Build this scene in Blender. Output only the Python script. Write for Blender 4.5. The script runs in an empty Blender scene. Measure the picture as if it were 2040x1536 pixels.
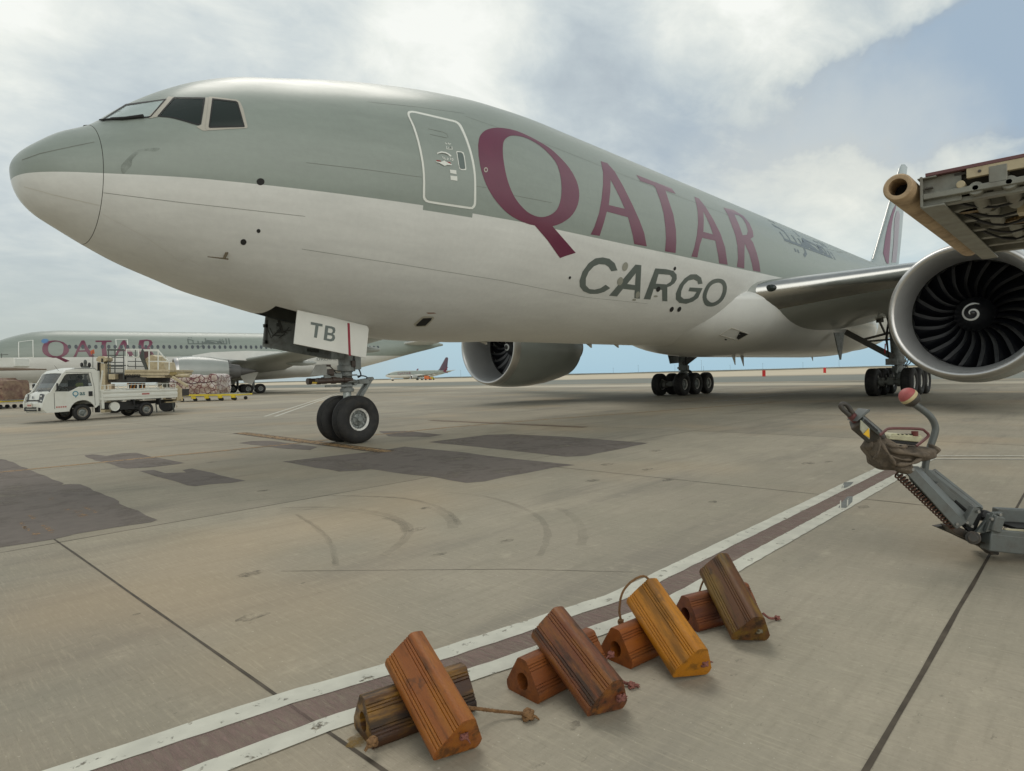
import bpy, bmesh, math, random
from mathutils import Vector, Matrix
from mathutils.geometry import tessellate_polygon
R=math.radians
random.seed(7)
SC=bpy.context.scene
COL=SC.collection

# ------------------------------------------------------------------ camera, sky, sun, exposure
CX,CY,CH=-1.85789,-12.39278,1.41882
YAW,PITCH,ROLL,FPX=0.8153031,-0.0168086,-0.0274923,1248.1586
_f=Vector((math.sin(YAW)*math.cos(PITCH),math.cos(YAW)*math.cos(PITCH),math.sin(PITCH)))
_r0=Vector((math.cos(YAW),-math.sin(YAW),0)); _u0=_r0.cross(_f)
_r=math.cos(ROLL)*_r0+math.sin(ROLL)*_u0; _u=-math.sin(ROLL)*_r0+math.cos(ROLL)*_u0
CAMP=Vector((CX,CY,CH))
cd=bpy.data.cameras.new("camera"); cam=bpy.data.objects.new("camera",cd); COL.objects.link(cam)
cam.matrix_world=Matrix(((_r.x,_u.x,-_f.x,CX),(_r.y,_u.y,-_f.y,CY),(_r.z,_u.z,-_f.z,CH),(0,0,0,1)))
cd.sensor_width=36; cd.lens=FPX/2040*36; cd.clip_start=0.05; cd.clip_end=20000
SC.camera=cam

SUN_EL,SUN_AZ=R(58),R(28)      # azimuth from +y towards +x
sun_dir=Vector((math.sin(SUN_AZ)*math.cos(SUN_EL),math.cos(SUN_AZ)*math.cos(SUN_EL),math.sin(SUN_EL)))
sl=bpy.data.lights.new("sun","SUN"); sl.energy=1.0; sl.angle=R(32); sl.color=(1,.95,.87)
so=bpy.data.objects.new("sun",sl); COL.objects.link(so)
so.rotation_euler=sun_dir.to_track_quat('Z','Y').to_euler()

W=bpy.data.worlds.new("World"); SC.world=W; W.use_nodes=True
def build_world():
    nt=W.node_tree; N=nt.nodes; L=nt.links; N.clear()
    out=N.new("ShaderNodeOutputWorld"); bg=N.new("ShaderNodeBackground"); bg.inputs[1].default_value=.1
    L.new(bg.outputs[0],out.inputs[0])
    sky=N.new("ShaderNodeTexSky"); sky.sky_type='NISHITA'; sky.sun_disc=False
    sky.sun_elevation=SUN_EL; sky.sun_rotation=SUN_AZ; sky.air_density=1; sky.dust_density=2; sky.ozone_density=1.5
    tc=N.new("ShaderNodeTexCoord"); D=tc.outputs["Generated"]
    def mth(op,a,b=None,c=None,clamp=False):
        n=N.new("ShaderNodeMath"); n.operation=op; n.use_clamp=clamp
        for i,v in enumerate((a,b,c)):
            if v is None: continue
            if isinstance(v,(int,float)): n.inputs[i].default_value=v
            else: L.new(v,n.inputs[i])
        return n.outputs[0]
    def ramp(v,a,b,o0=0,o1=1):
        n=N.new("ShaderNodeMapRange"); n.interpolation_type='SMOOTHSTEP'
        L.new(v,n.inputs[0])
        for i,q in zip((1,2,3,4),(a,b,o0,o1)): n.inputs[i].default_value=q
        return n.outputs[0]
    def mix(f,a,b):
        n=N.new("ShaderNodeMix"); n.data_type='RGBA'
        if isinstance(f,(int,float)): n.inputs[0].default_value=f
        else: L.new(f,n.inputs[0])
        for i,v in ((6,a),(7,b)):
            if isinstance(v,tuple): n.inputs[i].default_value=v+(1,)
            else: L.new(v,n.inputs[i])
        return n.outputs[2]
    sep=N.new("ShaderNodeSeparateXYZ"); L.new(D,sep.inputs[0])
    z=sep.outputs[2]
    den=mth('ADD',mth('MAXIMUM',z,0.0),.22)
    cmb=N.new("ShaderNodeCombineXYZ")
    L.new(mth('DIVIDE',sep.outputs[0],den),cmb.inputs[0]); L.new(mth('DIVIDE',sep.outputs[1],den),cmb.inputs[1])
    def noise(sc,det,rough,off,dist=0):
        m=N.new("ShaderNodeMapping"); L.new(cmb.outputs[0],m.inputs[0]); m.inputs[1].default_value=off
        m.inputs[2].default_value=(0,0,.6); m.inputs[3].default_value=(1,1.35,1)
        n=N.new("ShaderNodeTexNoise"); L.new(m.outputs[0],n.inputs[0]); n.inputs["Scale"].default_value=sc
        n.inputs["Detail"].default_value=det; n.inputs["Roughness"].default_value=rough; n.inputs["Distortion"].default_value=dist
        return n.outputs[0]
    n1=noise(1.5,7,.58,(3.1,7.7,1)); n2=noise(4.2,6,.6,(1.2,4.2,3),.4); n3=noise(.5,2,.5,(9,2,4))
    shape=mth('ADD',mth('MULTIPLY',n1,.55),mth('MULTIPLY',n2,.45))
    wn=N.new("ShaderNodeTexNoise"); L.new(D,wn.inputs[0]); wn.inputs["Scale"].default_value=7; wn.inputs["Detail"].default_value=5; wn.inputs["Roughness"].default_value=.6
    ws=N.new("ShaderNodeVectorMath"); ws.operation='SUBTRACT'; L.new(wn.outputs["Color"],ws.inputs[0]); ws.inputs[1].default_value=(.5,.5,.5)
    wm=N.new("ShaderNodeVectorMath"); wm.operation='SCALE'; L.new(ws.outputs[0],wm.inputs[0]); wm.inputs["Scale"].default_value=.16
    wa=N.new("ShaderNodeVectorMath"); wa.operation='ADD'; L.new(D,wa.inputs[0]); L.new(wm.outputs[0],wa.inputs[1])
    wz=N.new("ShaderNodeVectorMath"); wz.operation='NORMALIZE'; L.new(wa.outputs[0],wz.inputs[0]); DW=wz.outputs[0]
    # directions of the larger dark and bright areas of the cloud deck
    def dirpx(px,py):
        v=(_f+_r*((px-1020)/FPX)-_u*((py-768)/FPX)).normalized(); return v
    def patch(px,py,width,squash=None):
        v=dirpx(px,py); dt=N.new("ShaderNodeVectorMath"); dt.operation='DOT_PRODUCT'; L.new(DW,dt.inputs[0]); dt.inputs[1].default_value=v
        return ramp(dt.outputs["Value"],math.cos(R(width)),1.0)
    wob1=mth('SUBTRACT',n1,.5)
    dark=mth('MULTIPLY',patch(1590,222,4.5),.40)
    for px,py,w,k in ((1670,205,5,.44),(1760,180,5.5,.48),(1850,155,6,.50),(1950,125,6.5,.5),(2050,95,7,.5),(2160,60,8,.4),(1180,85,7,.20),(1080,95,5,.15),(1250,180,9,.20),(1340,250,9,.22),(1450,310,9,.18),(1120,190,7,.12),(1550,330,8,.12),
                      (230,120,8,.26),(330,190,8,.24),(150,230,9,.18),(60,330,12,.22),(560,30,7,.14),(640,110,6,.10),(1750,280,9,.14),(1960,250,9,.14)):
        dark=mth('ADD',dark,mth('MULTIPLY',patch(px,py,w),k))
    brt=mth('ADD',mth('MULTIPLY',patch(940,100,9),.30),mth('MULTIPLY',patch(40,60,12),.34))
    for px,py,w,k in ((1420,40,9,.18),(1600,60,8,.06),(760,60,9,.12),(430,110,6,.14),(1640,400,12,.16),(1900,10,6,.15)): brt=mth('ADD',brt,mth('MULTIPLY',patch(px,py,w),k))
    v=mth('ADD',mth('ADD',mth('MULTIPLY',mth('SUBTRACT',shape,.5),2.1),.60),mth('SUBTRACT',brt,mth('MULTIPLY',dark,mth('ADD',.35,mth('MULTIPLY',shape,.75)))))
    cr=N.new("ShaderNodeValToRGB"); L.new(v,cr.inputs[0])
    e=cr.color_ramp.elements; e[0].position=0; e[0].color=(3.4,4.35,5.35,1); e[1].position=1; e[1].color=(8.7,8.9,8.5,1)
    for ps,c in ((.24,(3.5,4.3,5.1,1)),(.42,(4.9,5.55,5.8,1)),(.62,(6.1,6.6,6.5,1)),(.84,(7.6,7.9,7.5,1))):
        q=cr.color_ramp.elements.new(ps); q.color=c
    c2=N.new("ShaderNodeValToRGB"); L.new(v,c2.inputs[0])
    g=c2.color_ramp.elements; g[0].position=0; g[0].color=(3.9,4.5,5.0,1); g[1].position=1; g[1].color=(8.7,8.9,8.5,1)
    for ps,c in ((.25,(4.8,5.45,5.8,1)),(.45,(5.7,6.3,6.45,1)),(.65,(6.8,7.25,7.1,1)),(.84,(7.9,8.2,7.8,1))):
        q=c2.color_ramp.elements.new(ps); q.color=c
    # thin, bluer cloud towards the upper right, plain grey overcast elsewhere
    cloud=mix(patch(1960,110,27),c2.outputs[0],cr.outputs[0])
    # band low over the horizon: pale blue clear air ahead, grey haze to the left
    az=patch(1350,700,42)
    low=mix(az,(4.5,5.05,4.85),(3.8,5.75,6.9))
    low=mix(.12,low,sky.outputs[0])
    f=ramp(mth('ADD',z,mth('MULTIPLY',wob1,.10)),.035,.27)
    col=mix(f,low,cloud)
    warm=mth('MULTIPLY',patch(1640,400,13),.35)
    col=mix(warm,col,(8.4,8.2,7.0))
    # unseen zenith made dimmer, to cut the light from above
    col=mix(ramp(z,.50,.80,0,.72),col,(1.5,1.75,2.0))
    # added bright sky patch, unseen low behind the camera, to light the port side
    bk=N.new("ShaderNodeVectorMath"); bk.operation='DOT_PRODUCT'; L.new(D,bk.inputs[0]); bk.inputs[1].default_value=Vector((-.30,-.90,.27)).normalized()
    col=mix(mth('MULTIPLY',ramp(bk.outputs["Value"],.62,.98),ramp(shape,.35,.6,.65,1)),col,(18.0,17.8,16.8))
    below=ramp(z,-.02,0.0)
    col=mix(below,(2.6,2.4,2.0),col)
    L.new(col,bg.inputs[0])
build_world()
W.cycles.sampling_method='AUTOMATIC'
vs=SC.view_settings; vs.view_transform='Standard'; vs.look='None'; vs.exposure=.10; vs.gamma=1; vs.use_curve_mapping=False
SC.cycles.max_bounces=6; SC.cycles.diffuse_bounces=3; SC.cycles.glossy_bounces=3
SC.cycles.use_denoising=True

# ------------------------------------------------------------------ helpers
def D(px,py,depth):            # point seen at a photo pixel, at a depth along the view
    return CAMP+(_f+_r*((px-1020)/FPX)-_u*((py-768)/FPX))*depth
def ray(px,py): return (_f+_r*((px-1020)/FPX)-_u*((py-768)/FPX))
def Gd(px,py,z=0.0):
    d=ray(px,py); return CAMP+d*((z-CH)/d.z)
def PY(px,py,y):
    d=ray(px,py); return CAMP+d*((y-CY)/d.y)
def PXp(px,py,x):
    d=ray(px,py); return CAMP+d*((x-CX)/d.x)
def zoomc(ox,oy,s): return lambda L:[(ox+a/s,oy+b/s) for a,b in L]

def tag(o,label=None,cat=None,group=None,kind=None):
    if label: o["label"]=label
    if cat: o["category"]=cat
    if group: o["group"]=group
    if kind: o["kind"]=kind
    return o
def empty(name,label,cat,loc=(0,0,0),rz=0,group=None):
    o=bpy.data.objects.new(name,None); COL.objects.link(o); o.location=loc; o.rotation_euler=(0,0,rz)
    o.empty_display_size=.3
    return tag(o,label,cat,group)
def copy_tree(o,parent=None):
    c=o.copy(); COL.objects.link(c); c.parent=parent
    for ch in o.children: copy_tree(ch,c)
    return c

_m={}
def srgb(*c):
    return tuple(((x/255)/12.92 if x/255<=.04045 else ((x/255+.055)/1.055)**2.4) for x in c)
def mat(name,col,rough=.6,metal=0,var=.12,vscale=3.0,bump=0,bscale=60,spec=.5,coat=0,stretch=(1,1,1),dirt=None,dirt_amt=.0,dscale=1.2,grain=0,rvar=0.0,coord='Object'):
    if name in _m: return _m[name]
    m=bpy.data.materials.new(name); m.use_nodes=True; nt=m.node_tree; N=nt.nodes; L=nt.links
    b=N["Principled BSDF"]; b.inputs["Roughness"].default_value=rough; b.inputs["Metallic"].default_value=metal
    b.inputs["Specular IOR Level"].default_value=spec; b.inputs["Coat Weight"].default_value=coat; b.inputs["Coat Roughness"].default_value=.08
    tc=N.new("ShaderNodeTexCoord"); mp=N.new("ShaderNodeMapping"); L.new(tc.outputs[coord],mp.inputs[0]); mp.inputs[3].default_value=stretch
    n=N.new("ShaderNodeTexNoise"); n.inputs["Scale"].default_value=vscale; n.inputs["Detail"].default_value=6; n.inputs["Roughness"].default_value=.6
    L.new(mp.outputs[0],n.inputs[0])
    mr=N.new("ShaderNodeMapRange"); L.new(n.outputs[0],mr.inputs[0]); mr.inputs[1].default_value=.3; mr.inputs[2].default_value=.7
    mr.inputs[3].default_value=1-var; mr.inputs[4].default_value=1+var*.6
    hs=N.new("ShaderNodeHueSaturation"); hs.inputs["Color"].default_value=tuple(col)+(1,); L.new(mr.outputs[0],hs.inputs["Value"])
    c=hs.outputs[0]
    if dirt:
        n2=N.new("ShaderNodeTexNoise"); n2.inputs["Scale"].default_value=dscale; n2.inputs["Detail"].default_value=8; n2.inputs["Roughness"].default_value=.65
        L.new(mp.outputs[0],n2.inputs[0])
        r2=N.new("ShaderNodeMapRange"); L.new(n2.outputs[0],r2.inputs[0]); r2.inputs[1].default_value=.45; r2.inputs[2].default_value=.68
        r2.inputs[3].default_value=0; r2.inputs[4].default_value=dirt_amt
        mx=N.new("ShaderNodeMix"); mx.data_type='RGBA'; L.new(r2.outputs[0],mx.inputs[0]); L.new(c,mx.inputs[6]); mx.inputs[7].default_value=tuple(dirt)+(1,)
        c=mx.outputs[2]
    L.new(c,b.inputs["Base Color"])
    if rvar:
        r3=N.new("ShaderNodeMapRange"); L.new(n.outputs[0],r3.inputs[0]); r3.inputs[1].default_value=.3; r3.inputs[2].default_value=.7
        r3.inputs[3].default_value=rough-rvar; r3.inputs[4].default_value=rough+rvar; L.new(r3.outputs[0],b.inputs["Roughness"])
    if bump:
        n3=N.new("ShaderNodeTexNoise"); n3.inputs["Scale"].default_value=bscale; n3.inputs["Detail"].default_value=4; L.new(mp.outputs[0],n3.inputs[0])
        bp=N.new("ShaderNodeBump"); bp.inputs["Strength"].default_value=bump; bp.inputs["Distance"].default_value=.01
        L.new(n3.outputs[0],bp.inputs["Height"]); L.new(bp.outputs[0],b.inputs["Normal"])
    _m[name]=m; return m

class MB:
    def __init__(s): s.v=[]; s.f=[]
    def add(s,vs,fs):
        k=len(s.v); s.v+= [tuple(v) for v in vs]; s.f+=[tuple(i+k for i in f) for f in fs]; return s
    def box(s,c,d,rot=None):
        c=Vector(c); h=[x/2 for x in d]; vs=[]
        for x in(-1,1):
            for y in(-1,1):
                for z in(-1,1):
                    p=Vector((x*h[0],y*h[1],z*h[2]))
                    if rot is not None: p=rot@p
                    vs.append(c+p)
        return s.add(vs,[(0,1,3,2),(4,6,7,5),(0,4,5,1),(2,3,7,6),(0,2,6,4),(1,5,7,3)])
    def beam(s,a,b,w,h,up=(0,0,1)):
        a=Vector(a);b=Vector(b);d=(b-a); L=d.length; d.normalize(); up=Vector(up)
        sd=d.cross(up)
        if sd.length<1e-4: sd=d.cross(Vector((1,0,0)))
        sd.normalize(); u=sd.cross(d)
        vs=[]
        for p in(a,b):
            for i,j in((-1,-1),(1,-1),(1,1),(-1,1)): vs.append(p+sd*(i*w/2)+u*(j*h/2))
        return s.add(vs,[(3,2,1,0),(4,5,6,7),(0,1,5,4),(1,2,6,5),(2,3,7,6),(3,0,4,7)])
    def cyl(s,a,b,r0,r1=None,n=20,caps=True):
        if r1 is None: r1=r0
        return s.tube([a,b],[r0,r1],n,caps)
    def tube(s,path,r,n=10,caps=True):
        path=[Vector(p) for p in path]; rr=r if isinstance(r,(list,tuple)) else [r]*len(path)
        k=len(s.v); t0=(path[1]-path[0]).normalized(); up=Vector((0,0,1)) if abs(t0.z)<.9 else Vector((1,0,0))
        sd=t0.cross(up).normalized(); vs=[];fs=[]
        for i,p in enumerate(path):
            if i==0:t=path[1]-path[0]
            elif i==len(path)-1:t=path[-1]-path[-2]
            else:t=(path[i+1]-p).normalized()+(p-path[i-1]).normalized()
            t.normalize(); sd=(sd-t*sd.dot(t)); sd.normalize(); u=t.cross(sd)
            for j in range(n):
                a=2*math.pi*j/n; vs.append(p+(sd*math.cos(a)+u*math.sin(a))*rr[i])
        for i in range(len(path)-1):
            for j in range(n):
                q=(j+1)%n; fs.append((i*n+j,i*n+q,(i+1)*n+q,(i+1)*n+j))
        if caps: fs.append(tuple(range(n-1,-1,-1))); fs.append(tuple((len(path)-1)*n+j for j in range(n)))
        return s.add(vs,fs)
    def lathe(s,prof,o,ax,n=48,up=(0,0,1),closed=False):
        o=Vector(o); ax=Vector(ax).normalized(); up=Vector(up)
        e1=ax.cross(up); 
        if e1.length<1e-4:e1=ax.cross(Vector((1,0,0)))
        e1.normalize(); e2=ax.cross(e1); vs=[];fs=[]
        for d,r in prof:
            for j in range(n):
                a=2*math.pi*j/n; vs.append(o+ax*d+(e1*math.cos(a)+e2*math.sin(a))*r)
        m=len(prof)
        for i in range(m if closed else m-1):
            for j in range(n):
                q=(j+1)%n; i2=(i+1)%m; fs.append((i*n+j,i*n+q,i2*n+q,i2*n+j))
        return s.add(vs,fs)
    def ball(s,c,r,n=14,sq=(1,1,1)):
        c=Vector(c); m=n//2+1; vs=[];fs=[]
        for i in range(m+1):
            t=math.pi*i/m
            for j in range(n):
                a=2*math.pi*j/n; vs.append(c+Vector((math.sin(t)*math.cos(a)*r*sq[0],math.sin(t)*math.sin(a)*r*sq[1],math.cos(t)*r*sq[2])))
        for i in range(m):
            for j in range(n):
                q=(j+1)%n; fs.append((i*n+j,(i+1)*n+j,(i+1)*n+q,i*n+q))
        return s.add(vs,fs)
    def grid(s,rows,wrap=False,flip=False):
        n=len(rows[0]); vs=[v for r in rows for v in r]; fs=[]
        for i in range(len(rows)-1):
            for j in range(n if wrap else n-1):
                q=(j+1)%n; f=(i*n+j,i*n+q,(i+1)*n+q,(i+1)*n+j); fs.append(f[::-1] if flip else f)
        return s.add(vs,fs)
    def prism(s,poly,fr,t0,t1,holes=()):
        """poly 2-D outline in the frame fr=(origin,ex,ey,ez), swept from t0 to t1 along ez"""
        o,ex,ey,ez=[Vector(q) for q in fr]
        loops=[list(poly)]+[list(h) for h in holes]
        flat=[p for l in loops for p in l]; n=len(flat)
        tri=tessellate_polygon([[Vector((a,b,0)) for a,b in l] for l in loops])
        vs=[o+ex*a+ey*b+ez*t0 for a,b in flat]+[o+ex*a+ey*b+ez*t1 for a,b in flat]
        fs=[tuple(t)[::-1] for t in tri]+[tuple(i+n for i in t) for t in tri]
        k=0
        for l in loops:
            m=len(l)
            for i in range(m):
                j=(i+1)%m; fs.append((k+i,k+j,n+k+j,n+k+i))
            k+=m
        return s.add(vs,fs)
    def build(s,name,m,parent=None,smooth=35,bevel=0,fix=True,mats=None):
        me=bpy.data.meshes.new(name); me.from_pydata(s.v,[],s.f); me.update()
        if fix:
            bm=bmesh.new(); bm.from_mesh(me); bmesh.ops.remove_doubles(bm,verts=bm.verts,dist=1e-5)
            bmesh.ops.recalc_face_normals(bm,faces=bm.faces); bm.to_mesh(me); bm.free()
        if smooth:
            me.polygons.foreach_set("use_smooth",[True]*len(me.polygons)); me.set_sharp_from_angle(angle=R(smooth))
        me.materials.append(m)
        o=bpy.data.objects.new(name,me); COL.objects.link(o)
        if parent: o.parent=parent
        if bevel:
            b=o.modifiers.new("bevel","BEVEL"); b.width=bevel; b.segments=2; b.limit_method='ANGLE'; b.angle_limit=R(40)
        return o

def frame_dir(o,ez,up=(0,0,1)):
    ez=Vector(ez).normalized(); ex=Vector(up).cross(ez).normalized(); ey=ez.cross(ex); return (Vector(o),ex,ey,ez)
def text_obj(body,name,size,m,parent,M,extrude=.002,shear=0,spacing=1.0,bold=0,sx=1):
    cu=bpy.data.curves.new(name,"FONT"); cu.body=body; cu.size=size; cu.extrude=extrude; cu.shear=shear; cu.space_character=spacing; cu.offset=bold
    cu.align_x='CENTER'; cu.align_y='CENTER'; cu.resolution_u=3
    t=bpy.data.objects.new(name,cu); COL.objects.link(t)
    dg=bpy.context.evaluated_depsgraph_get(); me=bpy.data.meshes.new_from_object(t.evaluated_get(dg)); bpy.data.objects.remove(t)
    me.transform(Matrix.Diagonal((sx,1,1,1))); me.transform(M); me.materials.clear(); me.materials.append(m)
    o=bpy.data.objects.new(name,me); COL.objects.link(o); o.parent=parent; return o
def MX(o,ex,ey,ez):
    return Matrix(((ex[0],ey[0],ez[0],o[0]),(ex[1],ey[1],ez[1],o[1]),(ex[2],ey[2],ez[2],o[2]),(0,0,0,1)))
# ------------------------------------------------------------------ ground
def concrete():
    m=bpy.data.materials.new("apron_concrete"); m.use_nodes=True; nt=m.node_tree; N=nt.nodes; L=nt.links
    b=N["Principled BSDF"]; b.inputs["Roughness"].default_value=.82; b.inputs["Specular IOR Level"].default_value=.25
    tc=N.new("ShaderNodeTexCoord"); O=tc.outputs["Object"]
    def noise(sc,det,rough,st=(1,1,1),off=(0,0,0),dist=0):
        mp=N.new("ShaderNodeMapping"); L.new(O,mp.inputs[0]); mp.inputs[3].default_value=st; mp.inputs[1].default_value=off
        n=N.new("ShaderNodeTexNoise"); L.new(mp.outputs[0],n.inputs[0]); n.inputs["Scale"].default_value=sc; n.inputs["Detail"].default_value=det
        n.inputs["Roughness"].default_value=rough; n.inputs["Distortion"].default_value=dist; return n.outputs[0]
    def ramp(v,a,b_,c=0,d=1):
        r=N.new("ShaderNodeMapRange"); L.new(v,r.inputs[0]); r.interpolation_type='SMOOTHSTEP'
        for i,q in zip((1,2,3,4),(a,b_,c,d)): r.inputs[i].default_value=q
        return r.outputs[0]
    def mth(op,a,b_):
        n=N.new("ShaderNodeMath"); n.operation=op
        for i,v in enumerate((a,b_)):
            if isinstance(v,(int,float)): n.inputs[i].default_value=v
            else: L.new(v,n.inputs[i])
        return n.outputs[0]
    def mix(f,a,b_,bt='MIX'):
        n=N.new("ShaderNodeMix"); n.data_type='RGBA'; n.blend_type=bt
        if isinstance(f,(int,float)): n.inputs[0].default_value=f
        else: L.new(f,n.inputs[0])
        for i,v in((6,a),(7,b_)):
            if isinstance(v,tuple): n.inputs[i].default_value=v+(1,)
            else: L.new(v,n.inputs[i])
        return n.outputs[2]
    big=noise(.16,5,.6); mid=noise(.9,7,.62,off=(4,2,0)); fine=noise(38,5,.7); brx=noise(5,4,.65,(11,.8,1)); bry=noise(3.2,5,.6,(.45,5,1),(2,9,0))
    spk=noise(9,8,.75,(1,2.2,1)); rub=noise(.55,6,.65,(.35,2.2,1),(7,3,0)); fleck=noise(55,2,.5,off=(3,3,3))
    c=mix(ramp(big,.35,.65),srgb(148,141,126),srgb(168,159,141))
    c=mix(ramp(mid,.36,.66,0,.45),c,srgb(140,136,120))
    c=mix(ramp(brx,.42,.64,0,.05),c,srgb(186,177,156))
    c=mix(ramp(bry,.45,.66,0,.30),c,srgb(136,130,114))
    c=mix(ramp(rub,.50,.70,0,.6),c,srgb(122,117,107))
    c=mix(ramp(spk,.60,.69,0,.7),c,srgb(108,103,91)); pit=noise(90,3,.6,off=(5,1,0)); c=mix(ramp(pit,.66,.72,0,.45),c,srgb(90,85,74)); brm=noise(14,4,.65,(4.5,.32,1),(3,8,0)); c=mix(ramp(brm,.50,.70,0,.30),c,srgb(184,175,153)); brm2=noise(11,5,.7,(6,.5,1),(9,1,0)); c=mix(ramp(brm2,.54,.70,0,.32),c,srgb(118,112,98)); lt=noise(2.2,8,.7,(1,1.6,1),(21,4,0)); c=mix(ramp(lt,.56,.72,0,.35),c,srgb(190,181,160))
    c=mix(ramp(fine,.35,.7,0,.16),c,srgb(118,112,98))
    c=mix(ramp(fleck,.70,.74,0,.35),c,srgb(215,208,190))
    # rust coloured water stain tone, in broad patches
    warm=noise(.22,3,.5,off=(13,5,0)); c=mix(ramp(warm,.5,.72,0,.25),c,srgb(190,160,120))
    # a slightly different tone for each slab
    sep=N.new("ShaderNodeSeparateXYZ"); L.new(O,sep.inputs[0])
    fx=mth('FLOOR',mth('DIVIDE',mth('ADD',sep.outputs[0],.57),6.1),0); fy=mth('FLOOR',mth('DIVIDE',mth('ADD',sep.outputs[1],11.78),6.35),0)
    cb=N.new("ShaderNodeCombineXYZ"); L.new(fx,cb.inputs[0]); L.new(fy,cb.inputs[1])
    wn=N.new("ShaderNodeTexWhiteNoise"); wn.noise_dimensions='2D'; L.new(cb.outputs[0],wn.inputs[0])
    hs=N.new("ShaderNodeHueSaturation"); L.new(c,hs.inputs["Color"]); L.new(ramp(wn.outputs[0],0,1,.93,1.06),hs.inputs["Value"]); c=hs.outputs[0]
    L.new(c,b.inputs["Base Color"])
    bp=N.new("ShaderNodeBump"); bp.inputs["Strength"].default_value=.35; bp.inputs["Distance"].default_value=.006
    L.new(mth('ADD',mth('MULTIPLY',fine,.8),mth('MULTIPLY',noise(20,3,.6,(9,.5,1)),.9)),bp.inputs["Height"]); L.new(bp.outputs[0],b.inputs["Normal"])
    return m
def paint(name,col,wear,wscale=5,soft=.04,alpha=1,rough=.7,st=(1,1,1),var=.15,dirt=None):
    """road paint or grime worn through to the concrete below in irregular spots"""
    m=bpy.data.materials.new(name); m.use_nodes=True; nt=m.node_tree; N=nt.nodes; L=nt.links
    b=N["Principled BSDF"]; b.inputs["Roughness"].default_value=rough; b.inputs["Specular IOR Level"].default_value=.25
    tc=N.new("ShaderNodeTexCoord"); mp=N.new("ShaderNodeMapping"); L.new(tc.outputs["Object"],mp.inputs[0]); mp.inputs[3].default_value=st
    n=N.new("ShaderNodeTexNoise"); L.new(mp.outputs[0],n.inputs[0]); n.inputs["Scale"].default_value=wscale; n.inputs["Detail"].default_value=9; n.inputs["Roughness"].default_value=.7
    r=N.new("ShaderNodeMapRange"); L.new(n.outputs[0],r.inputs[0]); r.inputs[1].default_value=wear; r.inputs[2].default_value=wear+soft; r.inputs[3].default_value=0; r.inputs[4].default_value=alpha
    L.new(r.outputs[0],b.inputs["Alpha"])
    n2=N.new("ShaderNodeTexNoise"); L.new(mp.outputs[0],n2.inputs[0]); n2.inputs["Scale"].default_value=7; n2.inputs["Detail"].default_value=8
    r2=N.new("ShaderNodeMapRange"); L.new(n2.outputs[0],r2.inputs[0]); r2.inputs[1].default_value=.3; r2.inputs[2].default_value=.7; r2.inputs[3].default_value=1-var; r2.inputs[4].default_value=1+var*.5
    hs=N.new("ShaderNodeHueSaturation"); hs.inputs["Color"].default_value=col+(1,); L.new(r2.outputs[0],hs.inputs["Value"])
    L.new(hs.outputs[0],b.inputs["Base Color"])
    n3=N.new("ShaderNodeTexNoise"); L.new(tc.outputs["Object"],n3.inputs[0]); n3.inputs["Scale"].default_value=45; bp=N.new("ShaderNodeBump"); bp.inputs["Strength"].default_value=.2; bp.inputs["Distance"].default_value=.006
    L.new(n3.outputs[0],bp.inputs["Height"]); L.new(bp.outputs[0],b.inputs["Normal"])
    return m
def sheet(name,polys,m,z,kind="structure"):
    b=MB()
    for P in polys:
        tri=tessellate_polygon([[Vector((p[0],p[1],0)) for p in P]])
        b.add([(p[0],p[1],z) for p in P],[tuple(t) for t in tri])
    me=bpy.data.meshes.new(name); me.from_pydata(b.v,[],b.f); bm=bmesh.new(); bm.from_mesh(me)
    for f in bm.faces:
        if f.normal.z<0: f.normal_flip()
    bm.to_mesh(me); bm.free(); me.materials.append(m); o=bpy.data.objects.new(name,me); COL.objects.link(o)
    if kind: o["kind"]=kind
    return o
def rag(P,step=.12,amp=.008):
    out=[]
    for i,a in enumerate(P):
        b=P[(i+1)%len(P)]; a=Vector(a[:2]);c=Vector(b[:2]); n=max(1,int((c-a).length/step)); nn=(c-a).normalized() if (c-a).length>0 else Vector((1,0))
        for k in range(n):
            q=a+(c-a)*(k/n); o=random.uniform(-amp,amp); out.append((q.x-nn.y*o,q.y+nn.x*o))
    return out
def ribbon(pts,w,amp=0,step=.15):
    L=[];Rr=[]
    pts=[Vector(p[:2]) for p in pts]; P=[]
    for a,b in zip(pts,pts[1:]):
        n=max(1,int((b-a).length/step)); P+=[a+(b-a)*(k/n) for k in range(n)]
    P.append(pts[-1])
    for i,p in enumerate(P):
        t=(P[min(i+1,len(P)-1)]-P[max(i-1,0)]).normalized(); nn=Vector((-t.y,t.x))
        L.append(p+nn*(w/2+random.uniform(-amp,amp))); Rr.append(p-nn*(w/2+random.uniform(-amp,amp)))
    return [[(L[i].x,L[i].y),(L[i+1].x,L[i+1].y),(Rr[i+1].x,Rr[i+1].y),(Rr[i].x,Rr[i].y)] for i in range(len(P)-1)]
def smooth_path(P,n=6):
    P=[Vector(p) for p in P]; out=[]
    for i in range(len(P)-1):
        a=P[max(i-1,0)];b=P[i];c=P[i+1];d=P[min(i+2,len(P)-1)]
        for k in range(n):
            t=k/n; out.append(.5*((2*b)+(c-a)*t+(2*a-5*b+4*c-d)*t*t+(3*b-a-3*c+d)*t**3))
    out.append(P[-1]); return out

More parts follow.
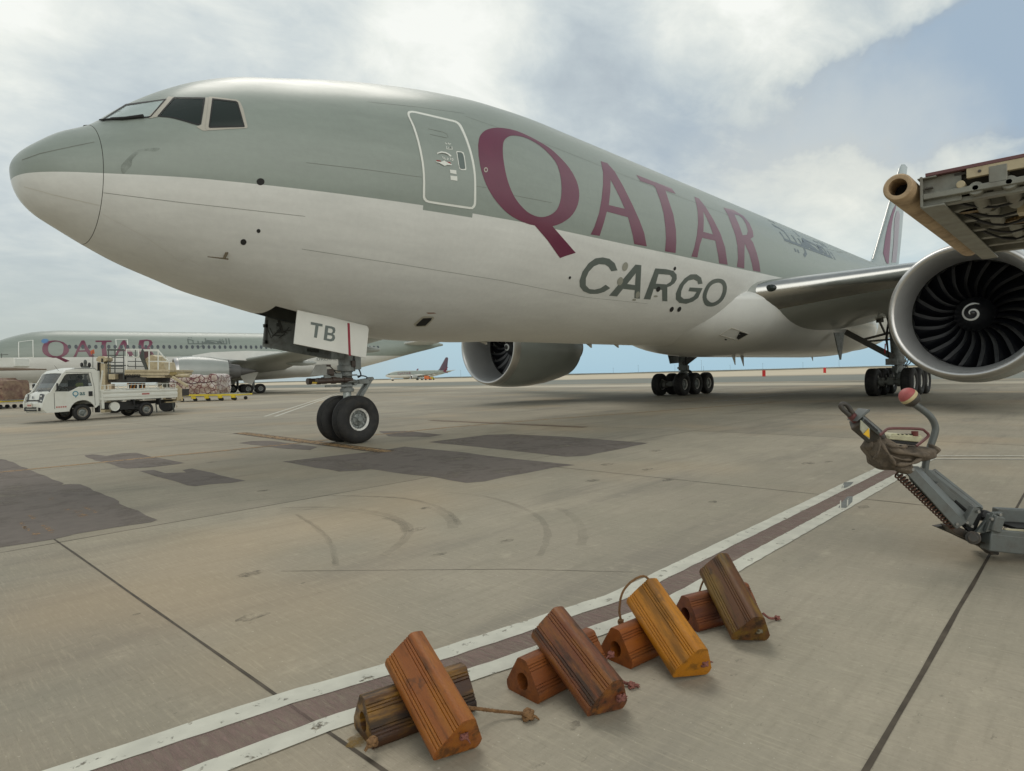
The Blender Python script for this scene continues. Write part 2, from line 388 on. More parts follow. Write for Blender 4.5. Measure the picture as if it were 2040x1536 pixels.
# apron, with finer cells near the camera not needed: one flat sheet to the horizon
sheet("ground",[[(-4000,-4000),(6000,-4000),(6000,6000),(-4000,6000)]],concrete(),0)
asph=mat("taxiway_asphalt",srgb(118,121,112),.9,var=.12,vscale=.05,bump=.2,dirt=srgb(140,136,122),dirt_amt=.5,dscale=.03)
sheet("taxiway",[[(64,-800),(104,-800),(104,2000),(64,2000)]],asph,0.0048)
sheet("runway_shoulder",[[(49,-300),(56.5,-300),(56.5,900),(49,900)]],mat("pale_concrete",srgb(185,176,156),.9,var=.1,vscale=.1),0.0032)
sheet("sand",[[(113,-1500),(330,-1500),(330,4000),(113,4000)]],mat("pale_sand",srgb(196,184,160),.95,var=.1,vscale=.02),0.0120)
sheet("sea",[[(620,-4000),(5900,-4000),(5900,5900),(420,5900)]],mat("sea_water",srgb(120,165,185),.12,var=.05,vscale=.01,bump=.3,bscale=.3),0.0200)
# low shore bank along the far edge of the field
def bank():
    b=MB(); rows=[]
    for i in range(160):
        y=-1500+i*40; h=random.uniform(.7,1.35); j=random.uniform(-4,4)
        rows.append([(400+j,y,0),(406+j,y,h*.7),(413+j,y,h),(424+j,y,h*.9),(450,y,0)])
    b.grid(rows); o=b.build("shore_bank",mat("shore_rubble",srgb(92,92,80),.95,var=.5,vscale=.15,bump=.6,bscale=2),smooth=0); o["kind"]="structure"
    rows=[]
    for i in range(160):
        y=-1500+i*40; h=random.uniform(.25,.6)
        rows.append([(322,y,0),(326,y,h),(336,y,h*.8),(350,y,0)])
    b=MB(); b.grid(rows); o=b.build("sand_bank",mat("sand_rubble",srgb(165,155,130),.95,var=.3,vscale=.1),smooth=0); o["kind"]="structure"
bank()
# expansion joints
jm=paint("joint_sealant",srgb(86,78,67),.12,9,.1,.95,var=.4); jp=[]
for k in range(-4,17):
    x=-.57+6.1*k+(-.03 if k==1 else 0); jp+=ribbon([(x,-36),(x,63)],.017 if k!=2 else .022,.003,.5)
for k in range(-4,13):
    y=-11.78+6.35*k; jp+=ribbon([(-25,y),(98,y)],.022 if k==0 else .013,.003,.5)
jp+=ribbon([Gd(560,1138),Gd(1020,1134),Gd(1260,1140)],.005,.002,.2)
sheet("pavement_joints",jp,jm,0.0016)
# resurfaced dark patches
pm=paint("dark_resurfacing",srgb(119,111,104),.20,1.2,.30,.92,var=.12,rough=.85)
za=zoomc(0,860,3.923); zb=zoomc(500,820,2.55); pats=[]
for L_ in (za([(-300,250),(0,215),(50,220),(130,250),(200,285),(280,315),(500,405),(480,415),(560,408),(640,410),(700,440),(930,545),(940,560),(1228,690),(1180,710),(900,750),(600,800),(430,840),(0,908),(-300,960)]),
 za([(660,185),(720,178),(830,190),(950,170),(1060,165),(1150,185),(1230,205),(1440,245),(1380,255),(1260,270),(1160,280),(1000,288),(940,280),(860,250),(740,225),(690,205)]),
 za([(1090,308),(1200,300),(1290,325),(1460,318),(1420,300),(1500,288),(1600,310),(1915,383),(1820,400),(1640,412),(1520,428),(1470,420),(1300,370)]),
 zb([(160,255),(420,225),(640,200),(780,178),(1100,210),(1200,225),(1650,272),(1540,285),(1300,330),(1190,355),(1100,362),(1020,350),(920,330),(800,320),(610,293),(540,300),(450,305),(330,285)]),
 zb([(900,155),(1200,118),(1320,115),(1600,128),(2020,160),(1900,185),(1700,225),(1600,230),(1500,218),(1100,175)]),
 zb([(-60,160),(0,150),(100,148),(340,180),(300,196),(180,190)]),zb([(650,100),(790,98),(980,118),(900,130),(700,126)])):
    pats.append(rag([Gd(*q) for q in L_],.3,.02))
sheet("resurfaced_patches",pats,pm,0.0024)
# faint worn marks inside the left patch
yw=paint("worn_yellow_paint",srgb(176,140,96),.50,16,.08,.8)
dk=[]
for L_ in ([(150,715),(185,710),(215,760),(190,770)],[(190,735),(240,765),(225,780),(180,755)],[(245,795),(300,785),(320,805),(260,815)],[(215,655),(250,650),(290,680),(255,690)],[(320,735),(360,730),(440,785),(400,800)],[(570,620),(640,615),(650,630),(590,635)],[(590,650),(650,640),(690,655),(620,672)],[(640,590),(690,590),(770,635),(740,640)],[(500,605),(560,600),(540,615),(510,618)],[(380,520),(420,518),(420,540),(385,542)]):
    dk.append([tuple(Gd(*q)[:2]) for q in za(L_)])
sheet("worn_stand_marks",dk,yw,0.0044)
# the red clearance line with its two white edges
def lerpx(tab,x):
    for (a,b),(c,d) in zip(tab,tab[1:]):
        if a<=x<=c: return b+(d-b)*(x-a)/(c-a)
    return tab[-1][1] if x>tab[-1][0] else tab[0][1]
T0=[(-6,-9.1),(-1.4,-9.53),(-.57,-9.66),(.2,-9.86),(1.44,-10.09),(3.1,-10.1),(8,-10.12),(9.3,-10.13)]
T1=[(-6,-9.22),(-1.4,-9.65),(-.57,-9.79),(.2,-9.99),(1.44,-10.22),(3.1,-10.23),(8,-10.26),(9.3,-10.27)]
T2=[(-6,-9.46),(-1.4,-9.88),(-.57,-10.0),(.2,-10.16),(1.44,-10.4),(3.1,-10.41),(8,-10.44),(9.3,-10.45)]
T3=[(-6,-9.6),(-1.4,-10.0),(-.57,-10.11),(.2,-10.28),(1.44,-10.53),(3.1,-10.54),(8,-10.57),(9.3,-10.58)]
wp=paint("white_line_paint",srgb(205,204,190),.335,11,.07,.93,var=.14); mp_=paint("red_line_paint",srgb(134,113,106),.22,10,.45,.92,st=(5,.7,1),var=.2)
def band(A,B,amp=.004,x0=-6,x1=9.3):
    xs=[x0+i*(x1-x0)/180 for i in range(181)]; a=[(x,lerpx(A,x)+random.uniform(-amp,amp)) for x in xs]; b=[(x,lerpx(B,x)+random.uniform(-amp,amp)) for x in xs]
    return [[a[i],a[i+1],b[i+1],b[i]] for i in range(180)]
sheet("red_stand_line",band(T1,T2,.003),mp_,0.0032)
sheet("white_stand_lines",band(T0,T1,.004)+band(T2,T3,.004),wp,0.0050)
zc4=zoomc(1560,880,6.375)
def qd(L_): return [tuple(Gd(*q)[:2]) for q in zc4(L_)]
sheet("old_grey_marks",[qd([(740,600),(775,520),(900,515),(860,560),(800,590)]),qd([(740,780),(820,700),(885,700),(880,770),(800,850),(700,845)])],paint("grey_line_paint",srgb(120,124,120),.35,14,.06,.9),0.0060)
sheet("old_white_ticks",[qd([(722,760),(738,750),(738,850),(724,850)]),qd([(815,740),(830,725),(825,825),(810,830)]),qd([(760,560),(775,550),(765,600),(752,606)])],wp,0.0072)
# yellow lead-in line and its bars
yl=paint("yellow_line_paint",srgb(168,138,98),.40,8,.12,.85,st=(1,1,1)); dko=paint("dark_line_edge",srgb(92,82,72),.3,9,.1,.6)
ypts=[(-7,1.32),(-.1,1.29),(2.2,1.14),(4.2,.95),(6.7,.98),(9.6,.92),(13,.3),(17.5,-.92),(24,-2.6)]
sheet("yellow_leadin_line",ribbon(ypts,.17,.01,.3),yl,0.0042)
bar1=[Gd(*q) for q in zb([(-60,108),(700,205)])]
sheet("yellow_stop_bars",ribbon(bar1,.28,.01),yl,0.0058); sheet("stop_bar_edges",ribbon(bar1,.42,.01),dko,0.0034)
bar2=[Gd(*q) for q in zb([(910,45),(1700,80)])]
sheet("brown_stop_bar",ribbon(bar2,.30,.01),paint("brown_line_paint",srgb(126,108,88),.3,9,.1,.85),0.0050)
sheet("thin_white_lines",ribbon([Gd(527,830),Gd(646,792),Gd(700,775)],.13,0,1)+ribbon([Gd(548,830),Gd(648,794.5),Gd(703,777)],.13,0,1)+ribbon([Gd(-60,846.5),Gd(0,845),Gd(540,831)],.07,0,1)
  +ribbon([Gd(1850,908.5),Gd(2200,909)],.07,.002)+ribbon([Gd(1850,914.8),Gd(2200,916)],.07,.002)+ribbon([Gd(1420,801),Gd(1560,786),Gd(1715,770)],.10,0,1),paint("thin_white_paint",srgb(205,202,188),.36,8,.06,.9),0.0066)
# rubber scuffs left by turning tyres
z6=zoomc(560,960,2.914); arcs=[]
for L_,w in (([(-200,110),(100,85),(300,80),(500,85),(700,95),(850,125),(950,165),(1010,210),(1030,250)],.05),([(300,80),(500,85),(700,95),(850,125),(950,165),(1010,210),(1030,250)],.07),([(0,152),(200,148),(380,155),(520,170),(640,200),(720,240),(745,275),(730,320),(680,370),(590,430)],.08),
  ([(90,190),(170,240),(240,300),(290,370),(310,430),(318,490)],.05),([(950,60),(1150,80),(1300,115),(1420,160),(1510,220),(1545,290),(1540,350),(1500,430)],.06),([(1600,150),(1680,190),(1730,240),(1750,300),(1745,370)],.09),
  ([(0,165),(200,160),(380,168),(520,184),(630,214),(690,245),(720,285),(700,330)],.04),([(90,190),(190,255),(270,320),(300,400),(310,480)],.03),([(880,150),(950,190),(990,230),(1000,270)],.10),([(600,210),(700,240),(720,290)],.08)):
    arcs+=ribbon(smooth_path([(*Gd(*q)[:2],0) for q in z6(L_)]),w,.01,.1)
for a,b in (((-300,1010),(2050,840)),((900,700),(1500,820))):
    pass
sheet("tyre_scuffs",arcs,paint("rubber_scuff",srgb(98,93,83),.30,1.4,.4,.17,st=(1,1,1)),0.0018)
def spot(cx,cy,rx,ry,n=26):
    return [(cx+math.cos(2*math.pi*i/n)*rx*random.uniform(.75,1.1),cy+math.sin(2*math.pi*i/n)*ry*random.uniform(.75,1.1)) for i in range(n)]
sp=[]
for px,py,r in ((500,1143,.07),(505,1228,.07),(875,1104,.05),(1010,1078,.05),(525,978,.07),(1610,923,.10),(1650,920,.07),(1305,898,.1),(300,880,.1),(420,921,.08),(1290,935,.08),(1210,925,.1),(272,1224,.02),(604,1162,.012),(1140,1447,.03),(1700,1055,.015),(1720,1010,.06),(850,1012,.06),(830,1055,.07),(1180,958,.09),(1330,957,.07),(1420,1000,.05)):
    g=Gd(px,py); sp.append(spot(g.x,g.y,r*1.5,r*.9))
sheet("oil_spots",sp,paint("oil_stain",srgb(104,98,87),.42,9,.2,.5),0.0021)
g=Gd(722,1473); sheet("rust_stain",[spot(g.x,g.y,.07,.05)],paint("rust_stain_paint",srgb(140,112,60),.42,10,.25,.8),0.0022)
# ------------------------------------------------------------------ the freighter
ZC=5.5155
SX=[0,.1,.3,.6,1,1.5,2.1,2.6,3.3,4,5,6,7.5,9,11,14,30,44,48,52,57,61,63.0]
NT=[-.643,-.404,-.213,.022,.233,.678,1.114,1.404,1.695,1.886,2.16,2.394,2.685,2.882,2.999,2.999]+[2.999,2.999,2.98,2.92,2.7,2.25,1.6]
NB=[-.643,-1.07,-1.3,-1.479,-1.707,-1.954,-2.179,-2.362,-2.543,-2.713,-2.913,-3.059,-3.182,-3.194,-3.136,-3.136]+[-3.136,-3.136,-2.7,-1.75,-.45,.5,1.0]
NW=[0,.45,.72,.955,1.203,1.505,1.817,2.005,2.233,2.424,2.649,2.828,3.002,3.101,3.1,3.1]+[3.1,3.1,2.95,2.4,1.5,.75,.25]
NZ=[-.643,-.643,-.633,-.7,-.66,-.6,-.5,-.42,-.33,-.26,-.17,-.1,-.03,0,0,0]+[0,0,.1,.45,1.1,1.4,1.3]
def pchip(X,Y):
    n=len(X);h=[X[i+1]-X[i] for i in range(n-1)];d=[(Y[i+1]-Y[i])/h[i] for i in range(n-1)];m=[0]*n
    for i in range(1,n-1):
        if d[i-1]*d[i]>0:
            a=2*h[i]+h[i-1];b=h[i]+2*h[i-1];m[i]=(a+b)/(a/d[i-1]+b/d[i])
    m[0]=d[0]
    def f(x):
        x=min(max(x,X[0]),X[-1]);i=0
        while i<n-2 and x>X[i+1]: i+=1
        t=(x-X[i])/h[i];return (2*t**3-3*t*t+1)*Y[i]+(t**3-2*t*t+t)*h[i]*m[i]+(3*t*t-2*t**3)*Y[i+1]+(t**3-t*t)*h[i]*m[i+1]
    return f
class Tube:
    """a body of revolution-like hull: stations of top, bottom, half width and waist height"""
    def __init__(s,xs,top,bot,wid,zm,zc):
        U=[math.sqrt(x) for x in xs]; s.T,s.B,s.W,s.Z=[pchip(U,a) for a in (top,bot,wid,zm)]; s.zc=zc; s.L=xs[-1]
    def par(s,x):
        u=math.sqrt(max(x,0)); return s.T(u),s.B(u),s.W(u),s.Z(u)
    def P(s,x,th):
        T,B,w,Z=s.par(x); c=math.cos(th); a=(T-Z) if c>0 else (Z-B)
        return Vector((x,-w*math.sin(th),s.zc+Z+a*c))
    def inv(s,p):
        T,B,w,Z=s.par(p.x); dz=p.z-s.zc-Z; a=(T-Z) if dz>0 else (Z-B)
        return p.x,math.atan2(-p.y/max(w,1e-4),dz/max(a,1e-4))
    def N(s,x,th):
        e=.004; x=max(x,.006); a=s.P(x+e,th)-s.P(x-e,th); b=s.P(x,th+e)-s.P(x,th-e); n=b.cross(a)
        n.normalize()
        c=s.P(x,th)-Vector((x,0,s.zc+s.par(x)[3]))
        return n if n.dot(c)>0 else -n
FUS=Tube(SX,NT,NB,NW,NZ,ZC)
def hull_material(name,grey,white,zf,step=None):
    m=bpy.data.materials.new(name); m.use_nodes=True; nt=m.node_tree; N=nt.nodes; L=nt.links
    b=N["Principled BSDF"]; b.inputs["Roughness"].default_value=.38; b.inputs["Coat Weight"].default_value=.22; b.inputs["Coat Roughness"].default_value=.2; b.inputs["Specular IOR Level"].default_value=.35
    tc=N.new("ShaderNodeTexCoord"); sp=N.new("ShaderNodeSeparateXYZ"); L.new(tc.outputs["Object"],sp.inputs[0])
    def mth(op,a,b_,c=None):
        n=N.new("ShaderNodeMath"); n.operation=op
        for i,v in enumerate((a,b_,c)):
            if v is None: continue
            if isinstance(v,(int,float)): n.inputs[i].default_value=v
            else: L.new(v,n.inputs[i])
        return n.outputs[0]
    line=mth('ADD',mth('MULTIPLY',mth('MINIMUM',sp.outputs[0],24),zf[1]),zf[0])
    if step: line=mth('SUBTRACT',line,mth('MULTIPLY',mth('MULTIPLY',mth('GREATER_THAN',sp.outputs[0],step[0]),mth('LESS_THAN',sp.outputs[0],step[1])),step[2]))
    up=mth('GREATER_THAN',sp.outputs[2],line)
    def noise(st,sc,det):
        mp=N.new("ShaderNodeMapping"); L.new(tc.outputs["Object"],mp.inputs[0]); mp.inputs[3].default_value=st
        n=N.new("ShaderNodeTexNoise"); L.new(mp.outputs[0],n.inputs[0]); n.inputs["Scale"].default_value=sc; n.inputs["Detail"].default_value=det; n.inputs["Roughness"].default_value=.6; return n.outputs[0]
    def rng(v,a,b_,c,d):
        r=N.new("ShaderNodeMapRange"); L.new(v,r.inputs[0])
        for i,q in zip((1,2,3,4),(a,b_,c,d)): r.inputs[i].default_value=q
        return r.outputs[0]
    mx=N.new("ShaderNodeMix"); mx.data_type='RGBA'; L.new(up,mx.inputs[0]); mx.inputs[6].default_value=white+(1,); mx.inputs[7].default_value=grey+(1,)
    hs=N.new("ShaderNodeHueSaturation"); L.new(mx.outputs[2],hs.inputs["Color"])
    streak=noise((.35,1,2.5),1.6,6); fine=noise((1,1,1),9,6)
    L.new(mth('MULTIPLY',rng(streak,.3,.7,.93,1.05),rng(fine,.3,.7,.97,1.03)),hs.inputs["Value"])
    L.new(hs.outputs[0],b.inputs["Base Color"]); L.new(rng(streak,.3,.7,.32,.46),b.inputs["Roughness"])
    bp=N.new("ShaderNodeBump"); bp.inputs["Strength"].default_value=.06; bp.inputs["Distance"].default_value=.02; L.new(noise((.5,1,1),1.5,2),bp.inputs["Height"]); L.new(bp.outputs[0],b.inputs["Normal"])
    return m
GREY=srgb(141,150,142); WHITE=srgb(216,217,212)
hullm=hull_material("hull_paint",GREY,WHITE,(4.70,.0135),(5.98,7.17,.085))
jetroot=empty("cargo_airplane","huge grey and white freighter with maroon lettering, nose towards the left, filling the apron","airplane")
def hull(name,T,xs,n,parent,m,skip=None):
    b=MB(); rows=[[T.P(x,2*math.pi*j/n) for j in range(n)] for x in xs]
    vs=[v for r in rows for v in r]; fs=[]
    for i in range(len(xs)-1):
        for j in range(n):
            q=(j+1)%n; f=(i*n+j,(i+1)*n+j,(i+1)*n+q,i*n+q)
            if skip and skip((vs[f[0]]+vs[f[2]])/2): continue
            fs.append(f)
    b.add(vs,fs); return b.build(name,m,parent,smooth=50)
RX=.97
nx=[.00001,.002,.006,.012,.02,.035,.055,.08,.11,.15,.2,.26,.33,.4,.48,.57,.66,.76,.87,RX-.004]
radome=hull("radome",FUS,nx,144,jetroot,hullm)
WELL=(3.95,6.0,.62)
xs=[RX+.004]+[1.05+.1*i for i in range(100)]; xs=[x for x in xs if x<10]+[10+.5*i for i in range(107)]
xs=[x for x in xs if x<63]+[63.0]
fuse=hull("fuselage",FUS,xs,192,jetroot,hullm,skip=lambda c:WELL[0]<c.x<WELL[1] and abs(c.y)<WELL[2] and c.z<4)
b=MB(); b.lathe([(0,.99),(.0,1.0)],(RX,0,4.87),(1,0,0),8)
dark=mat("dark_cavity",srgb(38,38,36),.8,var=.3); gearg=mat("gear_grey",srgb(128,133,130),.45,var=.15,vscale=6,dirt=srgb(70,66,58),dirt_amt=.6,dscale=5)
seamm=mat("seam_line",srgb(112,114,106),.7,var=.1)
# BVH of the whole skin, used to lay paint, doors and windows on it
from mathutils.bvhtree import BVHTree
def bvh_of(objs):
    V=[];F=[]
    for o in objs:
        k=len(V); V+=[v.co for v in o.data.vertices]; F+=[tuple(i+k for i in p.vertices) for p in o.data.polygons]
    return BVHTree.FromPolygons(V,F)
SKIN=bvh_of([radome,fuse])
def skin(px,py,cx=None,cy=None):
    if cx is None: cx,cy=px,py
    x0,y0=px,py
    for k in range(30):
        h=SKIN.ray_cast(CAMP,ray(px,py).normalized())
        if h[0]: return FUS.inv(h[0])
        px+=(cx-px)*.03; py+=(cy-py)*.03
    for k in range(60):
        h=SKIN.ray_cast(CAMP,ray(x0,y0+k*.5).normalized())
        if h[0]: return FUS.inv(h[0])
    return None
def surf_mesh(b,T,loops,off,gx=.25,gt=.05,mirror=False):
    """fill outline loops (in x, angle) and bend the fill onto the hull"""
    S=3.0
    loops=[[Vector((x,t*S,0)) for x,t in l] for l in loops]
    flat=[p for l in loops for p in l]; tri=tessellate_polygon(loops)
    bm=bmesh.new(); vv=[bm.verts.new(p) for p in flat]
    for t in tri:
        try: bm.faces.new([vv[i] for i in t])
        except ValueError: pass
    for ax,g in ((0,gx),(1,gt*S)):
        lo=min(p[ax] for p in flat); hi=max(p[ax] for p in flat); k=math.floor(lo/g)+1
        while k*g<hi:
            co=Vector((0,0,0)); co[ax]=k*g; no=Vector((0,0,0)); no[ax]=1
            bmesh.ops.bisect_plane(bm,geom=bm.verts[:]+bm.edges[:]+bm.faces[:],plane_co=co,plane_no=no,dist=1e-5); k+=1
    bm.verts.index_update(); vs=[];fs=[]
    for v in bm.verts:
        x,t=v.co.x,v.co.y/S; p=T.P(x,t)+T.N(x,t)*off; vs.append(p)
    fs=[tuple(v.index for v in f.verts) for f in bm.faces]; bm.free()
    out=[]
    for f in fs:
        a,c,d=vs[f[0]],vs[f[1]],vs[f[2]]; n=(c-a).cross(d-a); mid=a-Vector((a.x,0,T.zc))
        out.append(f if n.dot(mid)>0 else f[::-1])
    b.add(vs,out)
    if mirror: b.add([Vector((v.x,-v.y,v.z)) for v in vs],[f[::-1] for f in out])
def dens(L,step=6,closed=True):
    out=[]; n=len(L)
    for i in range(n if closed else n-1):
        a=L[i];c=L[(i+1)%n]; k=max(1,int(math.hypot(c[0]-a[0],c[1]-a[1])/step))
        for j in range(k): out.append((a[0]+(c[0]-a[0])*j/k,a[1]+(c[1]-a[1])*j/k))
    if not closed: out.append(L[-1])
    return out
def curvy(L,n=5):
    m=len(L); out=[]
    for i in range(m):
        a,b_,c,d=[Vector(L[(i+k)%m]) for k in(-1,0,1,2)]
        for k in range(n):
            t=k/n; q=.5*((2*b_)+(c-a)*t+(2*a-5*b_+4*c-d)*t*t+(3*b_-a-3*c+d)*t**3); out.append((q.x,q.y))
    return out
def ocurve(L,n=4):
    P=smooth_path([(x,y,0) for x,y in L],n); return [(p.x,p.y) for p in P]
def toskin(L,step=6):
    cx=sum(p[0] for p in L)/len(L); cy=sum(p[1] for p in L)/len(L)
    return [q for q in (skin(x,y,cx,cy) for x,y in dens(L,step)) if q]
MIR={}
def decal(name,shapes,m,parent=None,off=.005,mirror=False,step=6,label=None,gx=.25,gt=.05):
    b=MB()
    for loops in shapes: surf_mesh(b,FUS,[toskin(l,step) for l in loops],off,gx,gt)
    o=b.build(name,m,parent or jetroot,smooth=60,fix=False)
    if label: o["label"]=label
    if mirror:
        c=MB(); c.v=[(x,-y,z) for x,y,z in b.v]; c.f=[f[::-1] for f in b.f]
        par=MIR.get(parent.name) if parent else None
        MIR[o.name]=c.build(name,m,par or jetroot,smooth=60,fix=False)
    return o
def stroke(L,w,closed=False):
    """outline of a brush stroke of width w along a path, mitred at its corners"""
    A=[];B=[];n=len(L); V=[Vector(p[:2]) for p in L]
    for i,p in enumerate(V):
        d0=(p-V[i-1]).normalized() if i else None; d1=(V[i+1]-p).normalized() if i<n-1 else None
        if d0 is None: m=Vector((-d1.y,d1.x))
        elif d1 is None: m=Vector((-d0.y,d0.x))
        else:
            m=Vector((-d0.y-d1.y,d0.x+d1.x)); 
            if m.length<.3: m=Vector((-d0.y,d0.x))
            m.normalize(); m/=max(.45,m.dot(Vector((-d0.y,d0.x))))
        A.append((p.x+m.x*w/2,p.y+m.y*w/2)); B.append((p.x-m.x*w/2,p.y-m.y*w/2))
    return A+B[::-1]
def surf_line(b,pts,w,off=.003):
    """a thin line of constant width in metres on the hull through (x,angle) points"""
    for (x0,t0),(x1,t1) in zip(pts,pts[1:]):
        k=max(1,int(abs(t1-t0)/.05),int(abs(x1-x0)/.4)); 
        for i in range(k):
            a=(x0+(x1-x0)*i/k,t0+(t1-t0)*i/k); c=(x0+(x1-x0)*(i+1)/k,t0+(t1-t0)*(i+1)/k)
            pa=FUS.P(*a);pc=FUS.P(*c); na=FUS.N(*a);nc=FUS.N(*c); d=(pc-pa).normalized()
            sa=na.cross(d)*(w/2);sc=nc.cross(d)*(w/2)
            b.add([pa+sa+na*off,pa-sa+na*off,pc-sc+nc*off,pc+sc+nc*off],[(0,1,2,3)])
def ell(px,py,rx,ry,rot=0,n=20):
    c,s=math.cos(R(rot)),math.sin(R(rot)); return [(px+rx*math.cos(2*math.pi*i/n)*c-ry*math.sin(2*math.pi*i/n)*s,py+rx*math.cos(2*math.pi*i/n)*s+ry*math.sin(2*math.pi*i/n)*c) for i in range(n)]

# lettering, traced as shapes painted on the skin
z3=zoomc(930,230,3.344); z4=zoomc(1420,400,4.8)
maroon=mat("maroon_paint",srgb(104,42,66),.35,var=.08,vscale=2,coat=.35); cgrey=mat("letter_grey",srgb(98,107,102),.38,var=.06,coat=.3)
Q=[ocurve(z3([(75,200),(84,145),(112,108),(150,90),(200,83),(270,89),(340,107),(420,142),(495,183),(560,225),(620,280),(670,335),(710,395),(738,460),(748,520),(742,580),(720,635),(685,680),(635,715)]),4)+z3([(600,730),(570,738),(725,915),(660,935),(620,950),(535,830),(452,733)])+ocurve(z3([(452,733),(400,720),(330,690),(270,650),(210,590),(160,520),(120,440),(92,350),(78,270)]),4)[1:],
   curvy(z3([(240,200),(250,165),(275,143),(310,134),(370,143),(430,167),(490,205),(545,255),(590,310),(615,370),(628,440),(630,510),(622,570),(600,625),(560,660),(505,677),(450,668),(400,640),(350,590),(310,530),(280,460),(260,390),(247,320),(240,260)]),3)]
A1=[z3([(892,305),(935,318),(985,375),(1040,470),(1100,590),(1150,700),(1180,780),(1198,872),(1115,857),(1105,800),(1090,740),(1073,678),(932,640),(912,715),(884,802),(824,793),(850,740),(880,650),(897,560),(907,460),(907,380)]),z3([(957,428),(955,510),(945,597),(1052,622),(1020,550),(985,480)])]
T1_=[z3([(1128,396),(1365,487),(1392,524),(1322,500),(1345,570),(1375,660),(1392,760),(1395,840),(1390,917),(1320,905),(1326,820),(1322,740),(1310,650),(1285,560),(1255,480),(1243,468),(1155,437)])]
A2=[z3([(1515,541),(1545,553),(1590,610),(1640,690),(1690,790),(1720,880),(1737,995),(1680,985),(1675,940),(1655,835),(1568,815),(1550,870),(1535,946),(1495,940),(1515,880),(1532,800),(1540,720),(1537,640),(1528,590)]),z3([(1575,640),(1578,700),(1575,775),(1640,793),(1620,735),(1600,690)])]
R1=[z4([(100,65),(200,90),(290,145),(350,215),(382,290),(388,345),(360,365),(385,400),(420,500),(445,600),(455,682),(385,668),(375,610),(345,500),(305,410),(302,500),(300,648),(230,632),(240,550),(235,430),(215,330),(175,220),(140,130)]),z4([(205,130),(250,230),(285,330),(325,325),(335,290),(320,235),(290,175),(250,140)])]
QATAR=[Q,A1,T1_,A2,R1]
letters=decal("maroon_lettering",QATAR,maroon,label="maroon word painted along the grey upper hull")
edge=mat("pale_edge",srgb(190,186,180),.4,var=.05)
Cc=[z3([(1003,1032),(985,985),(950,955),(905,945),(855,952),(810,985),(770,1040),(750,1100),(752,1140),(775,1170),(820,1188),(870,1188),(915,1175),(955,1150),(925,1127),(890,1150),(850,1160),(815,1155),(792,1130),(792,1085),(812,1040),(845,1005),(880,990),(920,993),(945,1010),(962,1038)])]
Ca=[z3([(947,1200),(1123,993),(1162,997),(1152,1220),(1115,1217),(1118,1163),(1040,1155),(1000,1205)]),z3([(1068,1122),(1120,1130),(1125,1050)])]
Cr=[z3([(1177,1223),(1255,1018),(1330,1024),(1375,1035),(1397,1060),(1398,1090),(1383,1117),(1355,1137),(1335,1143),(1335,1238),(1302,1236),(1300,1162),(1245,1155),(1222,1226)]),z3([(1258,1120),(1330,1125),(1358,1108),(1367,1080),(1352,1062),(1277,1056)])]
Cg=[z3([(1570,1120),(1560,1080),(1530,1058),(1490,1058),(1450,1085),(1415,1130),(1392,1185),(1392,1225),(1415,1248),(1460,1255),(1505,1240),(1540,1215),(1570,1150),(1485,1145),(1475,1170),(1530,1175),(1510,1205),(1480,1220),(1445,1222),(1425,1205),(1428,1170),(1445,1130),(1475,1100),(1510,1092),(1535,1105),(1540,1125)])]
Co=[curvy(z3([(1570,1210),(1580,1165),(1605,1120),(1640,1093),(1680,1087),(1715,1100),(1732,1140),(1725,1190),(1700,1235),(1660,1265),(1620,1273),(1585,1260)]),3),curvy(z3([(1597,1215),(1605,1170),(1625,1135),(1655,1117),(1685,1115),(1703,1135),(1702,1175),(1685,1215),(1655,1240),(1625,1245)]),3)]
decal("grey_lettering",[Cc,Ca,Cr,Cg,Co],cgrey,label="dark grey word painted on the white lower hull")
ARS=[([(598,228),(612,280),(630,318),(690,340),(738,358),(746,320),(738,275)],14),([(600,235),(640,262),(655,302),(630,315)],13),([(738,268),(775,310),(806,370),(818,425),(795,432)],13),
 ([(806,362),(900,398),(992,440),(940,365),(880,335),(828,330)],13),([(806,296),(900,330),(1000,372)],12),([(975,375),(1005,425),(1040,452),(1045,420),(1010,372)],12),([(1015,375),(1050,430),(1078,462)],12),([(1045,392),(1075,440),(1106,492)],12),
 ([(715,378),(730,394)],16),([(742,396),(755,410)],16),([(578,206),(594,218)],14),([(985,350),(1000,358)],13)]
arab=mat("arabic_grey",srgb(92,104,110),.4,var=.05)
AR2=[([(.02,.85),(.05,.12),(1.02,.12),(1.02,.55)],.13),([(.02,.80),(.52,.62),(.52,.12)],.12),([(.9,.12),(1.42,.12),(1.46,.5)],.13),([(1.45,.3),(1.42,-.15),(1.15,-.32)],.13),([(1.4,.12),(3.02,.12),(2.95,.5),(2.05,.62),(1.98,.12)],.13),([(1.82,.12),(1.80,1.02)],.12),([(2.9,.12),(3.6,.12),(3.62,.55),(3.2,.55),(3.2,.12)],.13),([(3.5,.12),(3.92,.12),(3.92,1.0)],.13),([(4.22,.06),(4.22,1.0)],.13),([(.72,-.2),(.84,-.2)],.13),([(1.0,-.2),(.9,-.2)],.01),([(.50,-.2),(.62,-.2)],.13),([(3.22,.82),(3.34,.82)],.12),([(3.48,.82),(3.60,.82)],.12),([(.10,1.08),(.22,1.08)],.12),([(.36,1.08),(.48,1.08)],.12)]
def arabic(T,m,par,xa,sx,th0,sy,off):
    b=MB()
    for L_,w in AR2:
        if w>.05: surf_mesh(b,T,[[(xa+x*sx,th0-y*sy) for x,y in stroke(L_,w)]],off,2,.15)
    return b.build("arabic_lettering",m,par,smooth=0,fix=False)
arabic(FUS,arab,jetroot,25.0,1.6,1.20,.40,.006)["label"]="grey Arabic word near the top of the hull"

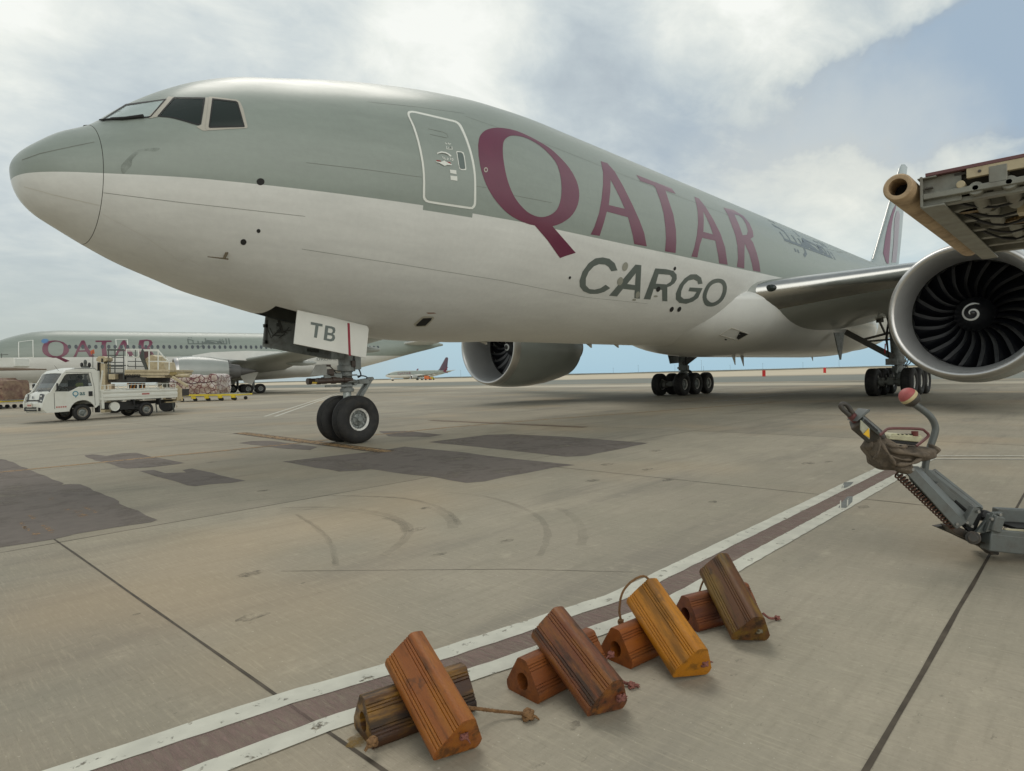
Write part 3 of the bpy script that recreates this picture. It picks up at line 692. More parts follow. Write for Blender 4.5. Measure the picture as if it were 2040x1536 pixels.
# cargo crew door
z2=zoomc(780,180,5.484); zd=zoomc(820,240,10.97)
wpnt=mat("door_outline_white",srgb(224,226,218),.4,var=.05)
do=curvy(z2([(172,255),(180,235),(205,228),(260,232),(450,275),(620,315),(700,335),(745,365),(775,410),(830,540),(880,700),(910,850),(922,1000),(922,1200),(915,1260),(890,1290),(850,1297),(600,1260),(400,1228),(360,1205),(340,1165),(343,1000),(335,850),(315,720),(280,560),(230,400),(180,290)]),2)
di=curvy(z2([(197,262),(208,251),(255,252),(450,297),(620,337),(690,355),(725,380),(755,430),(808,550),(858,710),(888,860),(900,1000),(898,1190),(893,1245),(875,1268),(850,1272),(600,1235),(410,1205),(380,1185),(365,1155),(366,1000),(357,850),(337,715),(303,560),(253,400),(205,300)]),2)
greym=mat("door_grey",GREY,.34,var=.06,coat=.4)
door=decal("door",[[di]],greym,off=.012,gt=.03)
decal("door_outline",[[do,di]],wpnt,door,off=.008)
glass=mat("dark_glass",(.020,.028,.024),.04,var=0,spec=.45)
black=mat("black_rubber_seal",srgb(30,30,30),.6,var=.1)
wf=zd([(965,690),(985,680),(1080,688),(1125,710),(1150,790),(1185,1050),(1180,1090),(1080,1090),(1035,1060),(1010,960)]); wg=zd([(985,700),(1075,705),(1115,740),(1140,850),(1165,1060),(1120,1070),(1060,1065),(1035,1020)])
decal("window_frame",[[wf,wg]],wpnt,door,off=.017,step=4); decal("window",[[wg]],mat("sage_glass",srgb(92,104,98),.1,var=.1,coat=.6),door,off=.013,step=4)
decal("handle",[[zd([(515,905),(560,915),(620,920),(655,905),(700,890),(740,915),(800,945),(865,975),(860,990),(760,985),(710,1003),(660,980),(600,945),(530,925)])]],wpnt,door,off=.03,step=4)
red=mat("red_marking",srgb(150,46,40),.5,var=.1)
decal("red_marking",[[zd([(530,870),(620,880),(635,905),(540,895)])],[zd([(755,905),(835,920),(850,955),(770,930)])]],red,door,off=.017,step=4)
decal("white_marking",[[zd(stroke([(550,730),(640,700),(730,715),(800,750),(850,790)],34))],[zd([(825,1080),(965,1095),(972,1180),(835,1155)])],[zd([(835,1210),(985,1225),(990,1325),(845,1300)])],
   [zd(stroke([(665,795),(680,830),(690,845)],14))],[zd(stroke([(710,815),(715,850),(740,855)],14))],[zd(stroke([(760,830),(790,835),(785,865),(755,855)],12))],[zd(stroke([(830,825),(850,850),(835,870)],14))],[zd(stroke([(865,835),(895,850),(890,885),(862,870)],12))],
   [zd(stroke([(730,495),(745,525),(770,520)],12))],[zd(stroke([(790,500),(810,530),(850,520)],14))],[zd(stroke([(755,570),(760,630),(830,640),(880,640),(870,580)],12))],[zd(stroke([(800,590),(800,620)],12))]],wpnt,door,off=.018,step=3)
decal("dark_arrow",[[zd(stroke([(575,735),(650,722),(730,735),(795,770)],12))],[zd(stroke([(830,590),(850,615)],14))]],seamm,door,off=.022,step=3)
b=MB()
for L_ in (z2([(395,425),(560,462),(600,485),(615,520)]),z2([(415,485),(600,525)])): surf_line(b,[skin(*q) for q in dens(L_,8,False)],.008,.015)
b.build("door_seam",seamm,door,smooth=0,fix=False)
# cockpit glazing, both sides
c1=zoomc(160,180,10.2); c2=zoomc(300,180,10.2)
framem=mat("window_surround",srgb(176,172,160),.45,var=.08)
w1g=c1([(400,628),(930,288),(1400,228),(1760,180),(1740,205),(1440,545),(1400,562),(900,600)]); w1i=c1([(475,603),(935,320),(1400,250),(1703,206),(1425,532),(1290,546),(760,598)])
w2g=c2([(490,148),(1110,155),(1110,190),(1025,690),(985,715),(940,712),(700,640),(520,590),(380,560),(145,540),(150,525),(460,160)]); w2i=c2([(500,172),(1075,182),(1070,230),(1003,680),(950,688),(700,613),(520,565),(390,543),(195,520),(480,178)])
w3g=c2([(1255,170),(1740,225),(1780,260),(1915,740),(1900,752),(1200,770),(1178,745)]); w3i=c2([(1280,197),(1735,250),(1762,290),(1888,725),(1225,743),(1205,730)])
decal("window_surround",[[c2([(1185,135),(1260,135),(1750,195),(1820,240),(1880,370),(1970,740),(1960,770),(1150,820),(1110,770)]),w3g],
  [c2([(365,130),(480,140),(140,543),(60,560),(0,575),(-60,560)])],[c2([(1122,150),(1180,150),(1105,770),(1150,828),(1060,822),(930,745),(985,722),(1035,700)])]],framem,off=.006,mirror=True,step=5,gx=.08,gt=.04)
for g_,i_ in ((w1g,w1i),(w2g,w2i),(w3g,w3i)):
    wo=decal("cockpit_window",[[i_]],glass if i_ is not w1i else mat("windscreen_painted_sheen",srgb(176,190,186),.10,var=.14,vscale=2,coat=.5),off=.004,mirror=True,step=5,gx=.3,gt=.12)  # front pane: sky reflection put into its pale base colour
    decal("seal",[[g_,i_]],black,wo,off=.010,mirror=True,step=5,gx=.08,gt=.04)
b=MB()
wp0=[skin(*q) for q in c1([(420,640),(900,605),(1300,560)])]
for s in (1,-1):
    b=MB()
    q=[FUS.P(x,t)+FUS.N(x,t)*.035 for x,t in wp0]; q=[Vector((v.x,v.y*s,v.z)) for v in q]; b.tube(q,[.012,.02,.03],8)
    q=[FUS.P(x,t)+FUS.N(x,t)*.03 for x,t in (skin(*c1([(1300,560)])[0]),skin(*c1([(640,600)])[0]))]; q=[Vector((v.x,v.y*s,v.z)) for v in q]; b.tube(q,.012,6)
    v=FUS.P(*skin(192,246,230,300)); b.ball((v.x+.02,-s*.07,v.z+.09),.06,10,(1.5,.7,.6))
    b.tube([(v.x+.02,-s*.07,v.z+.09),(v.x+.25,-s*.2,v.z+.12)],.012,6)
    b.build("wiper",black,jetroot)
# seams
sl_white=mat("seam_pale",srgb(206,204,194),.6,var=.05)
for L_ in ([(44,319),(80,306),(130,295),(188,283)],[(48,372),(110,389),(198,409)],[(206,384),(350,402),(608,431)],[(205,427),(290,472),(340,507),(355,520),(363,520),(372,514),(402,531)],
    [(601,496),(800,527),(1000,559),(1165,592),(1290,605)],[(731,203),(830,213),(925,226)],[(610,324),(730,338),(840,353)],[(949,371),(969,374)],[(1022,389),(1100,404)],[(928,232),(1100,292),(1290,368),(1460,432)],[(1570,485),(1730,510)]):
    b=MB(); surf_line(b,[q for q in (skin(x,y,600,400) for x,y in dens(L_,10,False)) if q],.006 if L_[0][0]>50 else .011)
    b.build("skin_seam",sl_white if L_[0] in ((48,372),(205,427)) else seamm,jetroot,smooth=0,fix=False)
# radome seal ring
b=MB()
for k in range(96):
    a=2*math.pi*k/96; c=2*math.pi*(k+1)/96
    q=[FUS.P(RX-.007,a),FUS.P(RX+.007,a),FUS.P(RX+.007,c),FUS.P(RX-.007,c)]; q=[v+(v-Vector((RX,0,4.85))).normalized()*-.004 for v in q]; b.add(q,[(0,1,2,3)])
b.build("radome_seal",mat("radome_gap",srgb(50,48,42),.8),jetroot)
# vents, probes and ports
shp=[(519,362,8,7),(485,482,6,6),(515,460,4,4),(967,338,0,0)]
for px,py,rx,ry in shp:
    if rx: b=MB(); surf_mesh(b,FUS,[toskin(ell(px,py,rx,ry),2)],.004); b.build("vent_port",dark,jetroot,smooth=0,fix=False)
for px,py,rx,ry,rt in ((1135,553,2.2,3,20),(1344,535,2.5,4,20),(1311,576,4,5.5,25),(1338,616,3.6,5.5,30),(1353,616,3.4,5.5,30)):
    b=MB(); surf_mesh(b,FUS,[toskin(ell(px,py,rx,ry,rt),2)],.008); b.build("vent_port",dark,jetroot,smooth=0,fix=False)
for px,py,rx,ry,rt in ((1245,531,5.5,9,15),(1235,560,5.5,8.5,20),(1270,587,4,7,15),(1263,597,4,2,0),(1306,590,4,2,0)):
    b=MB(); surf_mesh(b,FUS,[toskin(ell(px,py,rx,ry,rt),2)],.0085); b.build("access_cover",mat("cover_grey",srgb(150,150,138),.5,var=.15),jetroot,smooth=0,fix=False)
b=MB(); surf_mesh(b,FUS,[toskin(ell(967.5,338.5,4,5),2)],.009); b.build("drain_cap",framem,jetroot,smooth=0,fix=False)
decal("drain_ring",[[ell(967.5,338.5,2.2,2.6)]],maroon,off=.012,step=2)
zv=zoomc(700,560,3.4)
of=[zv([(420,290),(480,240),(500,236),(555,240),(562,250),(515,300),(500,308),(435,308)])]; 
decal("outflow_door",[[zv([(435,296),(485,250),(545,247),(540,262),(500,300),(445,303)])]],dark,off=.010,step=3)
decal("outflow_frame",[[of[0],zv([(435,296),(485,250),(545,247),(540,262),(500,300),(445,303)])]],mat("pale_metal",srgb(190,186,170),.4),off=.007,step=3)
decal("outflow_mark",[[zv([(505,212),(560,212),(575,218),(520,220)])]],mat("faded_red",srgb(150,110,90),.6),off=.006,step=3)
b=MB()
h=skin(445,508); p0=FUS.P(*h); n0=FUS.N(*h)
h2=skin(452,503); p1=FUS.P(*h2)
b.beam(p1,p1+n0*.10+Vector((-.05,0,-.05)),.05,.015); b.tube([p1+n0*.10+Vector((.02,0,-.05)),p1+n0*.10+Vector((-.32,0,-.05))],[.014,.008],8)
b.build("pitot_probe",mat("probe_metal",srgb(120,110,90),.35,metal=.7),jetroot)
decal("dirt_smear",[[curvy([(243,345),(241,332),(248,322),(262,308),(276,299),(296,296),(318,295),(310,302),(290,301),(276,306),(264,318),(262,330),(255,338),(248,346)],3)]],paint("smear_grime",srgb(112,118,110),.34,5,.3,.35),off=.004,step=3)
# belly aerials
for x,y,zb_,ln in ((10.1,0,2.33,.05),(15.0,0,2.37,.12),(16.6,0,2.37,.10),(23.5,-1.2,2.0,.42),(26.0,-.5,1.98,.45),(37,0,2.05,.3)):
    b=MB(); b.add([(x-.16,y-.01,zb_+.05),(x+.22,y-.01,zb_+.05),(x+.22,y+.01,zb_+.05),(x-.16,y+.01,zb_+.05),(x+.17,y,zb_-ln),(x+.25,y,zb_-ln)],[(0,1,2,3),(0,4,5,1),(3,2,5,4),(0,3,4),(1,5,2)])
    b.build("belly_aerial",framem,jetroot)

# wing body fairing
fm=mat("fairing_white",WHITE,.32,var=.07,vscale=1.2,coat=.45)
def sstep(a,b_,x):
    t=min(max((x-a)/(b_-a),0),1); return t*t*(3-2*t)
b=MB(); rows=[]
for i in range(97):
    x=16.8+i*(43.5-16.8)/96
    g=sstep(18.6,22.6,x)*(1-sstep(36,43.5,x)); g2=sstep(17.8,24.0,x)*(1-sstep(36.5,43.5,x)); 
    hw=2.1+1.45*g; zb_=2.52-.55*g2; zt=4.35+.35*g; zmid=3.95; row=[]
    for j in range(64):
        a=2*math.pi*j/64; s_,c_=math.sin(a),math.cos(a); n_=2.5
        r=(abs(s_)**n_+abs(c_)**n_)**(-1/n_)
        row.append((x,-hw*r*s_,zmid+(zt-zmid if c_>0 else zmid-zb_)*r*c_))
    rows.append(row)
b.grid(rows,wrap=True,flip=True); fairing=b.build("belly_fairing",fm,jetroot,smooth=60)
FB=bvh_of([fairing])
def onto(B,px,py):
    h=B.ray_cast(CAMP,ray(px,py).normalized()); return h[0],h[1]
b=MB()
z4s=z4([(65,1280),(180,1213),(340,1270),(240,1332)]); P_=[onto(FB,*q)[0] for q in z4s]
if all(P_):
    n=onto(FB,*z4s[0])[1]; P_=[p+n*.012 for p in P_]; b.add(P_,[(0,1,2,3)])
    o=b.build("air_scoop",fm,jetroot); b=MB(); Q_=[onto(FB,*q)[0]+n*.02 for q in z4([(255,1248),(335,1272),(242,1325),(225,1310)])]; b.add(Q_,[(0,1,2,3)]); b.build("scoop_mouth",dark,jetroot)
    b=MB()
    for i in range(4): b.tube([P_[i]+n*.004,P_[(i+1)%4]+n*.004],.016,8)
    b.build("scoop_rim",framem,jetroot)
    b=MB(); c_=onto(FB,*z4([(125,1326)])[0]); b.ball(c_[0],.07,10,(1.5,.4,.5)); b.build("drain_port",dark,jetroot)

# wings
wingm=mat("wing_grey",srgb(158,162,156),.4,var=.08,vscale=1.5,coat=.2,stretch=(1,.3,1)); metal=mat("bare_metal",srgb(196,196,192),.22,metal=1,var=.07,vscale=3,rvar=.05)
def foil(n=26):
    pts=[]
    for i in range(n+1):
        t=(1-math.cos(math.pi*i/n))/2
        y=5*(.2969*math.sqrt(t)-.126*t-.3516*t*t+.2843*t**3-.1015*t**4); pts.append((t,y))
    return pts
FO=foil()
def wing_sections(s,secs,lo=1.2,hi=.8,f0=0,f1=1,out=0):
    rows=[]
    for y,xl,zl,ch,th,inc in secs:
        row=[]; U=[(t,v) for t,v in FO if f0<=t<=f1+1e-6]
        up=[(t,v*th*hi) for t,v in U]; dn=[(t,-v*th*lo) for t,v in U]
        for t,v in up[::-1]+dn[1:]:
            x=t*ch; z=v*ch
            if out: x-=out*(1-t*6); z+=out*(1 if v>0 else -1)
            row.append((xl+x*math.cos(inc)+z*math.sin(inc),s*y,zl-x*math.sin(inc)+z*math.cos(inc)))
        rows.append(row)
    return rows
SEC=[(1.8,20.45,4.15,16.2,.132,.045),(3.1,21.3,4.3,14.6,.130,.04),(5.3,22.8,4.56,12.6,.122,.035),(7.55,24.3,4.82,11.0,.115,.03),(9.8,25.9,5.09,9.6,.108,.025),(14,28.8,5.6,7.6,.10,.015),(20,33.0,6.4,5.3,.10,.0),(26,37.2,7.25,3.6,.10,-.01),(30.5,40.5,7.9,2.4,.10,-.02),(32.2,42.8,8.1,1.0,.09,-.02)]
for s in (-1,1):
    b=MB(); b.grid(wing_sections(s,SEC),flip=(s<0)); w_=b.build("wing",wingm,jetroot,smooth=50)
    b=MB(); b.grid(wing_sections(s,SEC[1:],f1=.075,out=.006),flip=(s<0)); b.build("leading_edge",metal,w_,smooth=50)
    b=MB()
    for y in (6.5,12.5,17,22):
        k=0
        while SEC[k+1][0]<y: k+=1
        t=(y-SEC[k][0])/(SEC[k+1][0]-SEC[k][0]); xl,zl,ch=[SEC[k][q]+(SEC[k+1][q]-SEC[k][q])*t for q in(1,2,3)]
        b.ball((xl+ch*.86,s*y,zl-ch*.075),1,14,(ch*.28,.28,.42))
    b.build("flap_fairing",wingm,w_,smooth=60)
    b=MB(); b.ball((21.62,s*3.52,4.36),.17,14,(.75,1.3,.8)); b.build("landing_light",glass,w_)

# engines
XE,ZE=19.75,2.88
nacm=mat("nacelle_grey",srgb(150,155,150),.32,var=.08,vscale=1.2,coat=.4); lipm=mat("inlet_lip_metal",srgb(205,203,200),.36,metal=1,var=.03,vscale=1)
linerm=mat("inlet_liner",srgb(186,187,186),.42,metal=.55,var=.04); bladem=mat("fan_blade_black",srgb(24,25,30),.28,var=.2,spec=.5,coat=.3); tit=mat("blade_edge_metal",srgb(130,130,132),.3,metal=1)
def engine(s):
    o=(XE,s*9.6,ZE); ax=(1,.0,-.0)
    b=MB(); outer=[(.36,1.965),(.7,2.01),(1.2,2.06),(1.9,2.08),(2.8,2.06),(3.9,1.96),(5.0,1.76),(5.6,1.62),(5.62,1.58),(4.6,1.54),(3.4,1.54),(2.5,1.64),(2.1,1.64)]
    b.lathe(outer,o,ax,96); n_=b.build("engine",nacm,jetroot,smooth=40)
    b=MB(); lip=[(.285,1.840)]
    for i in range(15):
        a=math.pi*(i/14); lip.append((.16-.16*math.sin(a)+(.12*(1-i/14) if i<7 else .05*((i-7)/7)),1.72+.115*math.cos(a) if i<7 else 1.72+.10*math.cos(a)))
    lip=[(.365,1.97),(.2,1.935),(.08,1.895),(.02,1.86),(0,1.82),(.02,1.775),(.06,1.745)]
    b.lathe(lip,o,ax,96); b.build("inlet_lip",lipm,n_,smooth=70)
    b=MB(); b.lathe([(.06,1.745),(.12,1.715),(.2,1.69),(.38,1.65),(.6,1.625),(.8,1.617),(1.1,1.61),(1.5,1.615),(1.85,1.625)],o,ax,96); b.build("inlet_liner",linerm,n_)
    b=MB(); b.lathe([(1.85,1.627),(1.87,1.61),(1.94,1.63),(2.2,1.645)],o,ax,96); b.build("fan_case",black,n_)
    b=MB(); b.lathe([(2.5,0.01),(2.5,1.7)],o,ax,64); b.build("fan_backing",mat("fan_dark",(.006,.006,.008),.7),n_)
    # spinner
    spn=[(1.32,.001),(1.325,.03),(1.36,.09),(1.46,.2),(1.62,.34),(1.8,.46),(1.95,.53),(2.2,.56)]
    b=MB(); b.lathe(spn,o,ax,48); sp_=b.build("spinner",mat("spinner_black",srgb(24,25,28),.35,coat=.4),n_,smooth=60)
    def spx(r):
        for (d0,r0),(d1,r1) in zip(spn,spn[1:]):
            if r<=r1: return d0+(d1-d0)*(r-r0)/(r1-r0)
        return 2.1
    b=MB(); pts=[]; N_=46
    for i in range(N_+1):
        t=i/N_; ang=R(-40)+t*R(520); r=.05+.26*t**1.2; wd=.055*min(1,(.25+t*3))*(1 if t<.93 else (1-t)/.07+.25)
        pts.append((ang,r,wd))
    rows=[]
    for ang,r,wd in pts:
        row=[]
        for q in (r-wd/2,r,r+wd/2):
            q=max(q,.004); row.append((o[0]+spx(q)-.006,o[1]+q*math.cos(ang),o[2]+q*math.sin(ang)*1))
        rows.append(row)
    b.grid(rows); b.build("spinner_swirl",mat("swirl_white",srgb(228,228,224),.5),sp_,smooth=0)
    # 22 blades sharing one mesh, swept in an S
    rows=[]
    for i in range(15):
        t=i/14; r=.47+(1.60-.47)*t
        sweep=.10*math.sin(t*math.pi*1.25)-.16*t*t+.05*t; tw=R(28+34*t); ch=.42+.24*math.sin(min(t*1.15,1)*math.pi*.75)
        row=[]
        for j in range(7):
            c=(j/6-.5)*ch; cm=.05*(1-(2*j/6-1)**2)
            x=2.10+c*math.cos(tw)-.06*t; yy=sweep*1.15+c*math.sin(tw)+cm; row.append((x,yy,r))
        rows.append(row)
    bb=MB(); bb.grid(rows); b0=bb.build("fan_blade",bladem,n_,smooth=0); b0.data.polygons.foreach_set("use_smooth",[True]*len(b0.data.polygons))
    e=MB(); e.grid([[(r_[0][0]-.004,r_[0][1]-.006,r_[0][2]),(r_[0][0]+.010,r_[0][1]+.010,r_[0][2])] for r_ in rows]); 
    me=b0.data
    b0.location=o; b0.rotation_euler=(0,0,0)
    me.materials.append(tit)
    for p in me.polygons:
        if p.index%6==0: p.material_index=1
    for k in range(1,22):
        c_=b0.copy(); COL.objects.link(c_); c_.rotation_euler=(2*math.pi*k/22,0,0)
    # core nozzle and pylon
    b=MB(); b.lathe([(4.3,1.25),(5.6,1.12),(6.8,.82),(6.82,.7),(6.1,.55),(7.1,.35),(7.7,.03)],o,ax,48); b.build("core_nozzle",mat("nozzle_metal",srgb(120,112,104),.4,metal=.8,var=.2),n_)
    b=MB(); rows=[]
    for x,zb_,zt,hw in ((XE+1.9,4.85,4.97,.02),(XE+2.9,4.75,5.15,.16),(XE+4.5,4.45,5.2,.24),(XE+6.5,4.1,5.2,.25),(XE+8.5,4.3,5.1,.22),(XE+11,4.6,4.9,.05)):
        rows.append([(x,s*9.6-hw,zb_),(x,s*9.6+hw,zb_),(x,s*9.6+hw*.8,zt),(x,s*9.6-hw*.8,zt)])
    b.grid(rows,wrap=True); b.build("pylon",nacm,jetroot,smooth=40,bevel=.03)
    return n_
eng_p=engine(-1); eng_s=engine(1)

# fin and tailplanes
def tapered(sec,name,m,axis='z'):
    rows=[]
    for (x0,ch,h,th) in sec:
        row=[]; up=[(t,v*th) for t,v in FO]; dn=[(t,-v*th) for t,v in FO]
        for t,v in up[::-1]+dn[1:-1]:
            row.append((x0+t*ch,v*ch,h) if axis=='z' else (x0+t*ch,h,v*ch))
        rows.append(row)
    b=MB(); b.grid(rows,wrap=True); b.add(rows[-1],[tuple(range(len(rows[-1])))]); return b
finm=mat("fin_grey",srgb(150,162,162),.35,var=.12,vscale=.8,coat=.3,stretch=(.3,1,1.6))
fb=tapered([(48.5,11.0,8.2,.07),(51.0,8.0,9.3,.10),(54.5,6.0,12.5,.10),(60.2,2.6,18.1,.10),(60.9,2.1,18.6,.09),(61.9,1.3,18.85,.05)],"fin",finm).build("tail_fin",finm,jetroot,smooth=50)
FBV=bvh_of([fb]); z8=zoomc(1700,320,6.4)
def findecal(name,L_,m,off=.02):
    P_=[]
    for q in dens(z8(L_),4):
        h=FBV.ray_cast(CAMP,ray(*q).normalized())
        if h[0]: P_.append(h[0]+h[1]*off)
    if len(P_)<3: return
    tri=tessellate_polygon([[Vector((p.x,p.z,0)) for p in P_]]); bm=bmesh.new(); vv=[bm.verts.new((p.x,p.z,0)) for p in P_]
    for t in tri: bm.faces.new([vv[i] for i in t])
    for ax_ in (0,1):
        lo=min(v.co[ax_] for v in bm.verts); hi=max(v.co[ax_] for v in bm.verts); k=lo+.15
        while k<hi:
            co=Vector((0,0,0)); co[ax_]=k; no=Vector((0,0,0)); no[ax_]=1; bmesh.ops.bisect_plane(bm,geom=bm.verts[:]+bm.edges[:]+bm.faces[:],plane_co=co,plane_no=no); k+=.3
    bm.verts.index_update(); V=[]
    for v in bm.verts:
        h=FBV.ray_cast(Vector((v.co.x,-5,v.co.y)),Vector((0,1,0))); V.append(Vector((v.co.x,(h[0].y if h[0] else -.1)-off,v.co.y)))
    b=MB(); b.add(V,[tuple(v.index for v in f.verts) for f in bm.faces]); bm.free(); return b.build(name,m,fb,smooth=0,fix=False)
findecal("emblem",[(545,555),(505,620),(470,720),(440,820),(415,930),(395,1050),(378,1180),(392,1225),(412,1290),(428,1315),(448,1315),(458,1180),(470,1040),(476,930),(484,850),(496,770),(512,690),(535,620)],mat("emblem_maroon",srgb(120,72,98),.4,var=.1))
findecal("emblem_tint",[(548,650),(525,740),(518,840),(516,960),(506,1100),(494,1220),(488,1300),(545,1300),(560,1140),(572,960),(584,800),(592,690),(572,640)],mat("emblem_pale",srgb(158,148,158),.4,var=.15))
tp=mat("tail_white",srgb(205,206,200),.4)
for s in (-1,1):
    b=tapered([(53.5,7.2,s*1.2,.1),(60.8,2.3,s*10.6,.09),(61.6,1.4,s*10.8,.05)],"t",tp,'y'); 
    b.v=[(x,y,z+7.0+abs(y)*.11) for x,y,z in b.v]; b.build("tailplane",tp,jetroot,smooth=50)
b=MB(); q=[(51.05,0,9.35),(60.05,0,18.05)]; b.tube([q[0],q[1]],.05,8); b.build("fin_leading_edge",metal,fb)
# ------------------------------------------------------------------ wheels and landing gear
tyrem=mat("tyre_black",srgb(34,34,34),.75,var=.25,vscale=8,dirt=srgb(72,68,60),dirt_amt=.35,dscale=6,bump=.15); rimm=mat("rim_white",srgb(214,214,208),.4,var=.08,dirt=srgb(120,112,100),dirt_amt=.5,dscale=9); hubm=mat("hub_grey",srgb(140,145,142),.4,metal=.3,var=.25,vscale=20,dirt=srgb(60,58,54),dirt_amt=.7,dscale=14)
def wheel_mesh(r,w,rr):
    t=MB(); h=w/2; pr=[(-h*.62,rr),(-h*.80,rr+.03),(-h*.98,rr+(r-rr)*.35),(-h,rr+(r-rr)*.55),(-h*.93,r-.075),(-h*.78,r-.025)]
    tread=[(-h*.62,r-.006)]
    for g in (-.36,-.12,.12,.36): tread+=[(h*(g)-.011,r-.001),(h*g-.009,r-.014),(h*g+.009,r-.014),(h*g+.011,r-.001)]
    tread+=[(h*.62,r-.006)]
    pr=pr+tread+[(-a,b_) for a,b_ in pr[::-1]]
    t.lathe(pr,(0,0,0),(0,1,0),64)
    q=MB(); q.lathe([(-h*.60,rr-.03),(-h*.74,rr+.012),(-h*.68,rr+.016),(-h*.5,rr-.02),(h*.5,rr-.02),(h*.68,rr+.016),(h*.74,rr+.012),(h*.60,rr-.03)],(0,0,0),(0,1,0),48)
    u=MB()
    for sg in (-1,1):
        u.lathe([(sg*h*.60,rr-.03),(sg*h*.34,rr-.05),(sg*h*.30,rr*.62),(sg*h*.48,rr*.52),(sg*h*.52,rr*.30),(sg*h*.62,rr*.27),(sg*h*.62,.002)],(0,0,0),(0,1,0),32)
        for k in range(9):
            a=2*math.pi*k/9; u.cyl((math.cos(a)*rr*.72,sg*h*.28,math.sin(a)*rr*.72),(math.cos(a)*rr*.72,sg*h*.44,math.sin(a)*rr*.72),.022,n=8)
        for k in range(6):
            a=2*math.pi*(k+.5)/6; u.cyl((math.cos(a)*rr*.40,sg*h*.5,math.sin(a)*rr*.40),(math.cos(a)*rr*.40,sg*h*.62,math.sin(a)*rr*.40),.016,n=8)
    return t,q,u
def wheel_set(parent,r,w,rr):
    t,q,u=wheel_mesh(r,w,rr); a=t.build("wheel",tyrem,parent,smooth=40); q.build("rim",rimm,a,smooth=40); u.build("hub",hubm,a,smooth=40); return a
wn=wheel_set(jetroot,.53,.40,.235); wn.location=(5.87,-.325,.53)
c_=copy_tree(wn,jetroot); c_.location=(5.87,.325,.53)
chrome=mat("oleo_chrome",srgb(170,176,174),.25,metal=.6,var=.08); hose=mat("hose_black",srgb(28,28,30),.5); brown=mat("oily_brown",srgb(72,60,52),.45,var=.3,vscale=12)
zn_=zoomc(510,600,5.296)
def N0(a,b_,y=0): 
    q=zn_([(a,b_)])[0]; return PY(q[0],q[1],y)
b=MB(); gx=5.87
b.cyl((gx,0,3.0),(gx,0,1.72),.17,n=28); b.cyl((gx,0,1.74),(gx,0,1.60),.20,n=28); b.cyl((gx,0,1.42),(gx,0,1.34),.19,n=28); b.cyl((gx,0,1.22),(gx,0,1.14),.155,n=28)
b.cyl((gx,0,1.62),(gx,0,1.15),.125,n=24); b.cyl((gx,0,.62),(gx,0,.44),.11,n=20); b.cyl((gx,-.52,.53),(gx,.52,.53),.055,n=20)
b.box((gx-.24,-.06,2.15),(.18,.26,.55)); b.box((gx+.2,-.08,1.85),(.16,.2,.42)); b.beam((gx-.15,.0,2.3),(gx-.42,0,2.62),.12,.1); b.beam((gx+.1,0,2.1),(gx+.6,0,2.6),.1,.12)
b.build("nose_gear_strut",gearg,jetroot,bevel=.012)
b=MB(); b.cyl((gx,0,1.16),(gx,0,.6),.092,n=28); b.build("oleo_piston",chrome,jetroot)
b=MB()
for y in (-.2,.2):
    b.cyl((gx+.02,y,1.41),(gx-.50,y,1.41),.045,n=18); b.cyl((gx-.30,y,1.41),(gx-.84,y,1.40),.062,n=20); b.cyl((gx-.77,y,1.40),(gx-.85,y,1.40),.07,n=20); b.cyl((gx-.40,y,1.41),(gx-.50,y,1.41),.078,n=20); b.cyl((gx-.12,y,1.41),(gx-.2,y,1.41),.06,n=20)
b.build("steering_actuator",brown,jetroot)
b=MB(); b.beam((gx-.62,-.14,1.285),(gx+.05,-.14,1.28),.05,.045); b.box((gx-.45,-.19,1.47),(.42,.04,.17)); b.box((gx-.30,.1,1.52),(.36,.14,.12)); b.box((gx+.36,-.05,1.36),(.26,.22,.10)); b.cyl((gx+.16,-.12,1.33),(gx+.16,.12,1.33),.05,n=14)
for dz in (1.36,1.50): b.cyl((gx,0,dz),(gx,0,dz+.03),.24,n=28)
b.build("steering_collar",gearg,jetroot,bevel=.006)
b=MB()
for y in (-.1,.1):
    b.beam((gx+.12,y,1.36),(gx+.62,y*.6,1.42),.05,.05); b.beam((gx+.62,y*.6,1.42),(gx+.08,y,.72),.05,.07)
b.cyl((gx+.62,-.1,1.42),(gx+.62,.1,1.42),.045,n=14); b.build("torque_link",gearg,jetroot,bevel=.006)
b=MB()
for P_,r_ in (([N0(1045,680,-.1),N0(1075,705,-.14),N0(1098,745,-.16),N0(1105,785,-.16),N0(1075,805,-.1)],.016),([N0(850,760,-.2),N0(800,720,-.22),N0(770,740,-.2),N0(800,790,-.2)],.012),([N0(1070,790,-.1),N0(1130,788,-.1),N0(1170,805,-.1),N0(1150,850,-.05)],.014),([N0(720,675,-.1),N0(780,690,-.1),N0(830,730,-.12),N0(900,740,-.15)],.011),([N0(1040,600,-.15),N0(1055,640,-.16),N0(1010,700,-.16),N0(1020,745,-.14)],.012)):
    b.tube(smooth_path(P_,5),r_,8)
b.build("brake_hose",hose,jetroot)
b=MB(); b.box(N0(785,745,-.22),(.12,.1,.12)); b.box(N0(800,775,-.2),(.08,.08,.05)); b.box(N0(1025,660,-.2),(.1,.06,.14)); b.box(N0(740,680,-.15),(.2,.06,.05)); b.box(N0(1020,690,-.16),(.07,.05,.1)); b.build("valve_block",brown,jetroot,bevel=.008)
b=MB(); b.cyl(N0(597,862,-.2),N0(640,862,-.2),.022,n=10); b.build("tow_pin",mat("yellow_tag",srgb(190,160,50),.5),jetroot)
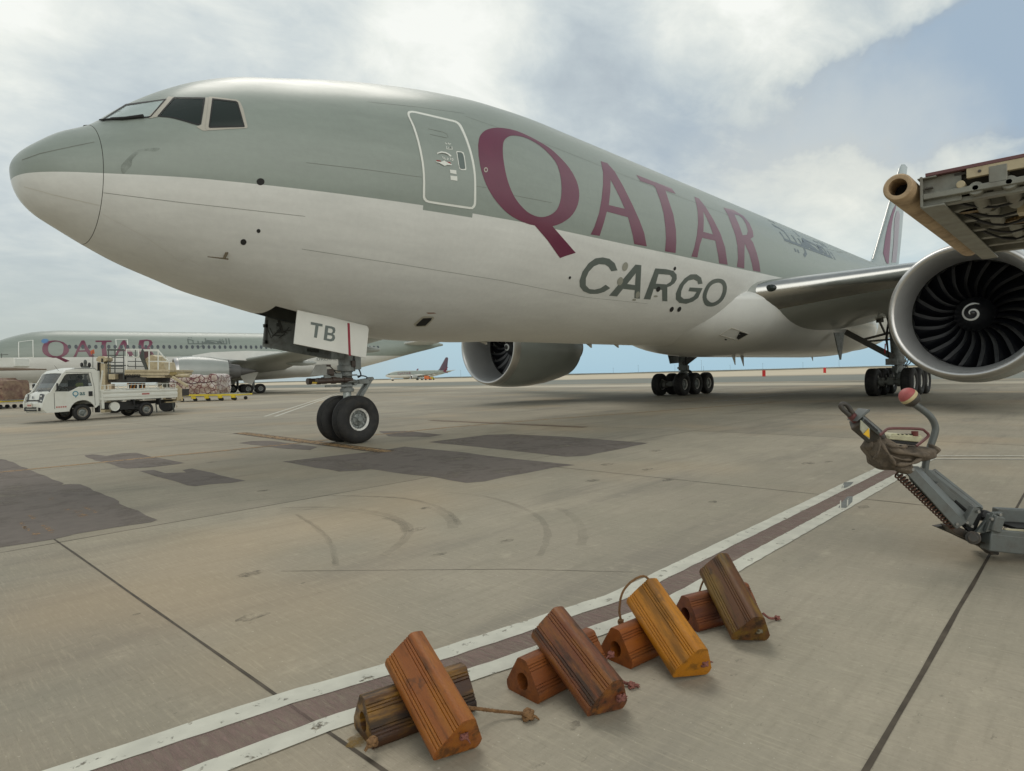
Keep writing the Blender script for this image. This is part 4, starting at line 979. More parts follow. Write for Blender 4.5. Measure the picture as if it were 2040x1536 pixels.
b=MB(); p=N0(640,735,-.24); b.prism([(-.16,-.10),(.22,-.10),(.22,.13),(-.02,.13)],((p.x,p.y,p.z),(1,0,0),(0,0,1),(0,-1,0)),0,.03); b.build("taxi_light_bracket",mat("bracket_grey",srgb(150,152,146),.5,dirt=srgb(90,84,72),dirt_amt=.5),jetroot,bevel=.004)
# nose gear doors and well
dw=mat("door_white",srgb(216,216,208),.38,var=.05,coat=.2)
def sheetdoor(name,px,y,m,t,sgn):
    P_=[PY(a,b_,y) for a,b_ in zn_(px)]; b=MB(); b.prism([(p.x,p.z) for p in P_],((0,y,0),(1,0,0),(0,0,1),(0,-1,0)),0,t); return b.build(name,m,jetroot,smooth=30,bevel=.006)
pd=sheetdoor("nose_gear_door",[(430,96),(700,150),(1165,262),(1182,292),(1152,602),(393,450)],-.76,dw,.035,1); pd["label"]="white nose gear door with two dark letters and a red stripe"
sd=sheetdoor("nose_gear_door",[(98,140),(62,478),(400,545),(800,615),(1000,560),(1010,250),(500,120)],.74,gearg,.035,1); sd["label"]="grey inner side of the far nose gear door"
b=MB(); b.prism([tuple((PY(*q,-.80).x,PY(*q,-.80).z)) for q in zn_([(965,228),(989,234),(1001,578),(978,572)])],((0,-.796,0),(1,0,0),(0,0,1),(0,-1,0)),0,.004); b.build("red_stripe",mat("stripe_maroon",srgb(140,32,50),.4),pd,smooth=0)
ZL=[[[(580,218),(703,242),(701,268),(660,262),(642,388),(612,382),(628,255),(578,246)]],
 [[(733,255),(800,266),(832,280),(838,310),(830,335),(812,345),(830,362),(835,390),(822,415),(790,425),(714,408)],[(763,284),(757,330),(795,337),(808,325),(810,303),(797,290)],[(754,356),(748,393),(785,400),(803,390),(806,372),(793,362)]]]
b=MB()
for loops in ZL:
    ll=[[(PY(*q,-.80).x,PY(*q,-.80).z) for q in zn_(l)] for l in loops]; b.prism(ll[0],((0,-.796,0),(1,0,0),(0,0,1),(0,-1,0)),0,.005,ll[1:])
b.build("door_lettering",cgrey,pd,smooth=0)
b=MB(); x0,x1,yw=WELL; zt=3.9
b.add([(x0,-yw-.03,zt),(x1,-yw-.03,zt),(x1,yw+.03,zt),(x0,yw+.03,zt),(x0,-yw-.03,FUS.P(x0,math.pi).z+.10),(x1,-yw-.03,FUS.P(x1,math.pi).z+.08),(x1,yw+.03,FUS.P(x1,math.pi).z+.08),(x0,yw+.03,FUS.P(x0,math.pi).z+.10)],[(0,1,2,3),(0,4,5,1),(2,6,7,3),(0,3,7,4),(1,5,6,2)])
b.build("wheel_well",mat("well_grey",srgb(88,90,84),.6,var=.3,vscale=5),jetroot,smooth=0)
b=MB()
for i in range(7): b.tube([N0(120+25*i,330+random.uniform(-60,60),.70),N0(160+25*i,345+random.uniform(-60,60),.70),N0(250+20*i,300+random.uniform(-40,60),.70)],.010,6)
for px,py in ((105,430),(100,260),(240,250),(560,515),(600,520),(640,525)): b.box(N0(px,py,.69),(.09,.04,.07))
b.beam(N0(110,200,.69),N0(105,450,.69),.04,.05); b.beam(N0(240,200,.69),N0(280,330,.69),.03,.05)
b.build("door_linkage",mat("linkage_grey",srgb(70,72,68),.5,var=.3),sd)
# main gear
wm=wheel_set(jetroot,.635,.50,.29); first=True
for s in (-1,1):
    yb=s*5.49
    for x in (30.31,31.78,33.25):
        for dy in (-.70,.70):
            if first: o_=wm; first=False
            else: o_=copy_tree(wm,jetroot)
            o_.location=(x,yb+dy,.635)
    b=MB(); b.beam((30.2,yb,.66),(33.36,yb,.66),.26,.28)
    for x in (30.31,31.78,33.25):
        b.cyl((x,yb-.6,.635),(x,yb+.6,.635),.09,n=16)
        for dy in(-.36,.36): b.cyl((x,yb+dy-.1,.635),(x,yb+dy+.1,.635),.2,n=20)
    for dx in(-.5,.5): b.beam((31.78+dx,yb+.2,.95),(31.78+dx*1.6,yb+.2,.75),.07,.08)
    b.build("bogie_beam",mat("bogie_grey",srgb(118,120,114),.5,var=.3,vscale=6,dirt=srgb(50,48,44),dirt_amt=.7,dscale=6),jetroot,bevel=.01)
    b=MB(); b.cyl((31.8,yb,.6),(31.8,yb,1.45),.17,n=24); b.cyl((31.8,yb,1.05),(31.8,yb,1.35),.30,.26,n=24); b.cyl((31.8,yb,1.4),(31.8,yb*.97,4.3),.27,n=24); b.cyl((31.8,yb,1.5),(31.8,yb,1.62),.33,n=24); b.cyl((31.8,yb,2.4),(31.8,yb,2.5),.32,n=24)
    b.box((31.55,yb+.2*-s,1.55),(.3,.5,.3)); b.cyl((31.3,yb,1.0),(31.75,yb,1.5),.06,n=10)
    b.build("main_gear_strut",gearg,jetroot,bevel=.01)
    dk=mat("brace_dark",srgb(84,82,76),.5,var=.2)
    b=MB(); b.beam((31.6,yb-s*.15,1.75),(31.5,s*2.75,3.45),.18,.26); b.beam((31.6,yb-s*.1,2.95),(31.55,s*4.1,2.65),.09,.11); b.beam((31.6,yb-s*.1,2.6),(31.55,s*4.2,2.55),.09,.09)
    b.beam((31.4,s*2.8,3.4),(31.2,s*4.9,4.3),.08,.1); b.beam((31.2,s*3.1,3.35),(31.0,s*4.6,4.2),.05,.05); b.beam((31.9,yb-s*.1,2.0),(34.0,s*4.6,3.9),.14,.16)
    b.cyl((31.3,yb-s*.65,4.0),(31.3,yb-s*.62,3.4),.16,n=14); b.cyl((31.3,yb-s*.62,3.4),(31.4,yb-s*.45,2.9),.05,n=8)
    b.build("side_brace",dk,jetroot,bevel=.01)
    b=MB()
    for k in range(6):
        a0=random.uniform(0,1); P_=[(31.8+.3,yb+s*.1*k,1.55+.1*k),(32.1+.1*k,yb+s*.1*(k-2),1.45),(32.4+.08*k,yb+.08*(k-3),1.30),(32.5,yb+.1*(k-2),.95)]
        b.tube(smooth_path(P_,4),.022,6)
    for k in range(5): b.tube([(31.5,yb-s*(.30+.02*k),3.6-.1*k),(31.45,yb-s*(.36+.02*k),2.6),(31.5,yb-s*.32,1.7)],.018,6)
    b.build("hydraulic_hose",hose,jetroot)
    b=MB(); dr=[(30.6,yb-s*.55,3.2),(32.9,yb-s*.55,3.2),(32.6,yb-s*.42,1.95),(31.1,yb-s*.42,1.9)]
    if s>0:
        b.prism([(30.45,3.1),(33.2,3.1),(33.1,1.9),(31.0,1.82)],((0,yb+.42,0),(1,0,0),(0,0,1),(0,-1,0)),0,.05)
    else:
        b.prism([(31.9,4.4),(33.2,4.4),(33.0,2.2),(32.1,2.1)],((0,yb-.45,0),(1,0,0),(0,0,1),(0,-1,0)),0,.05)
    b.build("main_gear_door",gearg,jetroot,bevel=.01)
    b=MB(); bt=MB(); bt.add([(29.6,s*2.9,2.75),(30.4,s*2.9,2.75),(30.1,s*3.3,1.55)],[(0,1,2)])
tg=mat("streamer_red",srgb(176,38,44),.7); b=MB(); b.beam((31.4,-5.05,2.4),(31.42,-5.02,1.95),.05,.02); b.build("pin_streamer",tg,jetroot)
b=MB(); b.prism([(0,0),(.62,.0),(.40,-1.25),(.34,-1.25)],((29.0,-3.55,2.95),(.9,-.43,0),(0,0,1),(.43,.9,0)),0,.05); b.build("wheel_door_panel",gearg,jetroot)
# ------------------------------------------------------------------ wheel chocks
def chock_mat(name,base,streak,grime,s_amt=.5,g_amt=.6,seed=0):
    m=bpy.data.materials.new(name); m.use_nodes=True; nt=m.node_tree; N=nt.nodes; L=nt.links; b=N["Principled BSDF"]
    b.inputs["Roughness"].default_value=.48; b.inputs["Specular IOR Level"].default_value=.45
    tc=N.new("ShaderNodeTexCoord")
    def noise(st,sc,det,off=0):
        mp=N.new("ShaderNodeMapping"); L.new(tc.outputs["Object"],mp.inputs[0]); mp.inputs[3].default_value=st; mp.inputs[1].default_value=(seed*3.1+off,seed*1.7,off)
        n=N.new("ShaderNodeTexNoise"); L.new(mp.outputs[0],n.inputs[0]); n.inputs["Scale"].default_value=sc; n.inputs["Detail"].default_value=det; n.inputs["Roughness"].default_value=.65; return n.outputs[0]
    def rng(v,a,b_,c,d):
        r=N.new("ShaderNodeMapRange"); L.new(v,r.inputs[0]); r.interpolation_type='SMOOTHSTEP'
        for i,q in zip((1,2,3,4),(a,b_,c,d)): r.inputs[i].default_value=q
        return r.outputs[0]
    def mix(f,a,b_):
        n=N.new("ShaderNodeMix"); n.data_type='RGBA'; L.new(f,n.inputs[0])
        for i,v in((6,a),(7,b_)):
            if isinstance(v,tuple): n.inputs[i].default_value=v+(1,)
            else: L.new(v,n.inputs[i])
        return n.outputs[2]
    lng=noise((.5,2.4,2.4),5,6); lng2=noise((.4,3,3),6,6,5); blot=noise((1,1.5,1.5),9,9,9); fine=noise((3,9,9),20,4,2)
    c=mix(rng(lng,.42,.62,0,s_amt),base,streak); c=mix(rng(lng2,.47,.66,0,g_amt),c,grime); c=mix(rng(blot,.58,.70,0,g_amt*.8),c,grime); c=mix(rng(fine,.3,.8,0,.22),c,grime)
    L.new(c,b.inputs["Base Color"]); L.new(rng(lng2,.3,.7,.36,.62),b.inputs["Roughness"])
    bp=N.new("ShaderNodeBump"); bp.inputs["Strength"].default_value=.35; bp.inputs["Distance"].default_value=.004; L.new(fine,bp.inputs["Height"]); L.new(bp.outputs[0],b.inputs["Normal"]); return m
def chock_profile():
    half=[(.090,0),(.099,.006),(.1045,.022),(.1045,.042)]
    p0=Vector((.1045,.042)); p1=Vector((.034,.156)); n=Vector((p1.y-p0.y,-(p1.x-p0.x))).normalized(); L=(p1-p0).length
    for a,b_ in ((.06,.10),(.16,.20),(.26,.29),(.72,.75),(.82,.85),(.91,.94)):
        for t,d in ((a,0),(a+.012,-.0045),(b_-.012,-.0045),(b_,.0)):
            half.append(tuple((p0+(p1-p0)*t+n*d)))
    half+=[(.034,.156),(.027,.1645),(.012,.168)]
    return half+[(-x,y) for x,y in half[::-1]]
CP=chock_profile(); HOLE=[(.034*math.cos(2*math.pi*i/20),.068+.038*math.sin(2*math.pi*i/20)) for i in range(20)]
ropem={'brown':mat("rope_brown",srgb(128,96,62),.9,var=.35,vscale=60,bump=.5,bscale=120),'pink':mat("rope_pink",srgb(132,84,74),.9,var=.35,vscale=60,bump=.5,bscale=120),'grey':mat("rope_grey",srgb(112,104,84),.9,var=.35,vscale=60,bump=.5)}
def twisted(b,path,r,turns_per_m=55):
    """two strands wound about a path"""
    P=smooth_path(path,14); 
    for ph in (0,math.pi*2/3,math.pi*4/3):
        s=0; Q=[]; sd=None
        for i,p in enumerate(P):
            t=(P[min(i+1,len(P)-1)]-P[max(i-1,0)]).normalized()
            if sd is None: sd=t.cross(Vector((0,0,1))); sd.normalize()
            sd=(sd-t*sd.dot(t)).normalized(); u=t.cross(sd)
            if i: s+=(p-P[i-1]).length
            a=ph+s*turns_per_m*2*math.pi; Q.append(p+(sd*math.cos(a)+u*math.sin(a))*r*.5)
        b.tube(Q,r*.62,6)
def knot(b,c,r,dirv=(1,0,0),fray=0):
    c=Vector(c); P=[]
    for i in range(26):
        a=2*math.pi*i/25*2; P.append(c+Vector((math.cos(a)*r,math.sin(a)*r*.8,math.sin(a*1.5)*r*.6)))
    b.tube(P,r*.42,7); b.ball(c,r*.85,10)
    d=Vector(dirv).normalized()
    for k in range(fray):
        e=d+Vector((random.uniform(-.5,.5),random.uniform(-.5,.5),random.uniform(-.35,.25))); b.tube([c,c+e*r*1.5,c+e*r*2.2+Vector((0,0,-r*.4))],[r*.35,r*.28,r*.12],6)
def chock(c0,c1,upv,m,label,ropes,L=.46,hole=True):
    """base centre line from c0 to c1; upv is the direction of the ridge"""
    c0=Vector(c0);c1=Vector(c1); ex=(c1-c0).normalized(); ez=Vector(upv); ez=(ez-ex*ez.dot(ex)).normalized(); ey=ez.cross(ex)
    root=empty("wheel_chock",label,"wheel chock",(c0.x,c0.y,c0.z),0,"rubber wheel chocks crossed in pairs beside the red line")
    b=MB(); b.prism(CP,((0,0,0),(0,1,0),(0,0,1),(1,0,0)),0,L,[HOLE] if hole else []); o=b.build("chock_body",m,root,smooth=45,bevel=.007)
    M=MX((0,0,0),ex,ey,ez); o.matrix_local=M
    for kind,parts in ropes:
        for f in parts:
            b=MB(); f(b,c0); b.build("rope",ropem[kind],root,smooth=60)
    return root
cm=dict(brown=chock_mat("chock_brown",srgb(70,44,26),srgb(150,108,30),(.012,.009,.007),.8,.8,1),orange=chock_mat("chock_orange",srgb(142,80,28),srgb(160,100,26),srgb(58,38,20),.65,.75,2),
 rust=chock_mat("chock_rust",srgb(124,68,30),srgb(146,86,30),srgb(76,44,24),.5,.6,3),rustdark=chock_mat("chock_rust_dark",srgb(110,60,32),srgb(150,98,32),srgb(40,34,26),.55,.85,4),
 orange2=chock_mat("chock_orange_clean",srgb(138,74,26),srgb(158,92,26),srgb(92,54,24),.5,.5,5),yellow=chock_mat("chock_yellow",srgb(182,118,14),srgb(158,96,14),srgb(90,62,16),.5,.65,6),
 red=chock_mat("chock_red",srgb(112,58,34),srgb(138,82,30),srgb(70,42,28),.5,.6,7),olive=chock_mat("chock_olive",srgb(96,60,30),srgb(124,96,30),srgb(34,26,16),.75,.75,8))
def W_(px,py,z): return Gd(px,py,z)
def lower(a,bb,m,label,ropes=(),flip=1):
    a=Vector((a[0],a[1],0));bb=Vector((bb[0],bb[1],0)); d=(bb-a).normalized(); n=Vector((-d.y,d.x,0)); s0=a+n*.103
    return s0,s0+d*.46,chock(s0,s0+d*.46,(0,0,1),m,label,ropes)
def rp(pts,r=.0075,k=None,kr=.018,fray=0,kd=(1,0,0)):
    def f(b,c0):
        twisted(b,[Vector(p)-c0 for p in pts],r)
        if k is not None: knot(b,Vector(k)-c0,kr,kd,fray)
    return f
def kn(p,r=.016,kd=(1,0,0),fray=2):
    def f(b,c0): knot(b,Vector(p)-c0,r,kd,fray)
    return f
g1=[W_(933,1410,.09),W_(960,1413,.06),W_(985,1416,.035),W_(1025,1420,.02),W_(1044,1422,.02)]
lower((-.525,-10.36),(-.11,-10.45),cm['brown'],"dark brown chock with worn yellow ridges under the nearest bright orange chock",[('brown',[rp(g1,.0075,W_(1052,1424,.022),.021,3,(1,-.6,0)),kn(W_(742,1478,.05),.017,(-1,0,-1),2)])])
L2=lower((.135,-10.625),(.60,-10.66),cm['rust'],"rust orange chock with open round bore below the dark striped brown chock",[('pink',[rp([W_(1205,1325,.07),W_(1222,1345,.05),W_(1238,1357,.02),W_(1250,1362,.012)],.007,W_(1258,1365,.014),.014,5,(1,-.7,0))])])
L3=lower((.66,-10.755),(1.12,-10.82),cm['orange2'],"clean orange chock with open round bore below the bright yellow chock",[('pink',[kn(W_(1217,1304,.06),.014,(-1,0,0),1)])])
L4=lower((1.25,-10.80),(1.69,-10.955),cm['red'],"reddish chock with open round bore below the farthest olive chock",[('pink',[rp([W_(1520,1222,.05),W_(1532,1231,.02),W_(1542,1232,.012)],.0065,W_(1548,1231,.013),.012,4,(1,-.3,0)),])])
rw_=Vector((_r.x,_r.y,0)).normalized()
def upper(p0,p1,m,label,ropes,z0=.083,L=.435,roll=0,lift=.075):
    p0=(p0[0]+8,p0[1]-10); p1=(p1[0]+12,p1[1]+7); o=CAMP; d0=ray(*p0); A=o+d0*((z0-CH)/d0.z); d=ray(*p1); bb=A-o; dd=d.dot(d); tt=bb.dot(d)/dd; perp=bb-d*tt; h=max(L*L-perp.length_squared,0); Bp=o+d*(tt+math.sqrt(h/dd))
    ax=(Bp-A).normalized(); up=Vector((0,0,1)); up=(up-ax*up.dot(ax)).normalized(); up=Matrix.Rotation(R(roll),3,ax)@up
    a=A-up*lift; c=Bp-up*lift
    return A,Bp,ax,up,chock(a,c,up,m,label,ropes(A,Bp,ax,up),hole=False)
upper((912,1482),(811,1294),cm['orange'],"bright orange chock leaning on the dark brown one, nearest of all the chocks",lambda A,B,ax,up:[('pink',[kn(A-ax*.004+up*.02,.013,-ax,1)])],roll=8)
upper((1209,1401),(1095,1241),cm['rustdark'],"rust brown chock with a sooty dark stripe leaning on the rust orange chock",lambda A,B,ax,up:[('pink',[kn(A-ax*.02+up*.0+Vector((.05,0,0)),.016,(1,-.6,-.2),2),kn(B+ax*.005+up*.06,.012,ax,2)])],roll=8)
upper((1378,1333),(1281.5,1179.5),cm['yellow'],"bright yellow chock leaning on a clean orange one, rope arching from its top",lambda A,B,ax,up:[('pink',[kn(A-ax*.02+Vector((.06,0,.0)),.016,(1,-.6,-.3),2)]),('brown',[rp([B+up*.07-ax*.01,B+ax*.03+up*.10-rw_*.04,B+ax*.02+up*.085-rw_*.10,B-rw_*.145+up*.03,B-rw_*.155+Vector((0,0,-.06)),B-rw_*.15+Vector((0,0,-.12))],.0065,B-rw_*.15+Vector((0,0,-.13)),.013,0)])],roll=8)
upper((1493,1265),(1423.6,1125.5),cm['olive'],"olive and brown streaked chock leaning on the reddish one, farthest of all the chocks",lambda A,B,ax,up:[('grey',[kn(A-ax*.02+Vector((.05,0,0)),.016,(1,-.2,-.6),3)]),('brown',[rp([B-rw_*.08+Vector((0,0,-.03)),B-rw_*.115+Vector((0,0,-.10)),B-rw_*.135+Vector((0,0,-.18))],.006,B-rw_*.135+Vector((0,0,-.19)),.008,0)])],roll=8)

# ------------------------------------------------------------------ towing bar in the right foreground
zt=zoomc(1640,750,4.1525)
def T(a,b_,d): q=zt([(a,b_)])[0]; return D(q[0],q[1],d)
DP=4.55
tarroot=Gd(1985,1105); tarroot.z=0
tow=empty("tow_bar","raised grey steel tow bar with coiled spring and red ball knob at the right edge","tow bar",(tarroot.x,tarroot.y,0))
def TB_(b,name,m,bevel=0,smooth=35,parent=None):
    b.v=[(v[0]-tarroot.x,v[1]-tarroot.y,v[2]) for v in b.v]; return b.build(name,m,parent or tow,smooth=smooth,bevel=bevel)
tgrey=mat("towbar_grey",srgb(98,103,100),.42,var=.14,vscale=9,dirt=srgb(70,62,54),dirt_amt=.6,dscale=9,bump=.08); tdark=mat("towbar_dark",srgb(66,63,58),.55,var=.25,vscale=12,dirt=srgb(96,76,56),dirt_amt=.5,dscale=14)
fw=Vector((_f.x,_f.y,0)).normalized(); rw=Vector((_r.x,_r.y,0)).normalized()
b=MB()
b.beam(T(735,815,4.42),T(1100,1225,4.42),.05,.08,up=(-.6,.5,.8)); TB_(b,"arm_rail",tgrey,.004); b=MB(); b.beam(T(905,785,4.78),T(1300,1095,4.78),.04,.045,up=(-.6,.5,.8))

TB_(b,"arm_rail",tgrey,.004)
b=MB()
def para(b,pts,d,th,dz=None):
    P=[T(x,y,dd) for (x,y),dd in zip(pts,d if isinstance(d,(list,tuple)) else [d]*len(pts))]
    n=fw*th; k=len(P); b.add(P+[p+n for p in P],[tuple(range(k)),tuple(range(2*k-1,k-1,-1))]+[(i,(i+1)%k,k+(i+1)%k,k+i) for i in range(k)])
para(b,[(690,800),(735,745),(1180,1215),(1105,1262)],4.36,.02); para(b,[(735,745),(790,745),(1225,1180),(1180,1215)],[4.36,4.5,4.5,4.36],.02)
para(b,[(850,775),(905,775),(1300,1080),(1255,1085)],[4.66,4.70,4.70,4.66],.03); para(b,[(960,870),(1115,1000),(1085,1035),(925,895)],4.54,.03)
TB_(b,"arm_plate",tgrey,.003)
para_=0
b=MB(); para(b,[(790,750),(860,768),(1260,1085),(1235,1180),(1180,1200)],4.60,.012); TB_(b,"arm_web",tgrey)
b=MB(); para(b,[(850,812),(940,885),(928,895),(845,822)],4.57,.02); para(b,[(1100,1022),(1215,1120),(1205,1130),(1090,1035)],4.57,.02)
para(b,[(1160,1235),(1245,1090),(1330,1110),(1265,1270),(1225,1300)],4.45,.03)
TB_(b,"arm_slot",mat("slot_black",srgb(24,24,24),.8),0)
b=MB(); para(b,[(1175,1200),(1250,1075),(1305,1100),(1225,1255)],4.40,.05); TB_(b,"end_plate",tgrey,.004)
for px_,py_,dd_ in ((1110,1222,4.35),(1230,1072,4.62),(745,770,4.35),(1290,1120,4.38),(1400,1180,4.34),(1470,1145,4.34),(1235,1240,4.38),(1195,1210,4.38)):
    b=MB(); c=T(px_,py_,dd_); b.cyl(c,c+fw*.02,.011,n=6); TB_(b,"bolt_head",mat("bolt_zinc",srgb(150,150,146),.35,metal=.7))
# coil spring
b=MB(); P=[]; a0=T(612,808,4.40); a1=T(1078,1248,4.40); dv=(a1-a0); u1=dv.cross(fw).normalized(); nturn=21
for i in range(nturn*12+1):
    t=i/(nturn*12); a=t*nturn*2*math.pi; P.append(a0+dv*t+u1*math.cos(a)*.022+fw*math.sin(a)*.022)
b.tube(P,.0062,7); TB_(b,"coil_spring",mat("rusty_steel",srgb(86,58,44),.55,metal=.3,var=.4,vscale=40))
b=MB(); b.tube([a0,a1],.009,8); TB_(b,"spring_rod",tdark)
# lower joint and frame that runs out of the picture
b=MB(); para(b,[(935,1245),(1050,1228),(1250,1290),(1460,1455),(1455,1478),(1390,1475),(1330,1425),(1200,1365),(1085,1310)],4.52,.06); para(b,[(1040,1240),(1135,1250),(1260,1310),(1190,1345),(1090,1300)],4.42,.10)
TB_(b,"skid_bracket",tdark,.006)
b=MB(); b.cyl(T(1240,1335,4.30),T(1240,1335,4.75),.045,n=24); b.cyl(T(1240,1335,4.26),T(1240,1335,4.30),.03,n=20); b.cyl(T(1330,1330,4.42),T(1560,1385,4.42),.048,n=24); b.cyl(T(1545,1380,4.42),T(1575,1387,4.42),.055,n=24); TB_(b,"pivot_joint",tdark,.004)
b=MB(); para(b,[(1280,1110),(1400,1150),(1350,1200),(1270,1190)],4.60,.16); b.ball(T(1330,1145,4.55),.05,12,(1.4,1,.7)); TB_(b,"rubber_boot",black,.01)
b=MB(); para(b,[(1270,1290),(1370,1170),(1395,1200),(1340,1300)],4.40,.03); para(b,[(1345,1290),(1410,1125),(1490,1125),(1440,1270)],4.36,.03); TB_(b,"hinge_plate",tgrey,.004)
b=MB(); e0=T(1340,1305,4.35); e1=T(2050,1400,4.35); b.beam(T(1340,1358,4.40),T(2250,1452,4.40),.09,.125); b.beam(T(1420,1140,4.72),T(2250,1180,4.72),.07,.10); b.beam(T(1420,1200,4.55),T(1420,1202,4.90)-fw*.0,.09,.09)
b.beam(T(1430,1150,4.38),T(1390,1275,4.38),.09,.07); b.beam(T(1760,1190,4.36),T(1740,1310,4.36),.08,.07)
b.beam(T(1380,1290,4.37),T(2250,1365,4.37),.03,.05)
TB_(b,"drawbar_frame",tgrey,.008)
b=MB(); b.beam(T(1480,1225,4.62),T(2200,1270,4.62),.25,.02); TB_(b,"frame_tray",black); b=MB(); b.beam(T(1500,1275,4.40),T(2200,1320,4.40),.015,.03); TB_(b,"cream_strip",mat("cream_plastic",srgb(200,192,160),.5,var=.1))
# canvas covered handle
canv=mat("canvas_brown",srgb(108,96,82),.9,var=.4,vscale=14,bump=.8,bscale=40,dirt=srgb(56,50,42),dirt_amt=.7,dscale=10)
b=MB()
def blob(b,outline,dc,th,n=9,folds=.012):
    P=[T(x,y,dc) for x,y in curvy(outline,3)]; c=sum(P,Vector())/len(P); m=len(P); rows=[]
    for i in range(n+1):
        t=-1+2*i/n; s=(max(0,1-abs(t)**2.6))**.5; s=max(s,.02); row=[]
        for j,p in enumerate(P):
            f=1+folds*8*math.sin(j*1.7+i*1.3)*s*.35; row.append(c+(p-c)*s*f+fw*(t*th))
        rows.append(row)
    b.grid(rows,wrap=True)
blob(b,[(340,590),(385,520),(420,480),(480,500),(545,545),(560,560),(700,570),(880,590),(900,640),(860,680),(740,700),(640,740),(590,775),(430,755),(385,670)],4.52,.17)
blob(b,[(335,570),(380,520),(400,560),(385,610),(345,600)],4.50,.06); blob(b,[(590,735),(700,715),(722,760),(690,805),(640,800),(590,770)],4.42,.08)
blob(b,[(880,560),(945,590),(940,620),(890,650)],4.6,.06)
TB_(b,"canvas_cover",canv,smooth=80)
b=MB()
for (pa,pb,w) in (((545,600),(880,650),.045),((520,560),(700,570),.03),((600,730),(820,670),.035),((450,520),(600,740),.03),((470,500),(410,690),.02),((500,640),(740,690),.02)):
    A_,B_=T(*pa,4.36),T(*pb,4.36); Mi=(A_+B_)/2-fw*.03-Vector((0,0,.012)); b.tube(smooth_path([A_,Mi,B_],6),[w*.12]+[w*.35+w*.15*math.sin(k) for k in range(11)]+[w*.12],8)
TB_(b,"canvas_fold",canv,smooth=80)
b=MB(); para(b,[(555,485),(830,500),(795,545),(540,520)],4.42,.10); para(b,[(555,485),(575,470),(815,488),(820,505)],4.45,.09); TB_(b,"button_box",mat("cream_box",srgb(196,192,158),.45,var=.12,vscale=14,dirt=srgb(120,112,84),dirt_amt=.5,dscale=12),.006)
b=MB(); para(b,[(540,520),(800,545),(790,575),(560,550)],4.43,.10); TB_(b,"box_base",black,.004)
b=MB()
for px in (615,650,685,720): b.cyl(T(px,482,4.46),T(px,474,4.46),.012,n=12)
TB_(b,"push_button",black)
b=MB(); b.cyl(T(757,492,4.46),T(757,452,4.46),.022,n=16); TB_(b,"stop_button",mat("button_brown_red",srgb(112,52,46),.5))
gr=mat("guard_red",srgb(104,60,58),.5,var=.3,vscale=25)
b=MB()
for dd in (4.34,4.60): b.tube(smooth_path([T(470,485,dd),T(505,455,dd),T(545,432,dd),T(680,430,dd),T(810,436,dd),T(845,455,dd),T(870,490,dd),T(810,545,dd),T(770,575,dd)],4),.0095,8)
b.tube([T(810,436,4.34),T(810,436,4.60)],.009,8); TB_(b,"guard_rail",gr)
b=MB(); pole=[T(840,800,4.62),T(845,740,4.62),T(860,660,4.62),T(890,570,4.62),T(920,480,4.62),T(928,420,4.62),T(900,350,4.62),T(840,290,4.62),T(730,215,4.62)]
b.tube(smooth_path(pole,5),.024,16); TB_(b,"curved_pole",tgrey)
b=MB(); bc=T(705,165,4.62); ax=(T(760,205,4.62)-T(670,125,4.62)).normalized(); rb=.064
def cap(a0_,a1_,r=1): return [(-math.cos(R(a0_+(a1_-a0_)*i/8))*rb,math.sin(R(a0_+(a1_-a0_)*i/8))*rb*r) for i in range(9)]
b.lathe(cap(0,80),bc,ax,28); TB_(b,"ball_knob",mat("ball_pink",srgb(168,86,84),.55,var=.15,vscale=20)); 
b=MB(); b.lathe(cap(80,105,1.01),bc,ax,28); TB_(b,"ball_band",mat("ball_cream",srgb(200,184,140),.6,var=.2,vscale=25))
b=MB(); b.lathe([(rb*.25,rb*.985),(rb*.6,rb*.98),(rb*.95,rb*.8),(rb*1.0,.01)],bc,ax,28); TB_(b,"ball_socket",tdark)
# eye, lever and head of the tow bar
b=MB(); b.tube(smooth_path([T(235,345,4.5),T(215,320,4.5),T(160,270,4.5),T(145,240,4.5),T(165,226,4.5),T(200,240,4.5),T(240,300,4.5),T(262,330,4.5)],5),.017,12); TB_(b,"towing_eye",tdark)
b=MB(); b.cyl(T(228,318,4.5),T(278,368,4.5),.030,n=18); TB_(b,"eye_collar",gr)
b=MB(); para(b,[(280,375),(300,340),(375,270),(395,272),(390,290),(320,345)],4.42,.14); TB_(b,"finger_guard",tgrey,.006)
b=MB(); b.beam(T(270,365,4.5),T(470,500,4.5)+Vector((0,0,-.03)),.13,.11,up=(-.5,.4,.8)); TB_(b,"handle_body",tdark,.01)
b=MB(); b.beam(T(320,345,4.44),T(465,462,4.44),.10,.02,up=(-.5,.4,.8)); TB_(b,"handle_top",tgrey,.003)
b=MB(); para(b,[(312,360),(385,430),(383,520),(330,470),(310,440)],4.375,.01); TB_(b,"pale_label",mat("label_grey",srgb(160,160,140),.5,var=.2,vscale=30))
b=MB(); para(b,[(378,428),(385,508),(334,478)],4.368,.006); TB_(b,"warning_label",mat("label_yellow",srgb(222,176,30),.5,var=.05))
b=MB()
for i in range(4): q=(345+i*28,352+i*24); para(b,[(q[0],q[1]),(q[0]+26,q[1]+20),(q[0]+18,q[1]+34),(q[0]-6,q[1]+14)],4.37,.006)
TB_(b,"black_print",black)

